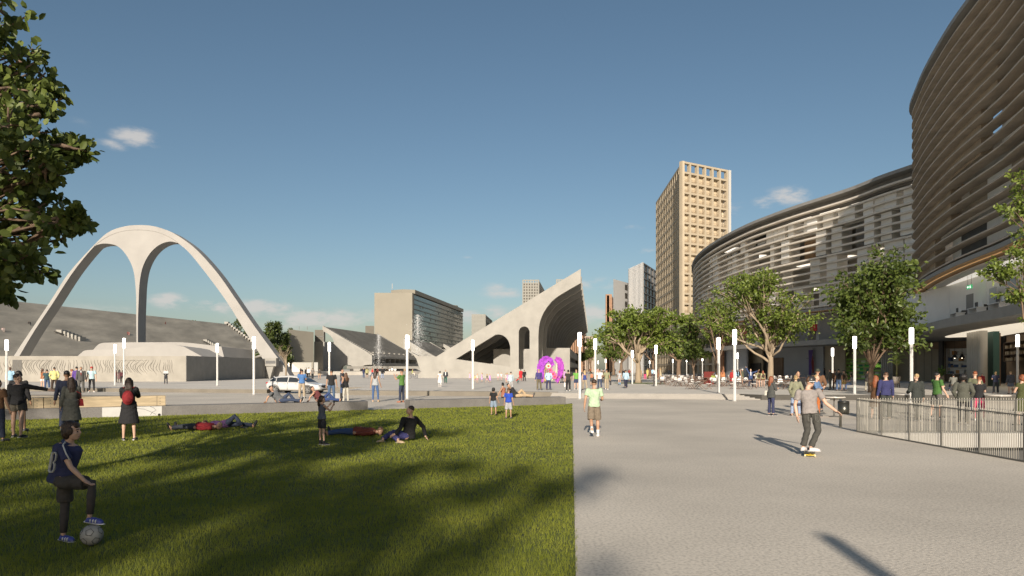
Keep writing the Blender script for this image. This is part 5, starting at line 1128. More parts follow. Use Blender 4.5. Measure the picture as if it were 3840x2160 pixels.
for s in (-1, 1):
    m = MB(); m.ell((2.05, s * .66, .66), (.26, .15, .075), 12, 8, Matrix.Rotation(s * -.6, 3, 'Z')); m.build('headlight', hl, t, True)
    m = MB(); m.ell((-2.22, s * .66, .86), (.12, .2, .085), 12, 8); m.build('tail_light', redl, t, True)
    m = MB(); m.ell((.78, s * .98, 1.0), (.10, .12, .075), 10, 8); m.build('mirror', car_m, t, True)
    for x in (-.55, .42): m = MB(); m.box(x - .1, s * .90 - .012, .80, x + .1, s * .90 + .012, .83); m.build('handle', rim_m, t)
    for x in (-.33, -1.22, .80): m = MB(); m.bar((x, s * .893, .34), (x, s * .872, .92), .012, .03); m.build('door_gap', blk, t)
    m = MB(); m.ell((2.22, s * .52, .42), (.1, .14, .045), 10, 6); m.build('fog_light', blk, t)
m = MB(); m.ell((2.30, 0, .58), (.12, .42, .14), 16, 10); m.build('grille', blk, t, True); m = MB(); m.ell((2.345, 0, .36), (.06, .5, .05), 12, 6); m.build('lower_intake', blk, t); m = MB(); m.bar((-2.0, 0, 1.33), (-2.15, 0, 1.42), .04); m.build('roof_fin', car_m, t)
m = MB(); m.ell((2.422, 0, .62), (.012, .06, .04), 10, 6); m.build('badge', rim_m, t)
# ================================================================ people
def fuse(mb, name, voxel, it=3, crease=0.0, seed=0):
    "one continuous surface from overlapping tapered pieces"
    me = mb.mesh(name + '_raw', fix=True); o = bpy.data.objects.new('tmp', me); col.objects.link(o)
    r = o.modifiers.new('r', 'REMESH'); r.mode = 'VOXEL'; r.voxel_size = voxel
    if it: s = o.modifiers.new('s', 'SMOOTH'); s.factor = .5; s.iterations = it
    dg = bpy.context.evaluated_depsgraph_get(); out = bpy.data.meshes.new_from_object(o.evaluated_get(dg)); bpy.data.objects.remove(o); bpy.data.meshes.remove(me); out.name = name
    n = len(out.vertices)
    if n and crease:
        co = np.zeros(n * 3, np.float32); out.vertices.foreach_get('co', co); co = co.reshape(-1, 3); no = np.zeros(n * 3, np.float32); out.vertices.foreach_get('normal', no); no = no.reshape(-1, 3)
        ph = seed * 1.7; w = np.sin(co[:, 2] * 38 + co[:, 0] * 21 + ph + 2 * np.sin(co[:, 1] * 25 + co[:, 2] * 11)) * .6 + np.sin(co[:, 2] * 71 - co[:, 0] * 47 + co[:, 1] * 33 + ph) * .4
        co += no * (w * crease)[:, None]; out.vertices.foreach_set('co', co.reshape(-1))
    if n: out.polygons.foreach_set('use_smooth', [True] * len(out.polygons))
    out.update(); return out
def axis(p, a=0.0): "downward limb direction: p = degrees forward (-Y), a = degrees outward (+X)"; p, a = R(p), R(a); return Vector((math.sin(a), -math.cos(a) * math.sin(p), -math.cos(a) * math.cos(p)))
POSES = {
 'stand': dict(arms=((4, 9, 12), (2, 8, 10)), legs=((2, 4, 0), (-2, 4, 2))),
 'ease':  dict(arms=((6, 10, 22), (-6, 10, 14)), legs=((6, 7, 8), (-1, 3, 0)), lean=2),
 'fold':  dict(arms=((22, 6, 95, 55), (20, 6, 88, 55)), legs=((0, 5, 0), (2, 5, 3))),
 'walk':  dict(arms=((22, 8, 22), (-24, 8, 18)), legs=((-20, 2, 14), (24, 2, 10)), lean=4),
 'walk2': dict(arms=((-20, 8, 14), (20, 8, 26)), legs=((22, 2, 6), (-20, 2, 22)), lean=4),
 'pocket': dict(arms=((-10, 20, 42, 40), (-8, 18, 36, 40)), legs=((0, 5, 0), (3, 6, 4))),
 'phone': dict(arms=((48, 6, 92, 22), (46, 6, 96, 22)), legs=((0, 4, 0), (3, 5, 3))),
 'point': dict(arms=((4, 12, 20), (52, 26, 26, -10)), legs=((4, 7, 4), (-8, 7, 0))),
 'reach': dict(arms=((150, 25, 25), (120, 60, 40)), legs=((0, 6, 0), (4, 8, 4))),
 'sit':   dict(arms=((30, 8, 55, 20), (34, 8, 50, 20)), legs=((84, 7, 82), (82, 9, 78)), sit=True, lean=6),
 'crouch': dict(arms=((60, 8, 30), (66, 8, 20)), legs=((100, 10, 130), (70, 10, 125)), lean=38),
 'carry': dict(arms=((3, 12, 6), (12, 8, 60, 30)), legs=((14, 3, 4), (-14, 3, 12)), lean=2),
}
def skeleton(P, fem=False, kid=False):
    J = {}; lean = R(P.get('lean', 0)); sp = Vector((0, -math.sin(lean), math.cos(lean)))
    hw = .088; sw = .165 if fem else .19
    if kid: sw *= .93
    J['hip'] = Vector((0, 0, 0)); tl = .50 if not kid else .47; J['neck'] = sp * tl; J['sp'] = sp
    J['head'] = J['neck'] + sp * .155 + Vector(P.get('headoff', (0, -.012, 0)))
    for i, s in ((0, -1), (1, 1)):
        a = P['arms'][i]; sh = sp * (tl - .055) + Vector((s * sw, 0, 0)); ph, ab, el = a[:3]; inw = a[3] if len(a) > 3 else 0
        d1 = axis(ph, ab); d2 = axis(ph + el, ab - inw); d1.x *= s; d2.x *= s
        J['sh%d' % i] = sh; J['el%d' % i] = sh + d1 * .285; J['wr%d' % i] = J['el%d' % i] + d2 * .25; J['hd%d' % i] = d2
        l = P['legs'][i]; hp = Vector((s * hw, 0, -.02)); t1 = axis(l[0], l[1]); t2 = axis(l[0] - l[2], l[1] * .4); t1.x *= s; t2.x *= s
        J['hp%d' % i] = hp; J['kn%d' % i] = hp + t1 * .43; J['an%d' % i] = J['kn%d' % i] + t2 * .40; J['ft%d' % i] = Vector((s * .22, -1, 0)).normalized()
        if len(l) > 3: J['ft%d' % i] = Vector(l[3]).normalized()
    for k, v in P.get('set', {}).items(): J[k] = Vector(v)
    if not P.get('raw'):
        dz = -min(J['an0'].z, J['an1'].z) + .085
        for k in list(J):
            if k[:2] in ('hi', 'ne', 'he', 'sh', 'el', 'wr', 'hp', 'kn', 'an') and k != 'hd0': J[k] = J[k] + Vector((0, 0, dz))
    return J
def torso_rings(J, fem, k=0.0, lo=-.05, hi=1.0):
    h, n = J['hip'], J['neck']; d = n - h; L = d.length
    if fem: R_ = [(-.10, .135, .10), (0, .165, .115), (.12, .155, .11), (.34, .122, .088), (.62, .142, .105), (.84, .155, .095), (.95, .12, .075), (1.0, .06, .055)]
    else: R_ = [(-.10, .135, .10), (0, .158, .112), (.12, .155, .11), (.36, .142, .10), (.64, .168, .118), (.86, .182, .102), (.96, .13, .08), (1.0, .062, .06)]
    R_ = [r for r in R_ if lo - 1e-6 <= r[0] <= hi + 1e-6]
    return [h + d * r[0] for r in R_], [(r[1] + k, r[2] + k) for r in R_]
def lim(a, b, t): return a.lerp(b, t)
def hand_bm(m, w, d, side, curl=.5, hold=False, s=1.0):
    "palm, four unequal bent fingers and a thumb from the side of the palm"
    d = d.normalized(); ref = Vector((0, -1, 0)) if abs(d.y) < .8 else Vector((0, 0, 1)); palm_n = Vector((-side, 0, 0)); palm_n = (palm_n - d * palm_n.dot(d)).normalized(); ac = d.cross(palm_n).normalized()
    if ac.y > 0: ac = -ac
    rot = Matrix((ac, palm_n, d)).transposed(); m.ell(w + d * .045 * s, (.040 * s, .016 * s, .052 * s), 10, 8, rot)
    for k, (o, L) in enumerate(((.027, .068), (.009, .078), (-.009, .072), (-.026, .056))):
        p0 = w + d * .085 * s + ac * o * s; c = curl * (1 + .12 * k); d1 = (d * math.cos(c * .5) + palm_n * math.sin(c * .5)); d2 = (d * math.cos(c * 1.3) + palm_n * math.sin(c * 1.3)); p1 = p0 + d1 * L * .5 * s; p2 = p1 + d2 * L * .5 * s
        m.tube([p0 - d * .015 * s, p0, p1, p2], [.0085 * s, .0088 * s, .008 * s, .006 * s], 7)
    p0 = w + d * .03 * s + ac * .032 * s; p1 = p0 + (d * .7 + ac * .6 + palm_n * .25).normalized() * .035 * s; p2 = p1 + (d * .9 + ac * .15 + palm_n * .3).normalized() * .03 * s; m.tube([p0 - d * .01 * s, p0, p1, p2], [.010 * s, .0105 * s, .009 * s, .007 * s], 7)
def head_bm(m, J, kid, det, yaw=0.0, ks=1.0):
    c = J['head']; s = (1.13 if kid else 1.0) * ks; rz = Matrix.Rotation(R(yaw), 3, 'Z'); E = lambda p, r, n=12, q=8, rot=None: m.ell(c + rz @ (Vector(p) * s), tuple(v * s for v in r), n, q, (rz @ rot) if rot else rz)
    m.tube([J['neck'] - J['sp'] * .04, J['neck'] + J['sp'] * .03, c - Vector((0, 0, .03))], [.06 * s, .052 * s, .05 * s], 10)
    E((0, .012, .025), (.074, .092, .093), 16, 12); E((0, -.022, -.035), (.060, .070, .078), 14, 10); E((0, -.052, -.085), (.030, .030, .024))
    if det:
        E((0, -.093, -.022), (.012, .018, .020)); E((0, -.086, -.005), (.010, .012, .026)); E((0, -.080, -.060), (.022, .012, .007)); E((0, -.080, -.071), (.019, .012, .007)); E((0, -.076, .022), (.05, .016, .009))
        for sx in (-1, 1): E((sx * .076, .008, -.015), (.010, .020, .031)); E((sx * .036, -.062, -.03), (.02, .02, .02))
    return c, s, rz
def hair_mesh(J, style, kid, yaw, voxel, ks=1.0):
    c = J['head']; s = (1.13 if kid else 1.0) * ks; rz = Matrix.Rotation(R(yaw), 3, 'Z'); m = MB(); E = lambda p, r, n=14, q=10: m.ell(c + rz @ (Vector(p) * s), tuple(v * s for v in r), n, q, rz)
    T = lambda pts, rad: m.tube([c + rz @ (Vector(p) * s) for p in pts], [tuple(v * s for v in r) if isinstance(r, tuple) else r * s for r in rad], 12)
    E((0, .026, .046), (.079, .090, .082))
    if style != 'crop': E((0, .04, .0), (.081, .078, .085)); E((0, -.046, .086), (.052, .032, .024))
    if style == 'bob': E((0, .045, -.03), (.082, .062, .085)); [E((x * .066, .005, .0), (.024, .055, .055)) for x in (-1, 1)]; E((0, -.062, .058), (.058, .024, .032))
    if style == 'long': T([(0, .04, .03), (0, .075, -.07), (0, .10, -.18), (0, .105, -.30), (0, .10, -.38)], [(.078, .06), (.088, .05), (.10, .042), (.088, .036), (.05, .02)]); [T([(x * .062, .0, .05), (x * .078, .02, -.06), (x * .085, .04, -.18)], [.035, .034, .018]) for x in (-1, 1)]
    if style == 'tail': E((0, .085, .02), (.035, .035, .035)); T([(0, .09, .02), (0, .125, -.05), (0, .12, -.16), (0, .10, -.25)], [.03, .042, .038, .014])
    if style == 'bun': E((0, .095, .055), (.045, .045, .042))
    if style == 'afro': E((0, .02, .04), (.115, .12, .11))
    return fuse(m, 'hair', voxel, 3, .002, 3)
_pm = {}
def person_meshes(pose, top, bottom, hair, fem, kid, det, yaw=0.0, custom=None, shoe='low'):
    key = (pose if isinstance(pose, str) else id(pose), top, bottom, hair, fem, kid, det, yaw, shoe)
    if key in _pm: return _pm[key]
    P = POSES[pose] if isinstance(pose, str) else pose; J = skeleton(P, fem, kid); vox = (.0085, .014, .023)[2 - det]; out = {}
    thin = .90 if fem else 1.0
    if kid: thin *= .88
    # ---- body
    m = MB(); p, r = torso_rings(J, fem); m.tube(p, [(a * .97, b * .97) for a, b in r], 16)
    for i, s in ((0, -1), (1, 1)):
        a, b, c = J['sh%d' % i], J['el%d' % i], J['wr%d' % i]; m.ell(a, (.058 * thin,) * 3, 10, 8); m.tube([a, lim(a, b, .35), b, lim(b, c, .3), c], [.052 * thin, .049 * thin, .038 * thin, .040 * thin, .027 * thin], 10)
        h = J['hd%d' % i]
        if det < 2: m.ell(c + h * .075, (.032, .032, .055), 8, 6); m.tube([c, c + h * .17], [.026, .012], 6)
        else: m.tube([c - h * .02, c + h * .03], [.026, .024], 8)
        a, b, c = J['hp%d' % i], J['kn%d' % i], J['an%d' % i]; m.ell(a, (.088 * thin, .09 * thin, .09), 10, 8); back = (J['sp'] * 0 + Vector((0, .012, 0)))
        m.tube([a, lim(a, b, .4), b, lim(b, c, .3) + back, lim(b, c, .65), c], [.086 * thin, .075 * thin, .053 * thin, .054 * thin, .042 * thin, .034 * thin], 12); f = J['ft%d' % i]
        m.tube([c + Vector((0, 0, .0)), c - f * .03 - Vector((0, 0, .045)), c + f * .10 - Vector((0, 0, .058)), c + f * .15 - Vector((0, 0, .062))], [.036, .036, .032, .02], 8)
    head_bm(m, J, kid, det >= 1, yaw); body = fuse(m, 'body', vox, 2 if det == 2 else 2)
    if det == 2:
        hm = MB()
        for i, s in ((0, -1), (1, 1)): hand_bm(hm, J['wr%d' % i], J['hd%d' % i], s, P.get('curl', .5), s=.92 if (fem or kid) else 1.0)
        hme = fuse(hm, 'hands', .0045, 1); b = bmesh.new(); b.from_mesh(body); b.from_mesh(hme); b.to_mesh(body); b.free(); body.polygons.foreach_set('use_smooth', [True] * len(body.polygons)); bpy.data.meshes.remove(hme)
    out['body'] = body
    # ---- upper clothing
    sl = {'tee': .62, 'tank': 0, 'long': 1.97, 'shirt': 1.97, 'blazer': 1.97, 'coat': 1.97, 'dress': .25, 'polo': .62}.get(top, .6)
    if top:
        k = {'tank': .006, 'blazer': .022, 'coat': .024}.get(top, .013); hem = {'blazer': -.10, 'coat': -.10}.get(top, -.06 if top != 'tank' else 0.0)
        m = MB(); p, r = torso_rings(J, fem, k, -.11, .965); r[0] = tuple(v + .034 for v in r[0]); r[1] = tuple(v + .012 for v in r[1]); r[2] = tuple(v + .006 for v in r[2]); m.tube(p, r, 18)
        n_ = J['neck']; m.tube([n_ - J['sp'] * .05, n_ - J['sp'] * .005], [(.10, .075), (.066 + k * .4, .064 + k * .4)], 12)
        if top in ('blazer', 'shirt', 'coat'): m.tube([n_ - J['sp'] * .02, n_ + J['sp'] * .035], [.074, .064], 12)
        if top in ('blazer', 'coat', 'dress', 'shirt'):
            dn = {'blazer': .10, 'coat': .42, 'dress': .40, 'shirt': .05}[top]; h = J['hip']; wd = {'blazer': .01, 'coat': .06, 'dress': .07, 'shirt': .0}[top]
            kd = (J['kn0'] + J['kn1']) / 2 - (J['hp0'] + J['hp1']) / 2; kd = kd.normalized() if kd.length > .01 else Vector((0, 0, -1))
            m.tube([h + J['sp'] * .12, h + kd * .04, h + kd * (dn * .5 + .05), h + kd * (dn + .05)], [(.16 + k, .118 + k), (.168 + k, .125 + k), (.175 + k + wd * .5, .135 + k + wd * .4), (.18 + k + wd, .14 + k + wd)], 18)
        if sl == 0:
            for i in (0, 1): m.ell(J['sh%d' % i] * .9 + J['neck'] * .1 - J['sp'] * .0, (.045, .055, .05), 10, 8)
        else:
            for i in (0, 1):
                a, b, c = J['sh%d' % i], J['el%d' % i], J['wr%d' % i]; m.ell(a, (.058 * thin + k,) * 3, 10, 8)
                if sl < 1: m.tube([a, lim(a, b, .3), lim(a, b, sl)], [.055 * thin + k, .054 * thin + k, .053 * thin + k + .006], 12)
                else: m.tube([a, lim(a, b, .4), b, lim(b, c, .4), lim(b, c, sl - 1)], [.056 * thin + k, .053 * thin + k, .044 * thin + k, .042 * thin + k, .033 * thin + k], 12)
        out['coat' if top in ('coat', 'blazer') else 'dress' if top == 'dress' else 'top'] = fuse(m, 'top', vox * 1.15, 3, .0045 if det else .003, 1)
    # ---- lower clothing
    if bottom:
        le = {'jeans': 1.94, 'trousers': 1.96, 'shorts': .80, 'minishorts': .45, 'capri': 1.3, 'skirt': .5, 'leggings': 1.93, 'kneeshorts': .97}[bottom]; k = {'leggings': .008, 'jeans': .012, 'trousers': .02, 'shorts': .028, 'kneeshorts': .03, 'capri': .02, 'minishorts': .022, 'skirt': .02}[bottom]
        m = MB(); p, r = torso_rings(J, fem, min(k, .012) * .5, -.11, .16); m.tube(p, r, 16)
        if bottom == 'skirt': h = J['hip']; m.tube([h + J['sp'] * .08, h - Vector((0, 0, .12)), h - Vector((0, 0, .40))], [(.165 + k, .12 + k), (.18 + k, .14 + k), (.22, .18)], 18)
        else:
            for i in (0, 1):
                a, b, c = J['hp%d' % i], J['kn%d' % i], J['an%d' % i]; m.ell(a, (.084 * thin + k * .4, .088 * thin + k * .4, .085), 10, 8)
                if le < 1: m.tube([a - Vector((0, 0, .02)), lim(a, b, le * .5), lim(a, b, le)], [.082 * thin + k * .5, .080 * thin + k, .070 * thin + k + .012], 14)
                else: wk = .018 if bottom in ('jeans', 'trousers', 'capri') else 0; m.tube([a, lim(a, b, .45), b, lim(b, c, (le - 1) * .4) + Vector((0, .008, 0)), lim(b, c, le - 1)], [.084 * thin + k * .5, .076 * thin + k, .056 * thin + k, .054 * thin + k, .038 * thin + k + wk], 14)
        out['skirt' if bottom == 'skirt' else 'shorts' if le < 1.4 else 'trousers'] = fuse(m, 'bottom', vox * 1.15, 3, .0045 if det else .003, 2)
    if hair: out['hair'] = hair_mesh(J, hair, kid, yaw, max(.0075, vox * .8))
    # ---- shoes
    if shoe:
        for i in (0, 1):
            c, f = J['an%d' % i], J['ft%d' % i]; m = MB(); up = Vector((0, 0, 1)) if abs(f.z) < .6 else Vector((0, 1, 0)); dn = -up; q = Vector(P['footdn'][i]) if 'footdn' in P else dn
            m.tube([c + q * .02, c - f * .035 + q * .05, c + f * .06 + q * .052, c + f * .14 + q * .060, c + f * .185 + q * .064], [.041, .044, .046, .042, .024], 12); out['shoe%d' % i] = fuse(m, 'shoe', max(.009, vox * .8), 2)
            if det == 2:
                m = MB(); m.tube([c - f * .07 + q * .079, c + f * .05 + q * .081, c + f * .14 + q * .083, c + f * .205 + q * .081], [(.030, .012), (.042, .012), (.046, .012), (.02, .010)], 12); out['sole%d' % i] = m.mesh('sole')
    out['J'] = J; _pm[key] = out; return out
def cm(c, kind='cloth'):
    key = kind + ' %02x%02x%02x' % tuple(int(max(0, min(1, v)) * 255) for v in c)
    if kind == 'cloth': return M(key, c, .88, .16, 14, .25, bscale=160)
    if kind == 'skin': return M(key, c, .55, .06, 9)
    if kind == 'hair': return M(key, c, .5, .35, 30, .4, stretch=(1, 1, .15), bscale=60)
    return M(key, c, .55, .1, 8)
SK = {'l': (.52, .33, .235), 'm': (.40, .235, .15), 'd': (.12, .065, .042), 't': (.30, .17, .10)}
HC = {'k': (.012, .010, .009), 'b': (.040, .022, .012), 'bl': (.36, .25, .12), 'r': (.22, .065, .02), 'g': (.25, .24, .22), 'br': (.09, .045, .022)}
def person(label, loc, rz, H, pose='stand', top='tee', tc=(.3, .3, .3), bottom='jeans', bc=(.06, .09, .15), hair='crop', hc='k', skin='m', fem=False, kid=False, det=0, yaw=0.0, sc=(.05, .05, .05), extra=(), shoe='low', group=None):
    g = person_meshes(pose, top, bottom, hair, fem, kid, det, yaw, shoe=shoe); t = thing('person', label, 'person', loc, rz, group); J = g['J']
    ref = 1.775 if not kid else 1.76; s = H / ref; t.scale = (s, s, s); skc = cm(SK[skin], 'skin')
    for k, me in g.items():
        if k == 'J': continue
        nm = 'shoe' if k.startswith('shoe') else 'sole' if k.startswith('sole') else k
        mt = skc if k == 'body' else cm(HC[hc], 'hair') if k == 'hair' else cm(sc, 'leather') if nm == 'shoe' else M('shoe sole', (.55, .54, .52), .7) if nm == 'sole' else cm(tc) if k in ('top', 'coat', 'dress') else cm(bc)
        o = bpy.data.objects.new(nm, me); col.objects.link(o); o.parent = t
        if len(me.materials) == 0: me.materials.append(None)
        o.material_slots[0].link = 'OBJECT'; o.material_slots[0].material = mt
    def part(nm, m, mat, smooth=True): return m.build(nm, mat, t, smooth)
    if det >= 1:
        c = J['head']; kk = 1.13 if kid else 1.0; rz_ = Matrix.Rotation(R(yaw), 3, 'Z')
        for sx in (-1, 1): m = MB(); m.ell(c + rz_ @ (Vector((sx * .033, -.082, -.008)) * kk), (.011 * kk, .006, .007 * kk), 8, 6, rz_); part('eye', m, M('eye dark', (.02, .015, .012), .25))
        if det == 2:
            for sx in (-1, 1): m = MB(); m.tube([c + rz_ @ (Vector((sx * x, y, z)) * kk) for x, y, z in ((.018, -.089, .014), (.034, -.086, .019), (.052, -.074, .014))], .0042, 5); part('eyebrow', m, cm(HC[hc], 'hair'))
            m = MB(); m.tube([c + rz_ @ (Vector((x, y, -.0655)) * kk) for x, y in ((-.021, -.083), (0, -.0925), (.021, -.083))], .004, 5); part('mouth', m, M('lip', (.30, .11, .085), .5))
    for e in extra:
        kind, colr = e[0], e[1]
        if kind == 'pack': m = MB(); c = J['neck'] - J['sp'] * .27 + Vector((0, .17, 0)); m.ell(c, (.145, .085, .20), 16, 12); m.ell(c + Vector((0, .05, -.06)), (.10, .05, .09)); part('backpack', m, cm(colr)); [part('strap', MB().tube([J['sh%d' % i] * .72 + J['neck'] * .28 + Vector((0, .09, .04)), J['sh%d' % i] * .72 + J['neck'] * .28 + Vector((0, 0, .055)), J['sh%d' % i] * .72 + J['neck'] * .28 + Vector((0, -.11, -.04)), J['sh%d' % i] * .72 + J['neck'] * .28 + Vector((0, -.10, -.22))], .016, 6), cm(colr)) for i in (0, 1)]
        if kind == 'bag': s_ = e[2] if len(e) > 2 else 1; i = 1 if s_ > 0 else 0; m = MB(); c = J['hip'] + Vector((s_ * .24, .02, .06)); m.hexa([c + Vector(v) for v in ((-.05, -.13, -.12), (.05, -.13, -.12), (.05, .13, -.12), (-.05, .13, -.12))], [c + Vector(v) for v in ((-.03, -.11, .08), (.03, -.11, .08), (.03, .11, .08), (-.03, .11, .08))]); part('bag', m, cm(colr, 'leather'), False); part('strap', MB().tube([c + Vector((0, 0, .08)), (c + J['neck']) / 2 + Vector((s_ * .1, .12, .02)), J['neck'] + Vector((-s_ * .07, .02, -.02))], .008, 5), cm(colr, 'leather'))
        if kind == 'case': i = e[2] if len(e) > 2 else 1; p = J['wr%d' % i] + J['hd%d' % i] * .12; m = MB(); m.box(p.x - .05, p.y - .18, p.z - .36, p.x + .05, p.y + .18, p.z - .06); m.tube([p + Vector((0, -.06, -.06)), p, p + Vector((0, .06, -.06))], .01, 5); part('bag', m, cm(colr, 'leather'), False)
        if kind == 'cap': c = J['head']; m = MB(); m.ell(c + Vector((0, .015, .055)), (.088, .103, .075), 14, 10); rz_ = Matrix.Rotation(R(yaw), 3, 'Z'); m.ell(c + rz_ @ Vector((0, -.11, .045)), (.06, .065, .01), 12, 6, rz_); part('cap', m, cm(colr))
        if kind == 'tie': n_ = J['neck']; part('tie', MB().tube([n_ + Vector((0, -.085, -.01)), n_ + Vector((0, -.125, -.15)), n_ + Vector((0, -.125, -.30))], [.015, .022, .012], 6), cm(colr)); part('shirt_front', MB().ell(n_ + Vector((0, -.075, -.13)), (.055, .058, .17)), cm((.6, .6, .6)))
        if kind == 'front': n_ = J['neck']; part('shirt_front', MB().ell(n_ + Vector((0, -.068, -.2)), (.075, .075, .24)), cm(colr))
        if kind == 'paper': p = (J['wr0'] + J['wr1']) / 2 + Vector((0, -.12, .05)); part('newspaper', MB().box(p.x - .26, p.y - .02, p.z - .15, p.x + .26, p.y + .01, p.z + .17), M('newsprint', (.5, .5, .5), .8, .25, 20), False)
        if kind == 'phone': p = (J['wr0'] + J['wr1']) / 2 + Vector((0, -.12, .07)); part('phone', MB().box(p.x - .04, p.y - .005, p.z - .075, p.x + .04, p.y + .005, p.z + .075), M('phone black', (.02, .02, .02), .2), False)
        if kind == 'scarf': n_ = J['neck']; part('scarf', MB().tube([n_ + Vector((0, 0, -.05)), n_ + Vector((0, -.01, .06))], [(.12, .11), (.075, .08)], 14), cm(colr))
        if kind == 'vest': pass
        if kind == 'beard': c = J['head']; part('beard', MB().ell(c + Vector((0, -.05, -.08)), (.05, .05, .045)), cm(HC['k'], 'hair'))
        if kind == 'socks': [part('sock', MB().tube([J['an%d' % i] + Vector((0, 0, -.03)), lim(J['an%d' % i], J['kn%d' % i], e[2] if len(e) > 2 else .25)], [.043, .049], 10), cm(colr)) for i in (0, 1)]
        if kind == 'kneepads': [part('knee_pad', MB().ell(J['kn%d' % i], (.078, .078, .11)), cm(colr)) for i in (0, 1)]
    return t
FACE = {'f': 0, 'b': math.pi, 'l': -math.pi / 2, 'r': math.pi / 2}
def put_person(px, fy, hy, lvl, face, label, **kw):
    z = {'L': 0.0, 'P': PZ, 'G': .03}[lvl] if isinstance(lvl, str) else lvl; d = kw.pop('d', None) or FPX * (EYE - z) / (fy - HY); H = (fy - hy) * d / FPX
    if kw.get('pose') in ('sit', 'crouch'): H = kw.pop('H', 1.7)
    x = (px - HX) / FPX * d; rz = FACE[face] if isinstance(face, str) else R(face)
    rz -= math.atan2(x, d) * .6   # facings were read against the line of sight
    src = H * FPX / d
    kw.setdefault('det', 1 if src > 88 else 0)
    return person(label, (x, d, z), rz, H, **kw)
C = dict(black=(.012, .012, .013), navy=(.022, .026, .07), white=(.66, .65, .62), grey=(.16, .16, .16), lgrey=(.36, .36, .36), jeans=(.045, .075, .15), djeans=(.022, .03, .055), ljeans=(.24, .29, .40), khaki=(.33, .27, .19), olive=(.10, .105, .06), green=(.05, .13, .025), mint=(.42, .60, .30), red=(.40, .025, .025), purple=(.09, .045, .22), yellow=(.60, .55, .20), sky=(.30, .48, .62), blue=(.04, .12, .36), royal=(.02, .06, .38), brown=(.13, .065, .03), dbrown=(.05, .032, .022), orange=(.50, .17, .04), beige=(.38, .28, .17), pink=(.55, .05, .16), teal=(.02, .10, .10), taupe=(.20, .165, .12), charcoal=(.045, .045, .045), lilac=(.46, .30, .52), pgreen=(.13, .32, .06), rust=(.25, .07, .03), slate=(.10, .12, .16))
pp = put_person
# ---- lawn, left to right
pp(66, 1640, 1391, 'G', 160, 'man in black sweater and brown shorts pointing, at the left edge of the lawn', pose=dict(arms=((58, 70, 6, 8), (4, 10, 18)), legs=((-10, 9, 0), (8, 8, 4)), curl=.25), top='long', tc=C['black'], bottom='minishorts', bc=(.085, .075, .055), hair='crop', hc='b', skin='l', det=2, yaw=-62, sc=C['black'])
pp(70, 1628, 1392, 'G', 'b', 'dark haired woman mostly hidden behind the pointing man in black', pose='stand', top='long', tc=C['black'], bottom='shorts', bc=C['black'], hair='bob', hc='k', fem=True, det=1, d=20.6, skin='t')
pp(268, 1636, 1406, 'G', 200, 'woman in long grey green coat with red handbag on the lawn', pose=dict(arms=((20, 8, 80, 40), (4, 9, 12)), legs=((0, 5, 0), (2, 5, 3)), curl=.6), top='coat', tc=(.12, .12, .10), bottom='leggings', bc=C['black'], hair='long', hc='b', fem=True, det=2, skin='l', extra=(('bag', (.35, .02, .02), -1),), sc=C['black'])
pp(250, 1620, 1388, 'G', 185, 'man in dark navy sweater half hidden behind the grey coat', pose='ease', top='long', tc=(.02, .025, .05), bottom='jeans', bc=C['djeans'], hair='crop', det=1, skin='t', d=21.0)
pp(484, 1650, 1407, 'G', 182, 'woman in short black coat with red backpack and bare legs on the lawn', pose='phone', top='coat', tc=C['black'], bottom=None, hair='long', hc='b', fem=True, det=2, skin='l', sc=C['black'], extra=(('pack', (.22, .015, .018)),))
pp(1207, 1668, 1476, 'G', 128, 'girl in grey tank top and dark shorts taking a picture on the lawn', pose='phone', top='tank', tc=(.10, .11, .14), bottom='shorts', bc=(.022, .022, .026), hair='tail', hc='b', fem=True, kid=True, det=2, skin='l', extra=(('phone', C['black']), ('socks', C['black'], .18)), sc=C['black'])
pp(1850, 1557, 1449, 'G', 150, 'boy in black tee and pale blue shorts at the far end of the lawn', pose='ease', top='tee', tc=C['black'], bottom='kneeshorts', bc=(.20, .26, .33), hair='bob', hc='k', kid=True, det=1, skin='m', sc=C['black'])
pp(1907, 1569, 1450, 'G', 168, 'boy in royal blue tee and grey shorts at the far end of the lawn', pose='stand', top='tee', tc=C['royal'], bottom='kneeshorts', bc=(.33, .33, .34), hair='crop', hc='br', kid=True, det=1, skin='m', sc=(.03, .035, .06))
pp(-8, 1655, 1412, 'G', 150, 'person in a brown shirt cut off by the left edge', pose='stand', top='tee', tc=C['brown'], bottom='jeans', bc=C['djeans'], det=1, skin='m')
# ---- paving
pp(2228, 1636, 1414, 'L', 184, 'man in pale mint tee and brown shorts walking away on the paving', pose=dict(arms=((14, 14, 70, 10), (-16, 16, 24, 10)), legs=((4, 3, 4), (-14, 2, 34)), lean=1, curl=.7), top='tee', tc=(.38, .50, .33), bottom='kneeshorts', bc=(.17, .135, .095), hair='crop', hc='b', skin='m', det=2, sc=C['white'], extra=(('socks', C['white'], .28),))
pp(2892, 1558, 1405, 'L', 120, 'red haired woman in grey jacket with small white bag, by the retaining wall', pose='fold', top='blazer', tc=(.06, .062, .058), bottom='jeans', bc=(.03, .035, .08), hair='long', hc='r', fem=True, det=2, skin='l', extra=(('bag', (.62, .58, .50), 1),), sc=(.03, .03, .04))
pp(2984, 1560, 1401, 'L', 184, 'blond woman in olive jacket and pale jeans with dark knee patches', pose='pocket', top='blazer', tc=(.20, .20, .13), bottom='jeans', bc=C['ljeans'], hair='bun', hc='bl', fem=True, det=2, skin='l', extra=(('kneepads', (.035, .04, .07)),), sc=C['brown'])
pp(2992, 1550, 1386, 'L', 10, 'man in black behind the blond woman in the olive jacket', pose='pocket', top='long', tc=C['black'], bottom='jeans', bc=C['djeans'], hair='crop', hc='k', det=1, skin='m', d=29.5)
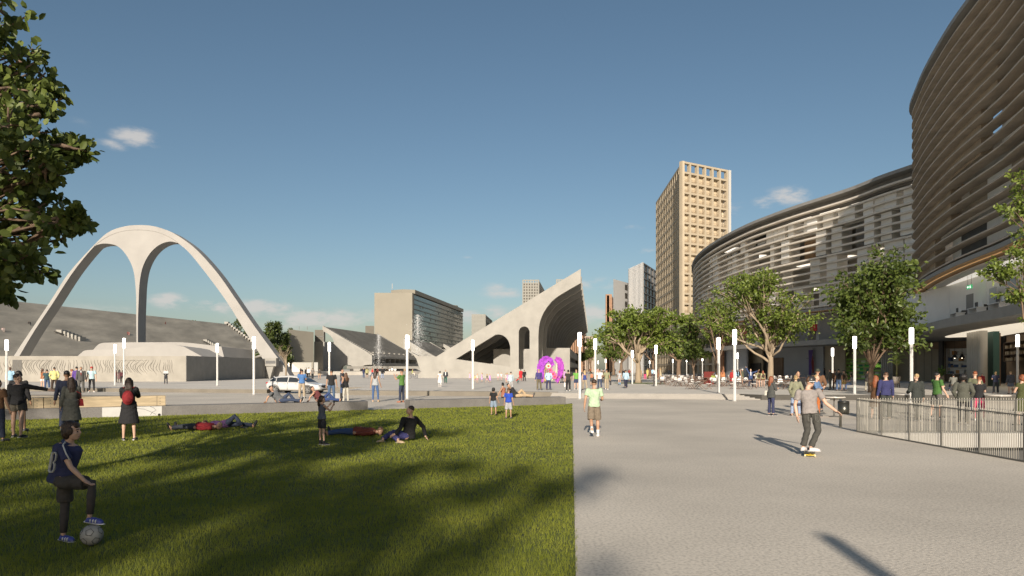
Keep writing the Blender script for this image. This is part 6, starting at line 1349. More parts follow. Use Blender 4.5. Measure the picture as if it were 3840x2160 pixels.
pp(3062, 1560, 1398, 'L', 60, 'man with blue vest and olive sleeves behind the skateboarder', pose='fold', top='long', tc=(.10, .17, .30), bottom='trousers', bc=(.40, .12, .03), hair='crop', hc='bl', det=1, skin='l', d=27.6)
pp(3066, 1545, 1380, 'L', 170, 'man in dark cap and brown jacket, farthest of the group behind the skateboarder', pose='pocket', top='blazer', tc=(.14, .07, .035), bottom='jeans', bc=C['djeans'], hair='crop', extra=(('cap', (.05, .055, .035)),), det=1, d=31)
pp(3284, 1572, 1401, 'L', 150, 'long haired woman in brown dress behind the left end of the railing', pose='fold', top='dress', tc=(.095, .045, .018), bottom=None, hair='long', hc='r', fem=True, det=1, skin='l', d=26)
pp(3322, 1574, 1389, 'L', 190, 'man in navy sweater and dark trousers behind the railing', pose='stand', top='long', tc=(.028, .030, .10), bottom='trousers', bc=(.03, .035, .03), hair='crop', hc='br', det=2, skin='l', d=25.7)
pp(3438, 1580, 1393, 'L', 205, 'man in dark blazer turned from the railing lamp', pose='carry', top='blazer', tc=(.030, .034, .030), bottom='trousers', bc=(.05, .05, .045), hair='crop', hc='bl', det=2, skin='l', d=25)
pp(3514, 1568, 1390, 'L', 118, 'bearded man in green tee and grey shorts gesturing behind the railing', pose=dict(arms=((10, 8, 20), (34, 8, 62, 0)), legs=((4, 5, 6), (-8, 5, 6)), curl=.4), top='tee', tc=C['green'], bottom='kneeshorts', bc=(.09, .085, .075), hair='crop', hc='k', det=2, skin='l', extra=(('beard', 0),), d=26.6)
pp(3612, 1594, 1397, 'L', 165, 'man in olive grey blazer with hands on hips behind the railing', pose='pocket', top='blazer', tc=(.075, .076, .058), bottom='trousers', bc=C['black'], hair='afro', hc='k', det=2, skin='d', d=23.3)
pp(3672, 1578, 1407, 'L', 170, 'woman in black tee and bright pink trousers behind the railing', pose='fold', top='tee', tc=C['black'], bottom='leggings', bc=(.50, .03, .10), hair='crop', hc='r', fem=True, det=2, skin='l', d=25.3, sc=C['white'])
pp(3656, 1570, 1403, 'L', 180, 'woman in olive sweater behind the woman in pink trousers', pose='pocket', top='long', tc=C['olive'], bottom='jeans', bc=C['djeans'], hair='crop', hc='r', fem=True, det=1, skin='l', d=29)
pp(3832, 1600, 1400, 'L', 215, 'red haired woman in olive dress at the right edge', pose='fold', top='dress', tc=(.055, .062, .018), bottom=None, hair='bob', hc='r', fem=True, det=2, skin='l', d=23)
# ---- terrace behind the lawn
pp(1132, 1494, 1381, 'L', 172, 'man in blue tee and khaki trousers beside the white car', pose='fold', top='tee', tc=(.06, .15, .34), bottom='trousers', bc=C['khaki'], hair='crop', det=1, skin='m')
pp(1243, 1507, 1381, 'L', 182, 'man in black tee and blue jeans at the car front', pose='stand', top='tee', tc=C['black'], bottom='jeans', bc=(.06, .10, .17), det=1, skin='m')
pp(1283, 1481, 1379, 'L', 75, 'man in dark patterned tee behind the long haired woman in black', pose='fold', top='tee', tc=(.05, .05, .055), bottom='jeans', bc=C['jeans'], det=1, skin='m')
pp(1297, 1511, 1393, 'L', 215, 'long haired woman in black top and pale trousers near the car', pose='fold', top='tank', tc=C['black'], bottom='jeans', bc=(.42, .40, .34), hair='long', hc='br', fem=True, det=1, skin='m', extra=(('bag', C['black'], 1),))
pp(1407, 1507, 1384, 'L', 170, 'long haired woman in grey top and blue jeans at the wall gap', pose='ease', top='tank', tc=(.32, .34, .35), bottom='leggings', bc=(.05, .10, .22), hair='long', hc='b', fem=True, det=1, skin='m', sc=C['beige'])
pp(1507, 1509, 1381, 'L', 238, 'man in green tee and dark jeans at the wall gap', pose='phone', top='tee', tc=(.075, .17, .035), bottom='jeans', bc=C['djeans'], det=1, skin='m', sc=(.30, .12, .07))
pp(38, 1474, 1372, 'L', 175, 'bald man in long pale blue shirt at the left terrace', pose='stand', top='shirt', tc=C['sky'], bottom='trousers', bc=C['lgrey'], hair=None, skin='d', det=1)
pp(160, 1462, 1379, 'L', 150, 'woman in brown top and white shorts on the left terrace', pose='phone', top='tank', tc=(.24, .09, .035), bottom='minishorts', bc=C['white'], hair='tail', hc='br', fem=True, skin='l', det=1)
pp(176, 1466, 1382, 'L', 195, 'person in teal shirt and jeans next to the woman in white shorts', pose='ease', top='tee', tc=(.03, .07, .08), bottom='jeans', bc=C['jeans'], hair='crop', det=1)
pp(204, 1468, 1373, 'L', 185, 'man in yellow shirt and brown trousers on the left terrace', pose='pocket', top='shirt', tc=(.58, .54, .22), bottom='trousers', bc=C['dbrown'], hair='crop', det=1)
pp(270, 1469, 1382, 'L', 30, 'curly orange haired woman in purple group on the left terrace', pose='fold', top='tee', tc=(.34, .22, .12), bottom='jeans', bc=C['jeans'], hair='afro', hc='r', fem=True, skin='l', det=1)
pp(287, 1470, 1371, 'L', 165, 'man in purple shirt next to the bearded man in a suit', pose='ease', top='shirt', tc=C['purple'], bottom='trousers', bc=C['grey'], hair='crop', det=1)
pp(304, 1472, 1372, 'L', 12, 'bearded man in grey suit with red tie on the left terrace', pose='stand', top='blazer', tc=(.07, .068, .062), bottom='trousers', bc=(.09, .088, .08), hair='crop', extra=(('tie', C['red']), ('beard', 0)), det=1)
pp(344, 1471, 1371, 'L', 5, 'man with red cap and pale blue tee facing the lawn', pose='stand', top='tee', tc=(.40, .55, .58), bottom='leggings', bc=(.014, .014, .016), hair='crop', extra=(('cap', (.45, .03, .03)),), det=1, skin='l', sc=C['white'])
pp(622, 1440, 1385, 'P', 10, 'man in dark suit reading a newspaper before the mural', pose='phone', top='blazer', tc=(.03, .032, .04), bottom='trousers', bc=(.035, .037, .045), extra=(('front', C['white']), ('paper', 0)), skin='l')
pp(447, 1435, 1384, 'P', 165, 'dark haired woman in mauve dress by the mural, behind the lamps', pose='fold', top='dress', tc=(.12, .07, .07), bottom='leggings', bc=C['black'], hair='long', hc='k', fem=True, skin='d')
pp(436, 1434, 1386, 'P', 100, 'person in dark red left of the mauve dress by the mural', top='long', tc=(.10, .02, .02), bottom='jeans', bc=C['black'], skin='d'); pp(459, 1435, 1387, 'P', 200, 'person in dark red right of the mauve dress by the mural', top='long', tc=(.08, .02, .025), bottom='jeans', bc=C['black'], skin='d')
def on_slope(px, py, hpx, label, **kw):
    p = ray_slope(px, py); person(label, p, rnd.uniform(0, 6), hpx * p.y / FPX, **kw)
on_slope(107, 1219, 15, 'tiny person in black on the seating slope, left of a dark pair', top='long', tc=C['black'], bottom='trousers', bc=C['black']); on_slope(113, 1221, 17, 'tiny person in black on the seating slope, right of a dark pair', top='coat', tc=C['black'], bottom='trousers', bc=C['black'])
on_slope(9, 1245, 18, 'tiny person in pale pink at the far left of the seating slope', top='long', tc=(.45, .34, .32), bottom='trousers', bc=(.35, .28, .26)); on_slope(16, 1247, 19, 'tiny person in pale trousers at the far left of the seating slope', top='long', tc=(.42, .36, .34), bottom='trousers', bc=(.40, .34, .3))
on_slope(479, 1259, 17, 'tiny person in dark red high on the slope, left of the arch stem', top='long', tc=(.16, .03, .03), bottom='trousers', bc=(.1, .05, .05)); on_slope(484, 1261, 19, 'tiny person in pale red high on the slope, nearest the arch stem', top='dress', tc=(.35, .18, .16), bottom=None, fem=True); on_slope(621, 1219, 15, 'tiny person in dark red alone on the slope, right of the arch stem', top='coat', tc=(.10, .02, .02), bottom='trousers', bc=C['black'])
# ---- the square in the middle
for a in (
 (1096, 1402, 1375, 20, 'far person in dark red before the bright hall opening', dict(top='long', tc=C['rust'], bottom='jeans', bc=C['djeans'])), (1108, 1402, 1374, 200, 'far person in white shirt before the bright hall opening', dict(top='tee', tc=C['white'], bottom='trousers', bc=C['white'])),
 (1122, 1418, 1388, 'b', 'far person bending in dark red beside the car roof', dict(pose='crouch', top='long', tc=(.12, .02, .03), bottom='jeans', bc=C['djeans'], H=1.6)), (1128, 1414, 1379, 30, 'far woman in pink top left of the dark haired pair', dict(top='tee', tc=(.5, .2, .2), bottom='jeans', bc=C['djeans'], fem=True, hair='long', hc='br')),
 (1149, 1418, 1377, 'b', 'far person in black left of the man in a white shirt', dict(top='long', tc=C['black'], bottom='trousers', bc=C['black'])), (1158, 1419, 1376, 'b', 'far man in white shirt and black trousers behind the car', dict(top='shirt', tc=C['white'], bottom='trousers', bc=C['black'], pose='ease')),
 (1172, 1423, 1377, 'b', 'far man in grey tee and black trousers right of the white shirt', dict(top='tee', tc=(.15, .14, .13), bottom='trousers', bc=C['black'], pose='walk')), (1198, 1423, 1379, 'b', 'far woman in dark jacket and bare legs near the pointed grandstand', dict(top='long', tc=(.06, .055, .05), bottom='minishorts', bc=C['beige'], fem=True, hair='bun')),
 (1216, 1403, 1378, 0, 'tiny person in beige at the foot of the pointed grandstand, left one of three', dict(top='tee', tc=C['beige'], bottom='trousers', bc=C['lgrey'])), (1222, 1404, 1378, 90, 'tiny person in white at the foot of the pointed grandstand, middle one of three', dict(top='tee', tc=C['white'], bottom='trousers', bc=C['lgrey'])), (1228, 1403, 1380, 180, 'tiny person in brown at the foot of the pointed grandstand, right one of three', dict(top='tee', tc=C['brown'], bottom='trousers', bc=C['dbrown'])),
 (1364, 1418, 1377, 40, 'far person in navy and jeans left of the woman in yellow green jacket', dict(top='long', tc=C['navy'], bottom='jeans', bc=C['jeans'])), (1376, 1419, 1376, 'b', 'far woman in yellow green jacket and black shorts', dict(top='blazer', tc=(.30, .28, .14), bottom='shorts', bc=C['black'], fem=True, hair='tail', hc='br')),
 (1396, 1414, 1376, 100, 'far person in bright red top left of the woman in grey', dict(top='long', tc=(.5, .05, .04), bottom='jeans', bc=C['jeans'], pose='walk')), (1416, 1412, 1378, 'b', 'far person in black over red, right behind the woman in grey', dict(top='tee', tc=(.10, .02, .02), bottom='trousers', bc=C['black'])),
 (1434, 1422, 1374, 'b', 'far man in dark jacket and pale jeans with a bag', dict(top='blazer', tc=(.03, .03, .032), bottom='jeans', bc=C['ljeans'], pose='carry', extra=(('pack', C['black']),))), (1450, 1402, 1376, 0, 'tiny person in beige coat under the dark balcony floors', dict(top='coat', tc=C['beige'], bottom='trousers', bc=C['grey'])),
 (1461, 1404, 1379, 20, 'far person in white tee and black shorts under the balcony floors', dict(top='tee', tc=C['white'], bottom='shorts', bc=C['black'])), (1471, 1404, 1375, 'b', 'far person in white shirt and dark trousers under the balcony floors', dict(top='shirt', tc=C['white'], bottom='trousers', bc=C['charcoal'])), (1482, 1402, 1374, 160, 'far person all in white under the balcony floors', dict(top='shirt', tc=C['white'], bottom='trousers', bc=C['white'])), (1517, 1402, 1376, 'b', 'far person in tan coat left of the terrace lamp', dict(top='coat', tc=C['beige'], bottom='trousers', bc=C['beige'])),
 (1650, 1451, 1387, 'b', 'woman all in white with dark hair walking on the square', dict(top='dress', tc=(.68, .66, .62), bottom='leggings', bc=C['white'], fem=True, hair='bun', pose='walk', sc=C['white'])), (1671, 1438, 1383, 0, 'man in dark blazer and green trousers walking toward the lawn', dict(top='blazer', tc=(.035, .035, .045), bottom='trousers', bc=(.02, .09, .065), pose='walk', hair='crop', hc='g', extra=(('front', C['white']),))),
 (1953, 1430, 1382, 'b', 'woman in long red coat before the narrow arched opening', dict(top='coat', tc=(.42, .02, .025), bottom='leggings', bc=(.3, .02, .02), fem=True, hair='bun')), (1966, 1430, 1385, 'b', 'person all in black beside the woman in the red coat', dict(top='long', tc=C['black'], bottom='trousers', bc=C['black'], extra=(('bag', C['black'], 1),), pose='ease')),
 (2021, 1463, 1381, 182, 'man in purple navy sweater and olive trousers before the feather costume', dict(top='long', tc=(.05, .04, .15), bottom='trousers', bc=(.12, .10, .06), hair='crop', hc='bl', skin='l', pose='ease', det=1)), (2057, 1463, 1383, 186, 'man in pale blue shirt and navy trousers before the feather costume', dict(top='shirt', tc=(.36, .50, .62), bottom='trousers', bc=(.03, .03, .08), pose='pocket', hc='g', det=1)),
 (2131, 1467, 1381, 180, 'person in black tee carrying a white cloth bag by the steps', dict(top='tee', tc=(.03, .028, .022), bottom='trousers', bc=C['black'], hair='bun', extra=(('case', (.62, .6, .56), 1),), pose='walk', det=1, sc=C['white'])), (2161, 1460, 1383, 178, 'man in bright green tee and navy shorts by the steps', dict(top='tee', tc=C['pgreen'], bottom='shorts', bc=(.03, .04, .09), hc='bl', skin='l', det=1, sc=C['white'])),
 (2193, 1462, 1383, 190, 'person in blue tank with long blond hair by the tall lamp', dict(top='tank', tc=(.03, .05, .20), bottom='trousers', bc=C['khaki'], hair='long', hc='bl', fem=True, skin='l', pose='walk', det=1)), (2219, 1447, 1393, 160, 'bare armed woman with a dark bag behind the man in mint', dict(top='tank', tc=(.45, .16, .08), bottom='skirt', bc=C['charcoal'], fem=True, hair='bun', extra=(('bag', C['black'], -1),))),
 (2249, 1459, 1379, 182, 'man in white tee and navy jeans walking up the street', dict(top='tee', tc=C['white'], bottom='jeans', bc=(.04, .055, .10), hair='crop', hc='br', skin='m', pose='walk', det=1)), (2275, 1461, 1380, 184, 'man in olive tee and khaki trousers carrying a black bag', dict(top='tee', tc=(.24, .24, .14), bottom='trousers', bc=C['khaki'], pose='carry', extra=(('case', C['black'], 0),), det=1, sc=C['white'])),
 (2262, 1436, 1382, 182, 'far person in dark brown between the white and olive tees', dict(top='long', tc=C['dbrown'], bottom='trousers', bc=C['black'])), (2286, 1432, 1384, 182, 'far person in black right of the man with the black bag', dict(top='long', tc=C['black'], bottom='trousers', bc=C['black'])),
 (2323, 1445, 1386, 184, 'woman in grey tee and shorts with blue socks running up the street', dict(top='tee', tc=C['lgrey'], bottom='minishorts', bc=C['lgrey'], fem=True, hair='tail', hc='r', pose='walk2', extra=(('socks', (.12, .32, .55), .8),), skin='l')), (2347, 1456, 1382, 184, 'man in pale blue shirt and dark navy trousers walking up the street', dict(top='shirt', tc=(.34, .48, .58), bottom='trousers', bc=(.02, .022, .045), pose='walk2', hair='crop', hc='k', det=1)),
 (2338, 1418, 1382, 182, 'far person in black behind the runner with blue socks', dict(top='long', tc=C['black'], bottom='trousers', bc=C['black'])), (2360, 1412, 1383, 182, 'far person in dark red right of the pale blue shirt', dict(top='long', tc=(.22, .04, .03), bottom='trousers', bc=C['dbrown'])), (2241, 1412, 1379, 182, 'tiny far person in pink on the street by the far lamps', dict(top='tee', tc=(.5, .3, .26), bottom='shorts', bc=C['beige'], fem=True)), (2192, 1404, 1379, 182, 'tiny far person in dark clothes left on the street', dict(top='long', tc=C['charcoal'], bottom='trousers', bc=C['black'])), (2213, 1402, 1379, 182, 'tiny far person in red on the street', dict(top='long', tc=C['rust'], bottom='trousers', bc=C['black'])), (2305, 1404, 1380, 182, 'tiny far person in navy under the street trees', dict(top='long', tc=C['navy'], bottom='trousers', bc=C['black'])),
 (2402, 1419, 1381, 0, 'far woman in beige by the nearest street tree trunk', dict(top='dress', tc=C['beige'], bottom=None, fem=True)), (2419, 1424, 1382, 160, 'person in black top and pink trousers left of the cafe tables', dict(top='tank', tc=C['black'], bottom='trousers', bc=C['pink'], fem=True, hair='tail')), (2429, 1421, 1379, 40, 'man in yellow shirt left of the cafe tables', dict(top='shirt', tc=(.45, .42, .12), bottom='trousers', bc=C['yellow'])), (2437, 1422, 1378, 200, 'woman with long brown hair between yellow and pale blue shirts', dict(top='dress', tc=C['brown'], bottom=None, fem=True, hair='long', hc='br')), (2448, 1420, 1379, 170, 'person in pale blue shirt left of the short post', dict(top='shirt', tc=C['sky'], bottom='jeans', bc=C['djeans'])), (2456, 1423, 1382, 190, 'person in white tee behind the short post', dict(top='tee', tc=C['white'], bottom='jeans', bc=C['djeans'])), (2468, 1425, 1380, 100, 'woman in brown coat right of the cafe edge lamp', dict(top='coat', tc=(.2, .1, .06), bottom=None, fem=True, hair='long', hc='br')), (2477, 1423, 1379, 260, 'woman in long beige coat right of the cafe edge lamp', dict(top='coat', tc=(.46, .38, .24), bottom=None, fem=True, hair='long', hc='bl')), (2509, 1418, 1381, 0, 'far man with blond hair in grey by the thick tree trunk', dict(top='long', tc=C['grey'], bottom='trousers', bc=C['grey'], hc='bl')),
 (2710, 1443, 1384, 170, 'woman in orange flowered top between the cafe tables', dict(top='long', tc=(.42, .17, .07), bottom='leggings', bc=C['taupe'], fem=True, hair='long', hc='r')), (2746, 1446, 1384, 190, 'woman in red coat left of the tallest lamp', dict(top='coat', tc=(.32, .02, .02), bottom=None, fem=True, hair='bob', hc='r')), (2764, 1440, 1384, 200, 'woman in pale blue blouse behind the tallest lamp', dict(top='shirt', tc=C['sky'], bottom='jeans', bc=C['jeans'], fem=True, hair='long')), (2775, 1441, 1380, 100, 'person in white and black right of the tallest lamp', dict(top='tank', tc=C['black'], bottom='shorts', bc=C['white'])), (2784, 1441, 1381, 250, 'person in olive with a white hat right of the tallest lamp', dict(top='blazer', tc=C['olive'], bottom='shorts', bc=C['khaki'], extra=(('cap', C['white']),))),
 (2815, 1452, 1381, 0, 'man in blue blazer raising both arms at the cafe', dict(top='blazer', tc=(.035, .06, .15), bottom='trousers', bc=C['djeans'], pose='reach', hc='bl', skin='l', extra=(('front', C['white']),))), (2843, 1454, 1386, 200, 'woman in olive tee and brown shorts shading her eyes', dict(top='tee', tc=(.26, .25, .13), bottom='minishorts', bc=C['brown'], fem=True, hair='tail', hc='br', pose='phone', skin='l', extra=(('pack', C['dbrown']),))), (2861, 1453, 1387, 190, 'woman in pale tee and brown pack next to the one shading her eyes', dict(top='tee', tc=(.34, .34, .18), bottom='minishorts', bc=C['brown'], fem=True, hair='long', hc='r', skin='l', extra=(('pack', C['dbrown']),))),
 (2957, 1417, 1378, 160, 'dark figure in blue before the blue grey shop wall', dict(top='long', tc=(.02, .06, .16), bottom='trousers', bc=C['black'], skin='d')), (2982, 1418, 1379, 200, 'dark figure in brown right of the blue one before the shop wall', dict(top='long', tc=C['dbrown'], bottom='trousers', bc=C['black'], skin='d')), (3021, 1420, 1379, 90, 'dark figure in grey coat left of the purple banner', dict(top='coat', tc=C['charcoal'], bottom='trousers', bc=C['black'], skin='d')), (3060, 1422, 1382, 200, 'dark figure in olive right under the purple banner', dict(top='long', tc=C['olive'], bottom='trousers', bc=C['black'], skin='d')), (3092, 1424, 1379, 90, 'dark figure in black right of the purple banner', dict(top='long', tc=C['black'], bottom='trousers', bc=C['djeans'], skin='d')),
 (3113, 1463, 1381, 250, 'man in grey suit standing left of the dense dark tree', dict(top='blazer', tc=(.08, .08, .068), bottom='trousers', bc=(.08, .08, .068), det=1, hc='br')), (3131, 1461, 1383, 180, 'person in brown top left of the black backpack', dict(top='long', tc=C['brown'], bottom='trousers', bc=C['brown'], pose='ease')), (3145, 1466, 1381, 182, 'man with black backpack and blue jeans under the dark tree', dict(top='tee', tc=(.05, .05, .05), bottom='jeans', bc=(.08, .13, .24), extra=(('pack', C['black']),), det=1)), (3164, 1465, 1385, 170, 'person with dark backpack and tan shorts under the dark tree', dict(top='tee', tc=(.2, .17, .12), bottom='shorts', bc=(.46, .33, .12), extra=(('pack', C['dbrown']),), det=1, skin='l')),
 (3252, 1467, 1386, 20, 'woman in dark jacket and cream trousers by the tree trunk', dict(top='blazer', tc=(.05, .045, .04), bottom='trousers', bc=(.46, .43, .34), fem=True, hair='bob', pose='phone')), (3734, 1476, 1390, 180, 'blond person in navy vest and dark trousers by the brown shop', dict(top='tee', tc=(.03, .035, .07), bottom='trousers', bc=(.025, .028, .035), hair='bun', hc='bl', pose='fold', det=1, skin='l')), (3790, 1478, 1389, 185, 'blond person in slate shirt and grey shorts by the brown shop', dict(top='shirt', tc=(.05, .055, .07), bottom='shorts', bc=C['slate'], hair='crop', hc='bl', det=1, skin='l')), (3682, 1468, 1397, 0, 'woman with red scarf and red coat before the teal panel', dict(top='coat', tc=(.26, .02, .03), bottom='trousers', bc=C['black'], fem=True, hair='bob', hc='g', extra=(('scarf', (.3, .02, .04)),), skin='l'))):
    pp(a[0], a[1], a[2], 'P', a[3], a[4], **a[5])
# seated at the cafe
pp(2676, 1446, 1385, 'P', 200, 'seated person in lime top and red trousers beside the red booth', pose='sit', top='tee', tc=(.24, .30, .06), bottom='trousers', bc=C['red'], fem=True, hair='long', hc='br'); pp(3196, 1466, 1395, 'P', 260, 'seated woman in grey top at a table under the dark tree', pose='sit', top='tee', tc=(.22, .23, .24), bottom='jeans', bc=(.12, .17, .30), fem=True, hair='long'); pp(3576, 1462, 1383, 'P', 180, 'person in grey leather jacket seated before the shelf unit', pose='sit', top='blazer', tc=(.16, .16, .14), bottom='jeans', bc=C['djeans'], hair='bun', d=50)
pp(2690, 1441, 1386, 'P', 170, 'seated person in white at the table right of the red booth', pose='sit', top='tee', tc=C['white'], bottom='jeans', bc=C['djeans']); pp(2652, 1424, 1382, 'P', 20, 'seated dark haired person behind the red booth', pose='sit', top='tee', tc=C['navy'], bottom='jeans', bc=C['djeans']); pp(2683, 1420, 1380, 'P', 20, 'person in pale blue seated at the far cafe tables', pose='sit', top='tee', tc=C['sky'], bottom='jeans', bc=C['djeans'])
# pastel children by the ribbed grandstand
for i, (x, f, h, tc, lb) in enumerate(((1762, 1426, 1395, (.52, .36, .50), 'leftmost pastel dressed child by the ribbed grandstand'), (1781, 1433, 1404, (.55, .52, .16), 'child in yellow top right of the square lamp'), (1790, 1437, 1400, (.60, .52, .46), 'child in cream top walking past the square lamp'), (1807, 1433, 1396, (.46, .33, .54), 'child in lilac dress near the yellow topped child'), (1827, 1437, 1400, (.05, .05, .04), 'child in black with a yellow sash'), (1837, 1436, 1401, (.46, .28, .58), 'child in lilac right of the black and yellow one'), (1868, 1428, 1395, (.6, .56, .52), 'child in white and pink, left of a pair by the white wall'), (1880, 1428, 1394, (.6, .58, .54), 'child in white and pink, right of a pair by the white wall'), (1898, 1437, 1398, (.58, .54, .52), 'child in white beside the lilac one near the shawl'), (1902, 1434, 1396, (.5, .32, .52), 'child in lilac half hidden behind the white one'))):
    pp(x, f, h, 'P', rnd.uniform(0, 360), lb, top='dress' if i in (0, 3, 5, 9) else 'tee', tc=tc, bottom=None if i in (0, 3, 5, 9) else 'shorts', bc=(.5, .28, .32), kid=True, hair='tail' if i % 2 else 'bob', hc='bl', skin='l', pose=('stand', 'walk', 'ease')[i % 3], fem=True)
pp(1937, 1438, 1416, 'P', 90, 'crouching child in red cap by the white wall', pose='crouch', top='tee', tc=(.4, .03, .03), bottom='jeans', bc=C['teal'], kid=True, H=1.1, extra=(('cap', (.45, .03, .04)),))
pp(1916, 1468, 1392, 'P', 200, 'man in pale blue shirt behind the woman with the beige shawl', top='shirt', tc=(.40, .48, .52), bottom='trousers', bc=C['lgrey'], pose='ease', skin='l', d=50); pp(1912, 1470, 1419, 'L', 240, 'woman with light hair wrapped in a beige shawl, behind the blue tee boy', top='coat', tc=(.30, .22, .12), bottom='trousers', bc=C['lgrey'], hair='long', hc='bl', fem=True, skin='l', d=44)
# ---- special figures
def lie(label, px, py, z, heading, spec, H=1.72, d=None, **kw):
    d = d or FPX * (EYE - z) / (py - HY); return person(label, ((px - HX) / FPX * d, d, z), R(heading), H, pose=spec, **kw)
UPV = {'raw': 1}
# body axis along +X (head) in these local poses; hip at the origin
def supine(knee=False):
    s = dict(hip=(0, 0, .12), neck=(.50, 0, .11), head=(.66, 0, .13), sp=(1, 0, 0), sh0=(.45, -.18, .10), sh1=(.45, .18, .10), el0=(.22, -.27, .07), wr0=(.02, -.2, .09), el1=(.25, .26, .08), wr1=(.12, .10, .22), hd0=(-1, .3, 0), hd1=(-.4, -1, 0), hp0=(-.02, -.09, .11), hp1=(-.02, .09, .11), kn0=(-.44, -.12, .12), an0=(-.84, -.14, .08), kn1=(-.44, .13, .13), an1=(-.84, .16, .08), ft0=(-.25, -.35, .9), ft1=(-.25, .35, .9))
    if knee: s.update(kn1=(-.36, .12, .40), an1=(-.58, .12, .07), ft1=(-1, .1, 0))
    return dict(arms=((0, 0, 0),) * 2, legs=((0, 0, 0),) * 2, raw=1, set=s, footdn=((-1, 0, 0), (-1, 0, 0) if not knee else (0, 0, -1)))
lie('person in red sweater lying on the lawn, head to the right', 748, 1613, .02, -6, supine(), top='long', tc=(.22, .012, .015), bottom='jeans', bc=(.03, .035, .045), hair='crop', hc='bl', skin='m', det=1, sc=C['black'], H=1.75)
lie('person in purple shirt lying on the lawn with one knee up, feet to the right', 846, 1607, .02, 180, supine(True), top='shirt', tc=(.13, .06, .15), bottom='jeans', bc=(.035, .045, .075), hair='bob', hc='br', skin='m', det=1, d=21.9, H=1.75)
lie('person in red plaid shirt and jeans lying on the lawn behind the seated man', 1342, 1640, .02, -4, supine(), top='shirt', tc=(.13, .028, .014), bottom='jeans', bc=(.03, .06, .14), hair='bob', hc='br', skin='m', det=1, d=19.4, sc=C['black'], H=1.75)
seat = dict(arms=((0, 0, 0),) * 2, legs=((0, 0, 0),) * 2, raw=1, curl=.25, set=dict(hip=(0, 0, .12), neck=(.06, -.02, .62), head=(.05, -.05, .79), sp=(.1, -.04, 1), sh0=(-.12, -.10, .56), sh1=(.16, .14, .56), el0=(-.17, -.26, .34), wr0=(-.29, -.42, .20), el1=(.36, .25, .33), wr1=(.42, .15, .10), hd0=(-.7, -.6, -.35), hd1=(.5, -.1, -.6), hp0=(-.05, -.10, .12), hp1=(.02, .09, .12), kn0=(-.45, -.22, .20), an0=(-.18, -.50, .07), kn1=(-.40, .05, .22), an1=(-.62, -.30, .07), ft0=(.9, -.2, -.1), ft1=(-.8, -.5, -.1)))
o = lie('man in black sweater and violet jeans sitting cross legged on the lawn', 1532, 1652, .02, 0, seat, top='long', tc=(.010, .010, .010), bottom='jeans', bc=(.055, .055, .17), hair='crop', hc='b', skin='l', det=2, yaw=-80, H=1.8, sc=C['beige'])
def recline(knee=True):
    return dict(arms=((0, 0, 0),) * 2, legs=((0, 0, 0),) * 2, raw=1, set=dict(hip=(0, 0, .11), neck=(-.33, .02, .48), head=(-.40, -.0, .63), sp=(-.6, 0, .8), sh0=(-.34, -.17, .42), sh1=(-.26, .17, .42), el0=(-.50, -.2, .24), wr0=(-.56, -.2, .05), el1=(-.32, .26, .22), wr1=(-.26, .27, .05), hd0=(-.6, -.6, -.2), hd1=(.5, .6, -.2), hp0=(.02, -.09, .10), hp1=(.02, .09, .10), kn0=(.44, -.10, .13), an0=(.86, -.10, .09), kn1=(.33, .12, .40), an1=(.58, .1, .08), ft0=(.35, -.1, .95), ft1=(1, 0, 0)), footdn=((1, 0, 0), (0, 0, -1)))
def on_wall(px, s_off, z=.42): s = s_at(px, s_off); return L0 + Lu * s + Ln * s_off + Vector((0, 0, z))
person('man in grey tee and jeans leaning back on the low wall', on_wall(1052, .35), R(8), 1.80, pose=recline(), top='tee', tc=(.10, .105, .11), bottom='jeans', bc=(.035, .05, .09), hair='crop', hc='k', skin='m', det=2, yaw=60, sc=C['black'])
person('person in blue jeans reclining on the low wall behind the girl with the phone', on_wall(1205, .35), R(12), 1.7, pose=recline(), top='tank', tc=(.12, .03, .03), bottom='jeans', bc=(.03, .055, .15), hair='crop', hc='b', skin='m', det=1, yaw=60, sc=C['black'])
person('dark haired person lying on the right low wall in beige trousers', on_wall(1935, .35), R(188) - math.pi, 1.75, pose=recline(), top='long', tc=(.02, .02, .022), bottom='trousers', bc=(.42, .31, .19), hair='crop', hc='k', skin='m', det=1, yaw=40)
person('crouching person with black hair and bare arms on the right low wall', on_wall(1889, .4), R(200), 1.55, pose=seat, top='tank', tc=(.30, .12, .07), bottom='shorts', bc=(.25, .24, .22), hair='bun', hc='k', skin='m', det=1, fem=True)
# the boy with his foot on the ball
bx = G(250, 2030, .03); dB = bx.y
boy = dict(arms=((0, 0, 0),) * 2, legs=((0, 0, 0),) * 2, raw=1, curl=.35, set=dict(hip=(0, 0, .86), neck=(.10, -.02, 1.35), head=(.145, -.035, 1.515), sp=(.18, -.03, .98), sh0=(.10, -.185, 1.30), sh1=(.02, .14, 1.31), el0=(.235, -.225, 1.05), wr0=(.40, -.20, .865), hd0=(.80, .05, -.50), el1=(-.11, .20, 1.05), wr1=(.06, .10, .93), hd1=(.9, -.2, -.2), hp0=(.03, -.09, .84), hp1=(-.01, .09, .84), kn0=(.46, -.13, .82), an0=(.43, -.13, .375), ft0=(.98, -.12, -.12), kn1=(-.02, .10, .46), an1=(-.04, .10, .085), ft1=(.93, -.3, -.08)))
bo = person('boy in navy football shirt resting his foot on a white ball', (bx.x - .05, dB, .02), R(4), 1.41, pose=boy, top='tee', tc=(.030, .036, .095), bottom='shorts', bc=(.050, .046, .043), hair='bob', hc='b', skin='l', kid=True, det=2, yaw=92, sc=(.045, .06, .26))
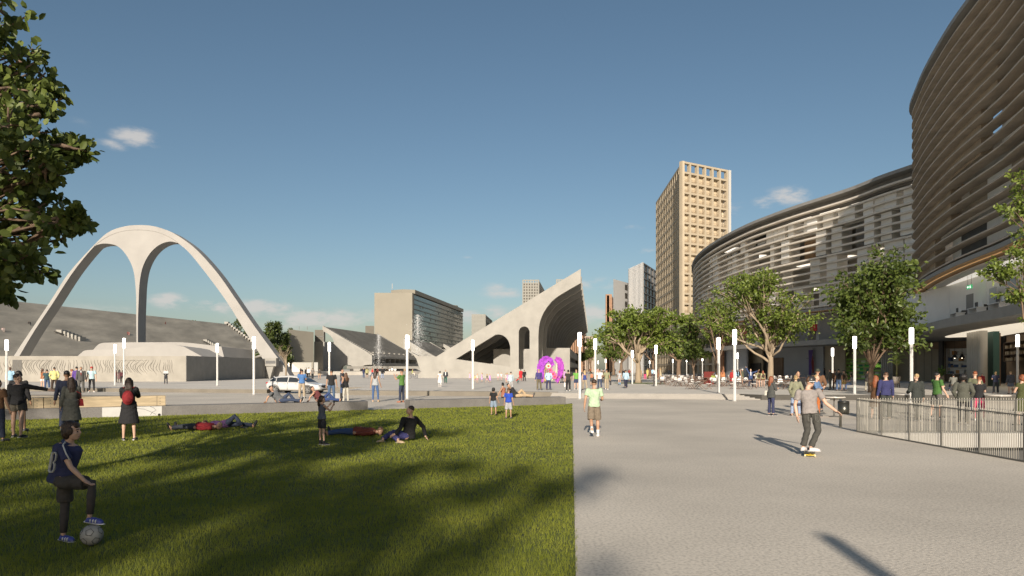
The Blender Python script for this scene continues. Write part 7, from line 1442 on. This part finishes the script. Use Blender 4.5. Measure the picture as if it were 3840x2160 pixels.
# tights, stripes, number, shoe stripes
J = _pm[[k for k in _pm if k[0] == id(boy)][0]]['J']; bch = lambda nm, m, mat, sm=True: m.build(nm, mat, bo, sm)
for i in (0, 1):
    a, b, c = J['hp%d' % i], J['kn%d' % i], J['an%d' % i]; bch('legging', MB().tube([lim(a, b, .6), b, lim(b, c, .35), lim(b, c, .93)], [.068, .056, .055, .043], 12), cm((.055, .048, .046)))
    f = J['ft%d' % i].normalized(); side = f.cross(Vector((0, 0, 1))).normalized(); 
    for q in (.035, .075, .11): p = c + f * q + Vector((0, 0, -.035)); bch('shoe_stripe', MB().tube([p + side * .047 + Vector((0, 0, -.03)), p + side * .044, p + f * -.005 + Vector((0, 0, .014)), p - side * .044, p - side * .047 + Vector((0, 0, -.03))], .0085, 5), M('stripe white', (.58, .58, .56), .7))
wst = M('stripe white', (.58, .58, .56), .7)
nn = J['neck']; sh = J['sh0']; el = J['el0']; bch('shirt_stripe', MB().tube([nn + Vector((.0, -.075, .0)), nn.lerp(sh, .55) + Vector((.02, -.03, .055)), sh + Vector((.045, -.055, .045)), lim(sh, el, .3) + Vector((.05, -.055, .01)), lim(sh, el, .6) + Vector((.058, -.045, 0))], [.005, .009, .009, .009, .008], 6), wst)
bch('collar', MB().tube([nn + Vector((-.02, -.005, -.01)), nn + Vector((.0, -.005, .022))], [.082, .074], 14), cm((.035, .05, .12)))
# number 13 curved on the back of the shirt
h, n_ = J['hip'], J['neck']; spv = (n_ - h).normalized(); 
def back_pt(u, v):
    "u across the back in radians from straight behind toward the near side, v up the spine"
    c = h + spv * v; k_ = .16; return c + Vector((-math.cos(u + .38) * .142, -math.sin(u + .38) * .176, 0)) + Vector((-.012, -.006, 0))
def stroke(pts, w=.019):
    m = MB(); m.tube([back_pt(u, v) for u, v in pts], [(w, w * .55)] * len(pts), 8); return m
dense = lambda P_: [(P_[i][0] + (P_[i + 1][0] - P_[i][0]) * k / 5, P_[i][1] + (P_[i + 1][1] - P_[i][1]) * k / 5) for i in range(len(P_) - 1) for k in range(5)] + [P_[-1]]
num = M('shirt number white', (.40, .40, .38), .8)
bch('number', stroke(dense([(.44, .365), (.62, .385), (.96, .385), (1.08, .345), (1.06, .285), (.88, .255), (1.06, .225), (1.10, .165), (.98, .125), (.62, .12), (.46, .145)])), num); bch('number', stroke(dense([(.02, .34), (.16, .385), (.16, .12)])), num)
# the ball, a white ball with carved panels
m = MB(); m.ell((0, 0, .11), (.11, .11, .11), 24, 16); bl = m.build('football', M('ball white', (.28, .275, .255), .5, .08, 6), None, True); bl.location = (bx.x - .05 + .50 * .8, dB - .13 * .8 - .02, .02); tag(bl, 'grey white scuffed ball under the boy\'s raised foot', 'ball')
m = MB(); pts_ = [Vector((math.sin(t) * math.cos(a), math.sin(t) * math.sin(a), math.cos(t))) for t, a in ((.0, 0), (1.1, 0), (1.1, 1.257), (1.1, 2.513), (1.1, 3.77), (1.1, 5.027), (2.04, .628), (2.04, 1.885), (2.04, 3.14), (2.04, 4.398), (2.04, 5.655), (3.14, 0))]
for v in pts_:
    a = v.orthogonal().normalized(); b_ = v.cross(a); ring = [(v + (a * math.cos(k * 1.2566) + b_ * math.sin(k * 1.2566)) * .38).normalized() * .1112 + Vector((0, 0, .11)) for k in range(6)]; m.tube(ring, .0045, 4); 
m.build('seam', M('ball seam', (.10, .095, .09), .7), bl)
# the skateboarder
sk_ = G(3040, 1709); dS = sk_.y
skp = dict(arms=((0, 0, 0),) * 2, legs=((0, 0, 0),) * 2, raw=1, curl=.3, set=dict(hip=(.0, .02, .96), neck=(-.03, .07, 1.44), head=(.02, .06, 1.60), sp=(-.06, .06, 1), sh0=(-.22, .10, 1.37), sh1=(.17, .00, 1.40), el0=(-.29, .12, 1.10), wr0=(-.27, .06, .86), hd0=(.1, -.1, -1), el1=(.30, -.06, 1.14), wr1=(.50, -.10, .98), hd1=(.78, -.12, -.55), hp0=(-.09, .05, .94), hp1=(.09, -.01, .94), kn0=(-.05, .05, .54), an0=(-.13, .08, .19), kn1=(.13, -.07, .55), an1=(-.02, -.05, .19), ft0=(.6, .5, 0), ft1=(1, -.12, 0)))
so = person('skateboarder in grey tee, dark jeans and black helmet rolling on the paving', (sk_.x - .0, dS, .0), 0, 1.80, pose=skp, top='tee', tc=(.24, .215, .20), bottom='jeans', bc=(.052, .050, .043), hair='crop', hc='br', skin='l', det=2, yaw=128, sc=(.62, .56, .53))
J = _pm[[k for k in _pm if k[0] == id(skp)][0]]['J']; c = J['head']; m = MB(); m.ell(c + Vector((0, .0, .045)), (.105, .118, .092), 18, 12); he = m.build('helmet', M('helmet black', (.035, .033, .030), .35, .3, 14), so, True); m = MB(); m.tube([c + Vector((-.07, -.098, .012)), c + Vector((0, -.122, .008)), c + Vector((.05, -.11, .012))], .009, 6); m.build('sticker', wst, so)
for q in (-.05, .0, .05): m = MB(); m.ell(c + Vector((q, -.03, .137 - abs(q) * .3)), (.012, .045, .006), 8, 6); m.build('vent', M('vent black', (.006, .006, .006), .8), so)
m = MB(); 
for i, (x, y, z) in enumerate(((.09, -.125, .90), (-.06, -.125, .90))): m.tube([(x - .05, y, z), (x + .05, y - .004, z - .01), (x + .045, y, z - .12), (x, y - .004, z - .15), (x - .045, y, z - .12), (x - .05, y, z)], .003, 4)
m.build('pocket_stitching', M('stitch grey', (.20, .20, .17), .8), so)
sb = thing('skateboard', 'skateboard with yellow trucks under the skateboarder\'s feet', 'skateboard', (sk_.x - .02, dS, 0), R(68)); m = MB()
prof = [(-.42, .125), (-.34, .095), (-.25, .085), (.25, .085), (.34, .095), (.42, .125)]; m.add([(x, s * (.10 if abs(x) < .4 else .06), z + dz) for x, z in prof for s in (-1, 1) for dz in (0, .012)], [(i * 4 + a, i * 4 + b, i * 4 + 4 + b, i * 4 + 4 + a) for i in range(5) for a, b in ((0, 1), (1, 3), (3, 2), (2, 0))] + [(0, 2, 3, 1), (20, 21, 23, 22)]); m.build('deck', M('deck grey', (.10, .10, .09), .7), sb)
for x in (-.2, .2):
    m = MB(); m.bar((x, -.085, .045), (x, .085, .045), .03); m.bar((x, 0, .045), (x, 0, .085), .05); m.build('truck', M('truck yellow', (.62, .45, .03), .4), sb)
    for s in (-1, 1): m = MB(); m.tube([(x, s * .085, .03), (x, s * .115, .03)], .03, 14); m.build('wheel', M('wheel cream', (.55, .50, .30), .5), sb)
# cyclist far on the square
cy = G(1548, 1420, PZ); t = thing('bicycle', 'bicycle ridden far on the square left of the ribbed grandstand', 'bicycle', cy, R(10)); k_ = 1.0
for x in (-.52, .52):
    m = MB(); m.tube([(x + .33 * math.cos(a), 0, .34 + .33 * math.sin(a)) for a in [i * math.pi / 10 for i in range(21)]], .018, 5, cap=False); m.build('wheel', rub, t)
m = MB(); [m.bar(a, b, .03) for a, b in (((-.52, 0, .34), (-.15, 0, .85)), ((-.15, 0, .85), (.05, 0, .34)), ((-.15, 0, .80), (.40, 0, .82)), ((.05, 0, .34), (.42, 0, .80)), ((.42, 0, .95), (.52, 0, .34)), ((-.52, 0, .34), (.05, 0, .34)))]; m.build('frame', steel_dark, t); m = MB(); m.bar((.40, -.25, .98), (.40, .25, .98), .03); m.build('handlebar', steel_dark, t); m = MB(); m.ell((-.17, 0, .9), (.13, .07, .04)); m.build('saddle', blk, t)
person('cyclist in yellow green top and cream trousers on the square', (cy.x - .1, cy.y, PZ + .42), R(100), 1.7, pose=dict(arms=((52, 8, 8), (52, 8, 8)), legs=((74, 4, 60), (40, 4, 46)), lean=22, raw=1, set={}) if False else 'sit', top='tee', tc=(.30, .33, .10), bottom='trousers', bc=(.55, .52, .44), hair='crop', skin='l')
# ---- carnival costume with big feather fans
ct = G(2078, 1437, PZ); t = thing('carnival_costume', 'big purple feather carnival costume with flowers on the square', 'costume', ct); fm = M('purple feather', (.30, .05, .42), .8, .35, 2.2); fm2 = M('magenta feather', (.36, .06, .40), .8, .35, 2.2); kx = ct.y / FPX
def feather_arc(name, pts, wid, mat, seed):
    rs_ = random.Random(seed); P_ = [Vector(((x - 2078) * kx, 0, (1437 - y) * kx)) for x, y in pts]; P_ = spline(P_, 10); m = MB()
    for i in range(len(P_) - 1):
        d_ = (P_[i + 1] - P_[i]).normalized(); nrm_ = Vector((-d_.z, 0, d_.x)); f = i / (len(P_) - 2); w_ = wid * kx * (.55 + .45 * math.sin(math.pi * min(1, f * 1.15 + .1)))
        for s in (-1, 1):
            for q in range(4): L = w_ * rs_.uniform(.7, 1.12); y = rs_.uniform(-.28, .28); e = P_[i] + nrm_ * s * L * .5 + d_ * rs_.uniform(-.1, .3) + Vector((0, y, 0)); b_ = P_[i] + Vector((0, y * .3, 0)); sd = d_ * .11; m.add([b_ - sd * .4, b_.lerp(e, .6) - sd, e, b_.lerp(e, .6) + sd, b_ + sd * .4], [(0, 1, 2, 3, 4)])
    m.build(name, mat, t, fix=False)
feather_arc('feather_fan', [(2034, 1430), (2027, 1398), (2031, 1365), (2046, 1348), (2064, 1350), (2070, 1366)], 30, fm, 1); feather_arc('feather_fan', [(2056, 1372), (2070, 1366)], 22, fm2, 2); feather_arc('feather_fan', [(2084, 1346), (2096, 1352), (2103, 1372), (2102, 1395), (2096, 1415), (2088, 1430)], 26, fm2, 3)
gold = M('costume gold', (.42, .30, .12), .5, .3, 5); m = MB(); rs_ = random.Random(3)
for i in range(26): m.ell(Vector(((rs_.uniform(2032, 2062) - 2078) * kx, rs_.uniform(-.3, .3), (1437 - rs_.uniform(1380, 1432)) * kx)), (.10, .08, .16), 8, 6)
m.build('ornament', gold, t, True)
for x, y, c1 in ((2056, 1373, 'r'), (2062, 1388, 'p'), (2074, 1402, 'p'), (2079, 1412, 'p')):
    p = Vector(((x - 2078) * kx, -.35, (1437 - y) * kx)); m = MB(); [m.ell(p + Vector((math.cos(a) * .2, 0, math.sin(a) * .2)), (.15, .05, .12), 8, 6) for a in [i * 1.0472 for i in range(6)]]; m.build('petal_ring', M('petal cream', (.55, .50, .38), .7) if c1 == 'r' else M('petal pink', (.60, .10, .28), .7), t, True); m = MB(); m.ell(p + Vector((0, -.06, 0)), (.12, .06, .12)); m.build('flower_centre', M('flower red', (.40, .06, .04), .6), t, True)
m = MB(); m.tube([Vector(((x - 2078) * kx, -.1, (1437 - y) * kx)) for x, y in ((2088, 1362), (2086, 1390), (2078, 1418), (2068, 1428))], [.08, .1, .12, .1], 8); m.build('stem', M('costume cream', (.50, .52, .34), .7, .2, 4), t, True)
m = MB(); [m.tube([(x * .6, -.1, 0), (x * .5, 0, 2.2)], .04, 6) for x in (-2, -1, 1)]; m.build('carrying_pole', gold, t)
for x, f, h, tc, lb in ((2040, 1432, 1384, (.40, .24, .10), 'dancer in gold under the left purple feather fan'), (2060, 1434, 1388, (.45, .1, .3), 'dancer in pink in the middle of the feather costume')): pp(x, f, h, 'P', 0, lb, top='tank', tc=tc, bottom='minishorts', bc=tc, fem=True, hair='bun', pose='reach', skin='m')
pp(2107, 1433, 1387, 'P', 210, 'dancer in black crop top and brown skirt right of the feather costume', top='tank', tc=C['black'], bottom='skirt', bc=C['brown'], fem=True, hair='bun', skin='l', pose='ease'); pp(2117, 1432, 1384, 'P', 180, 'dancer in lilac with black hat right of the feather costume', top='dress', tc=(.42, .25, .45), bottom=None, fem=True, hair='bun', skin='l', extra=(('cap', C['black']),))
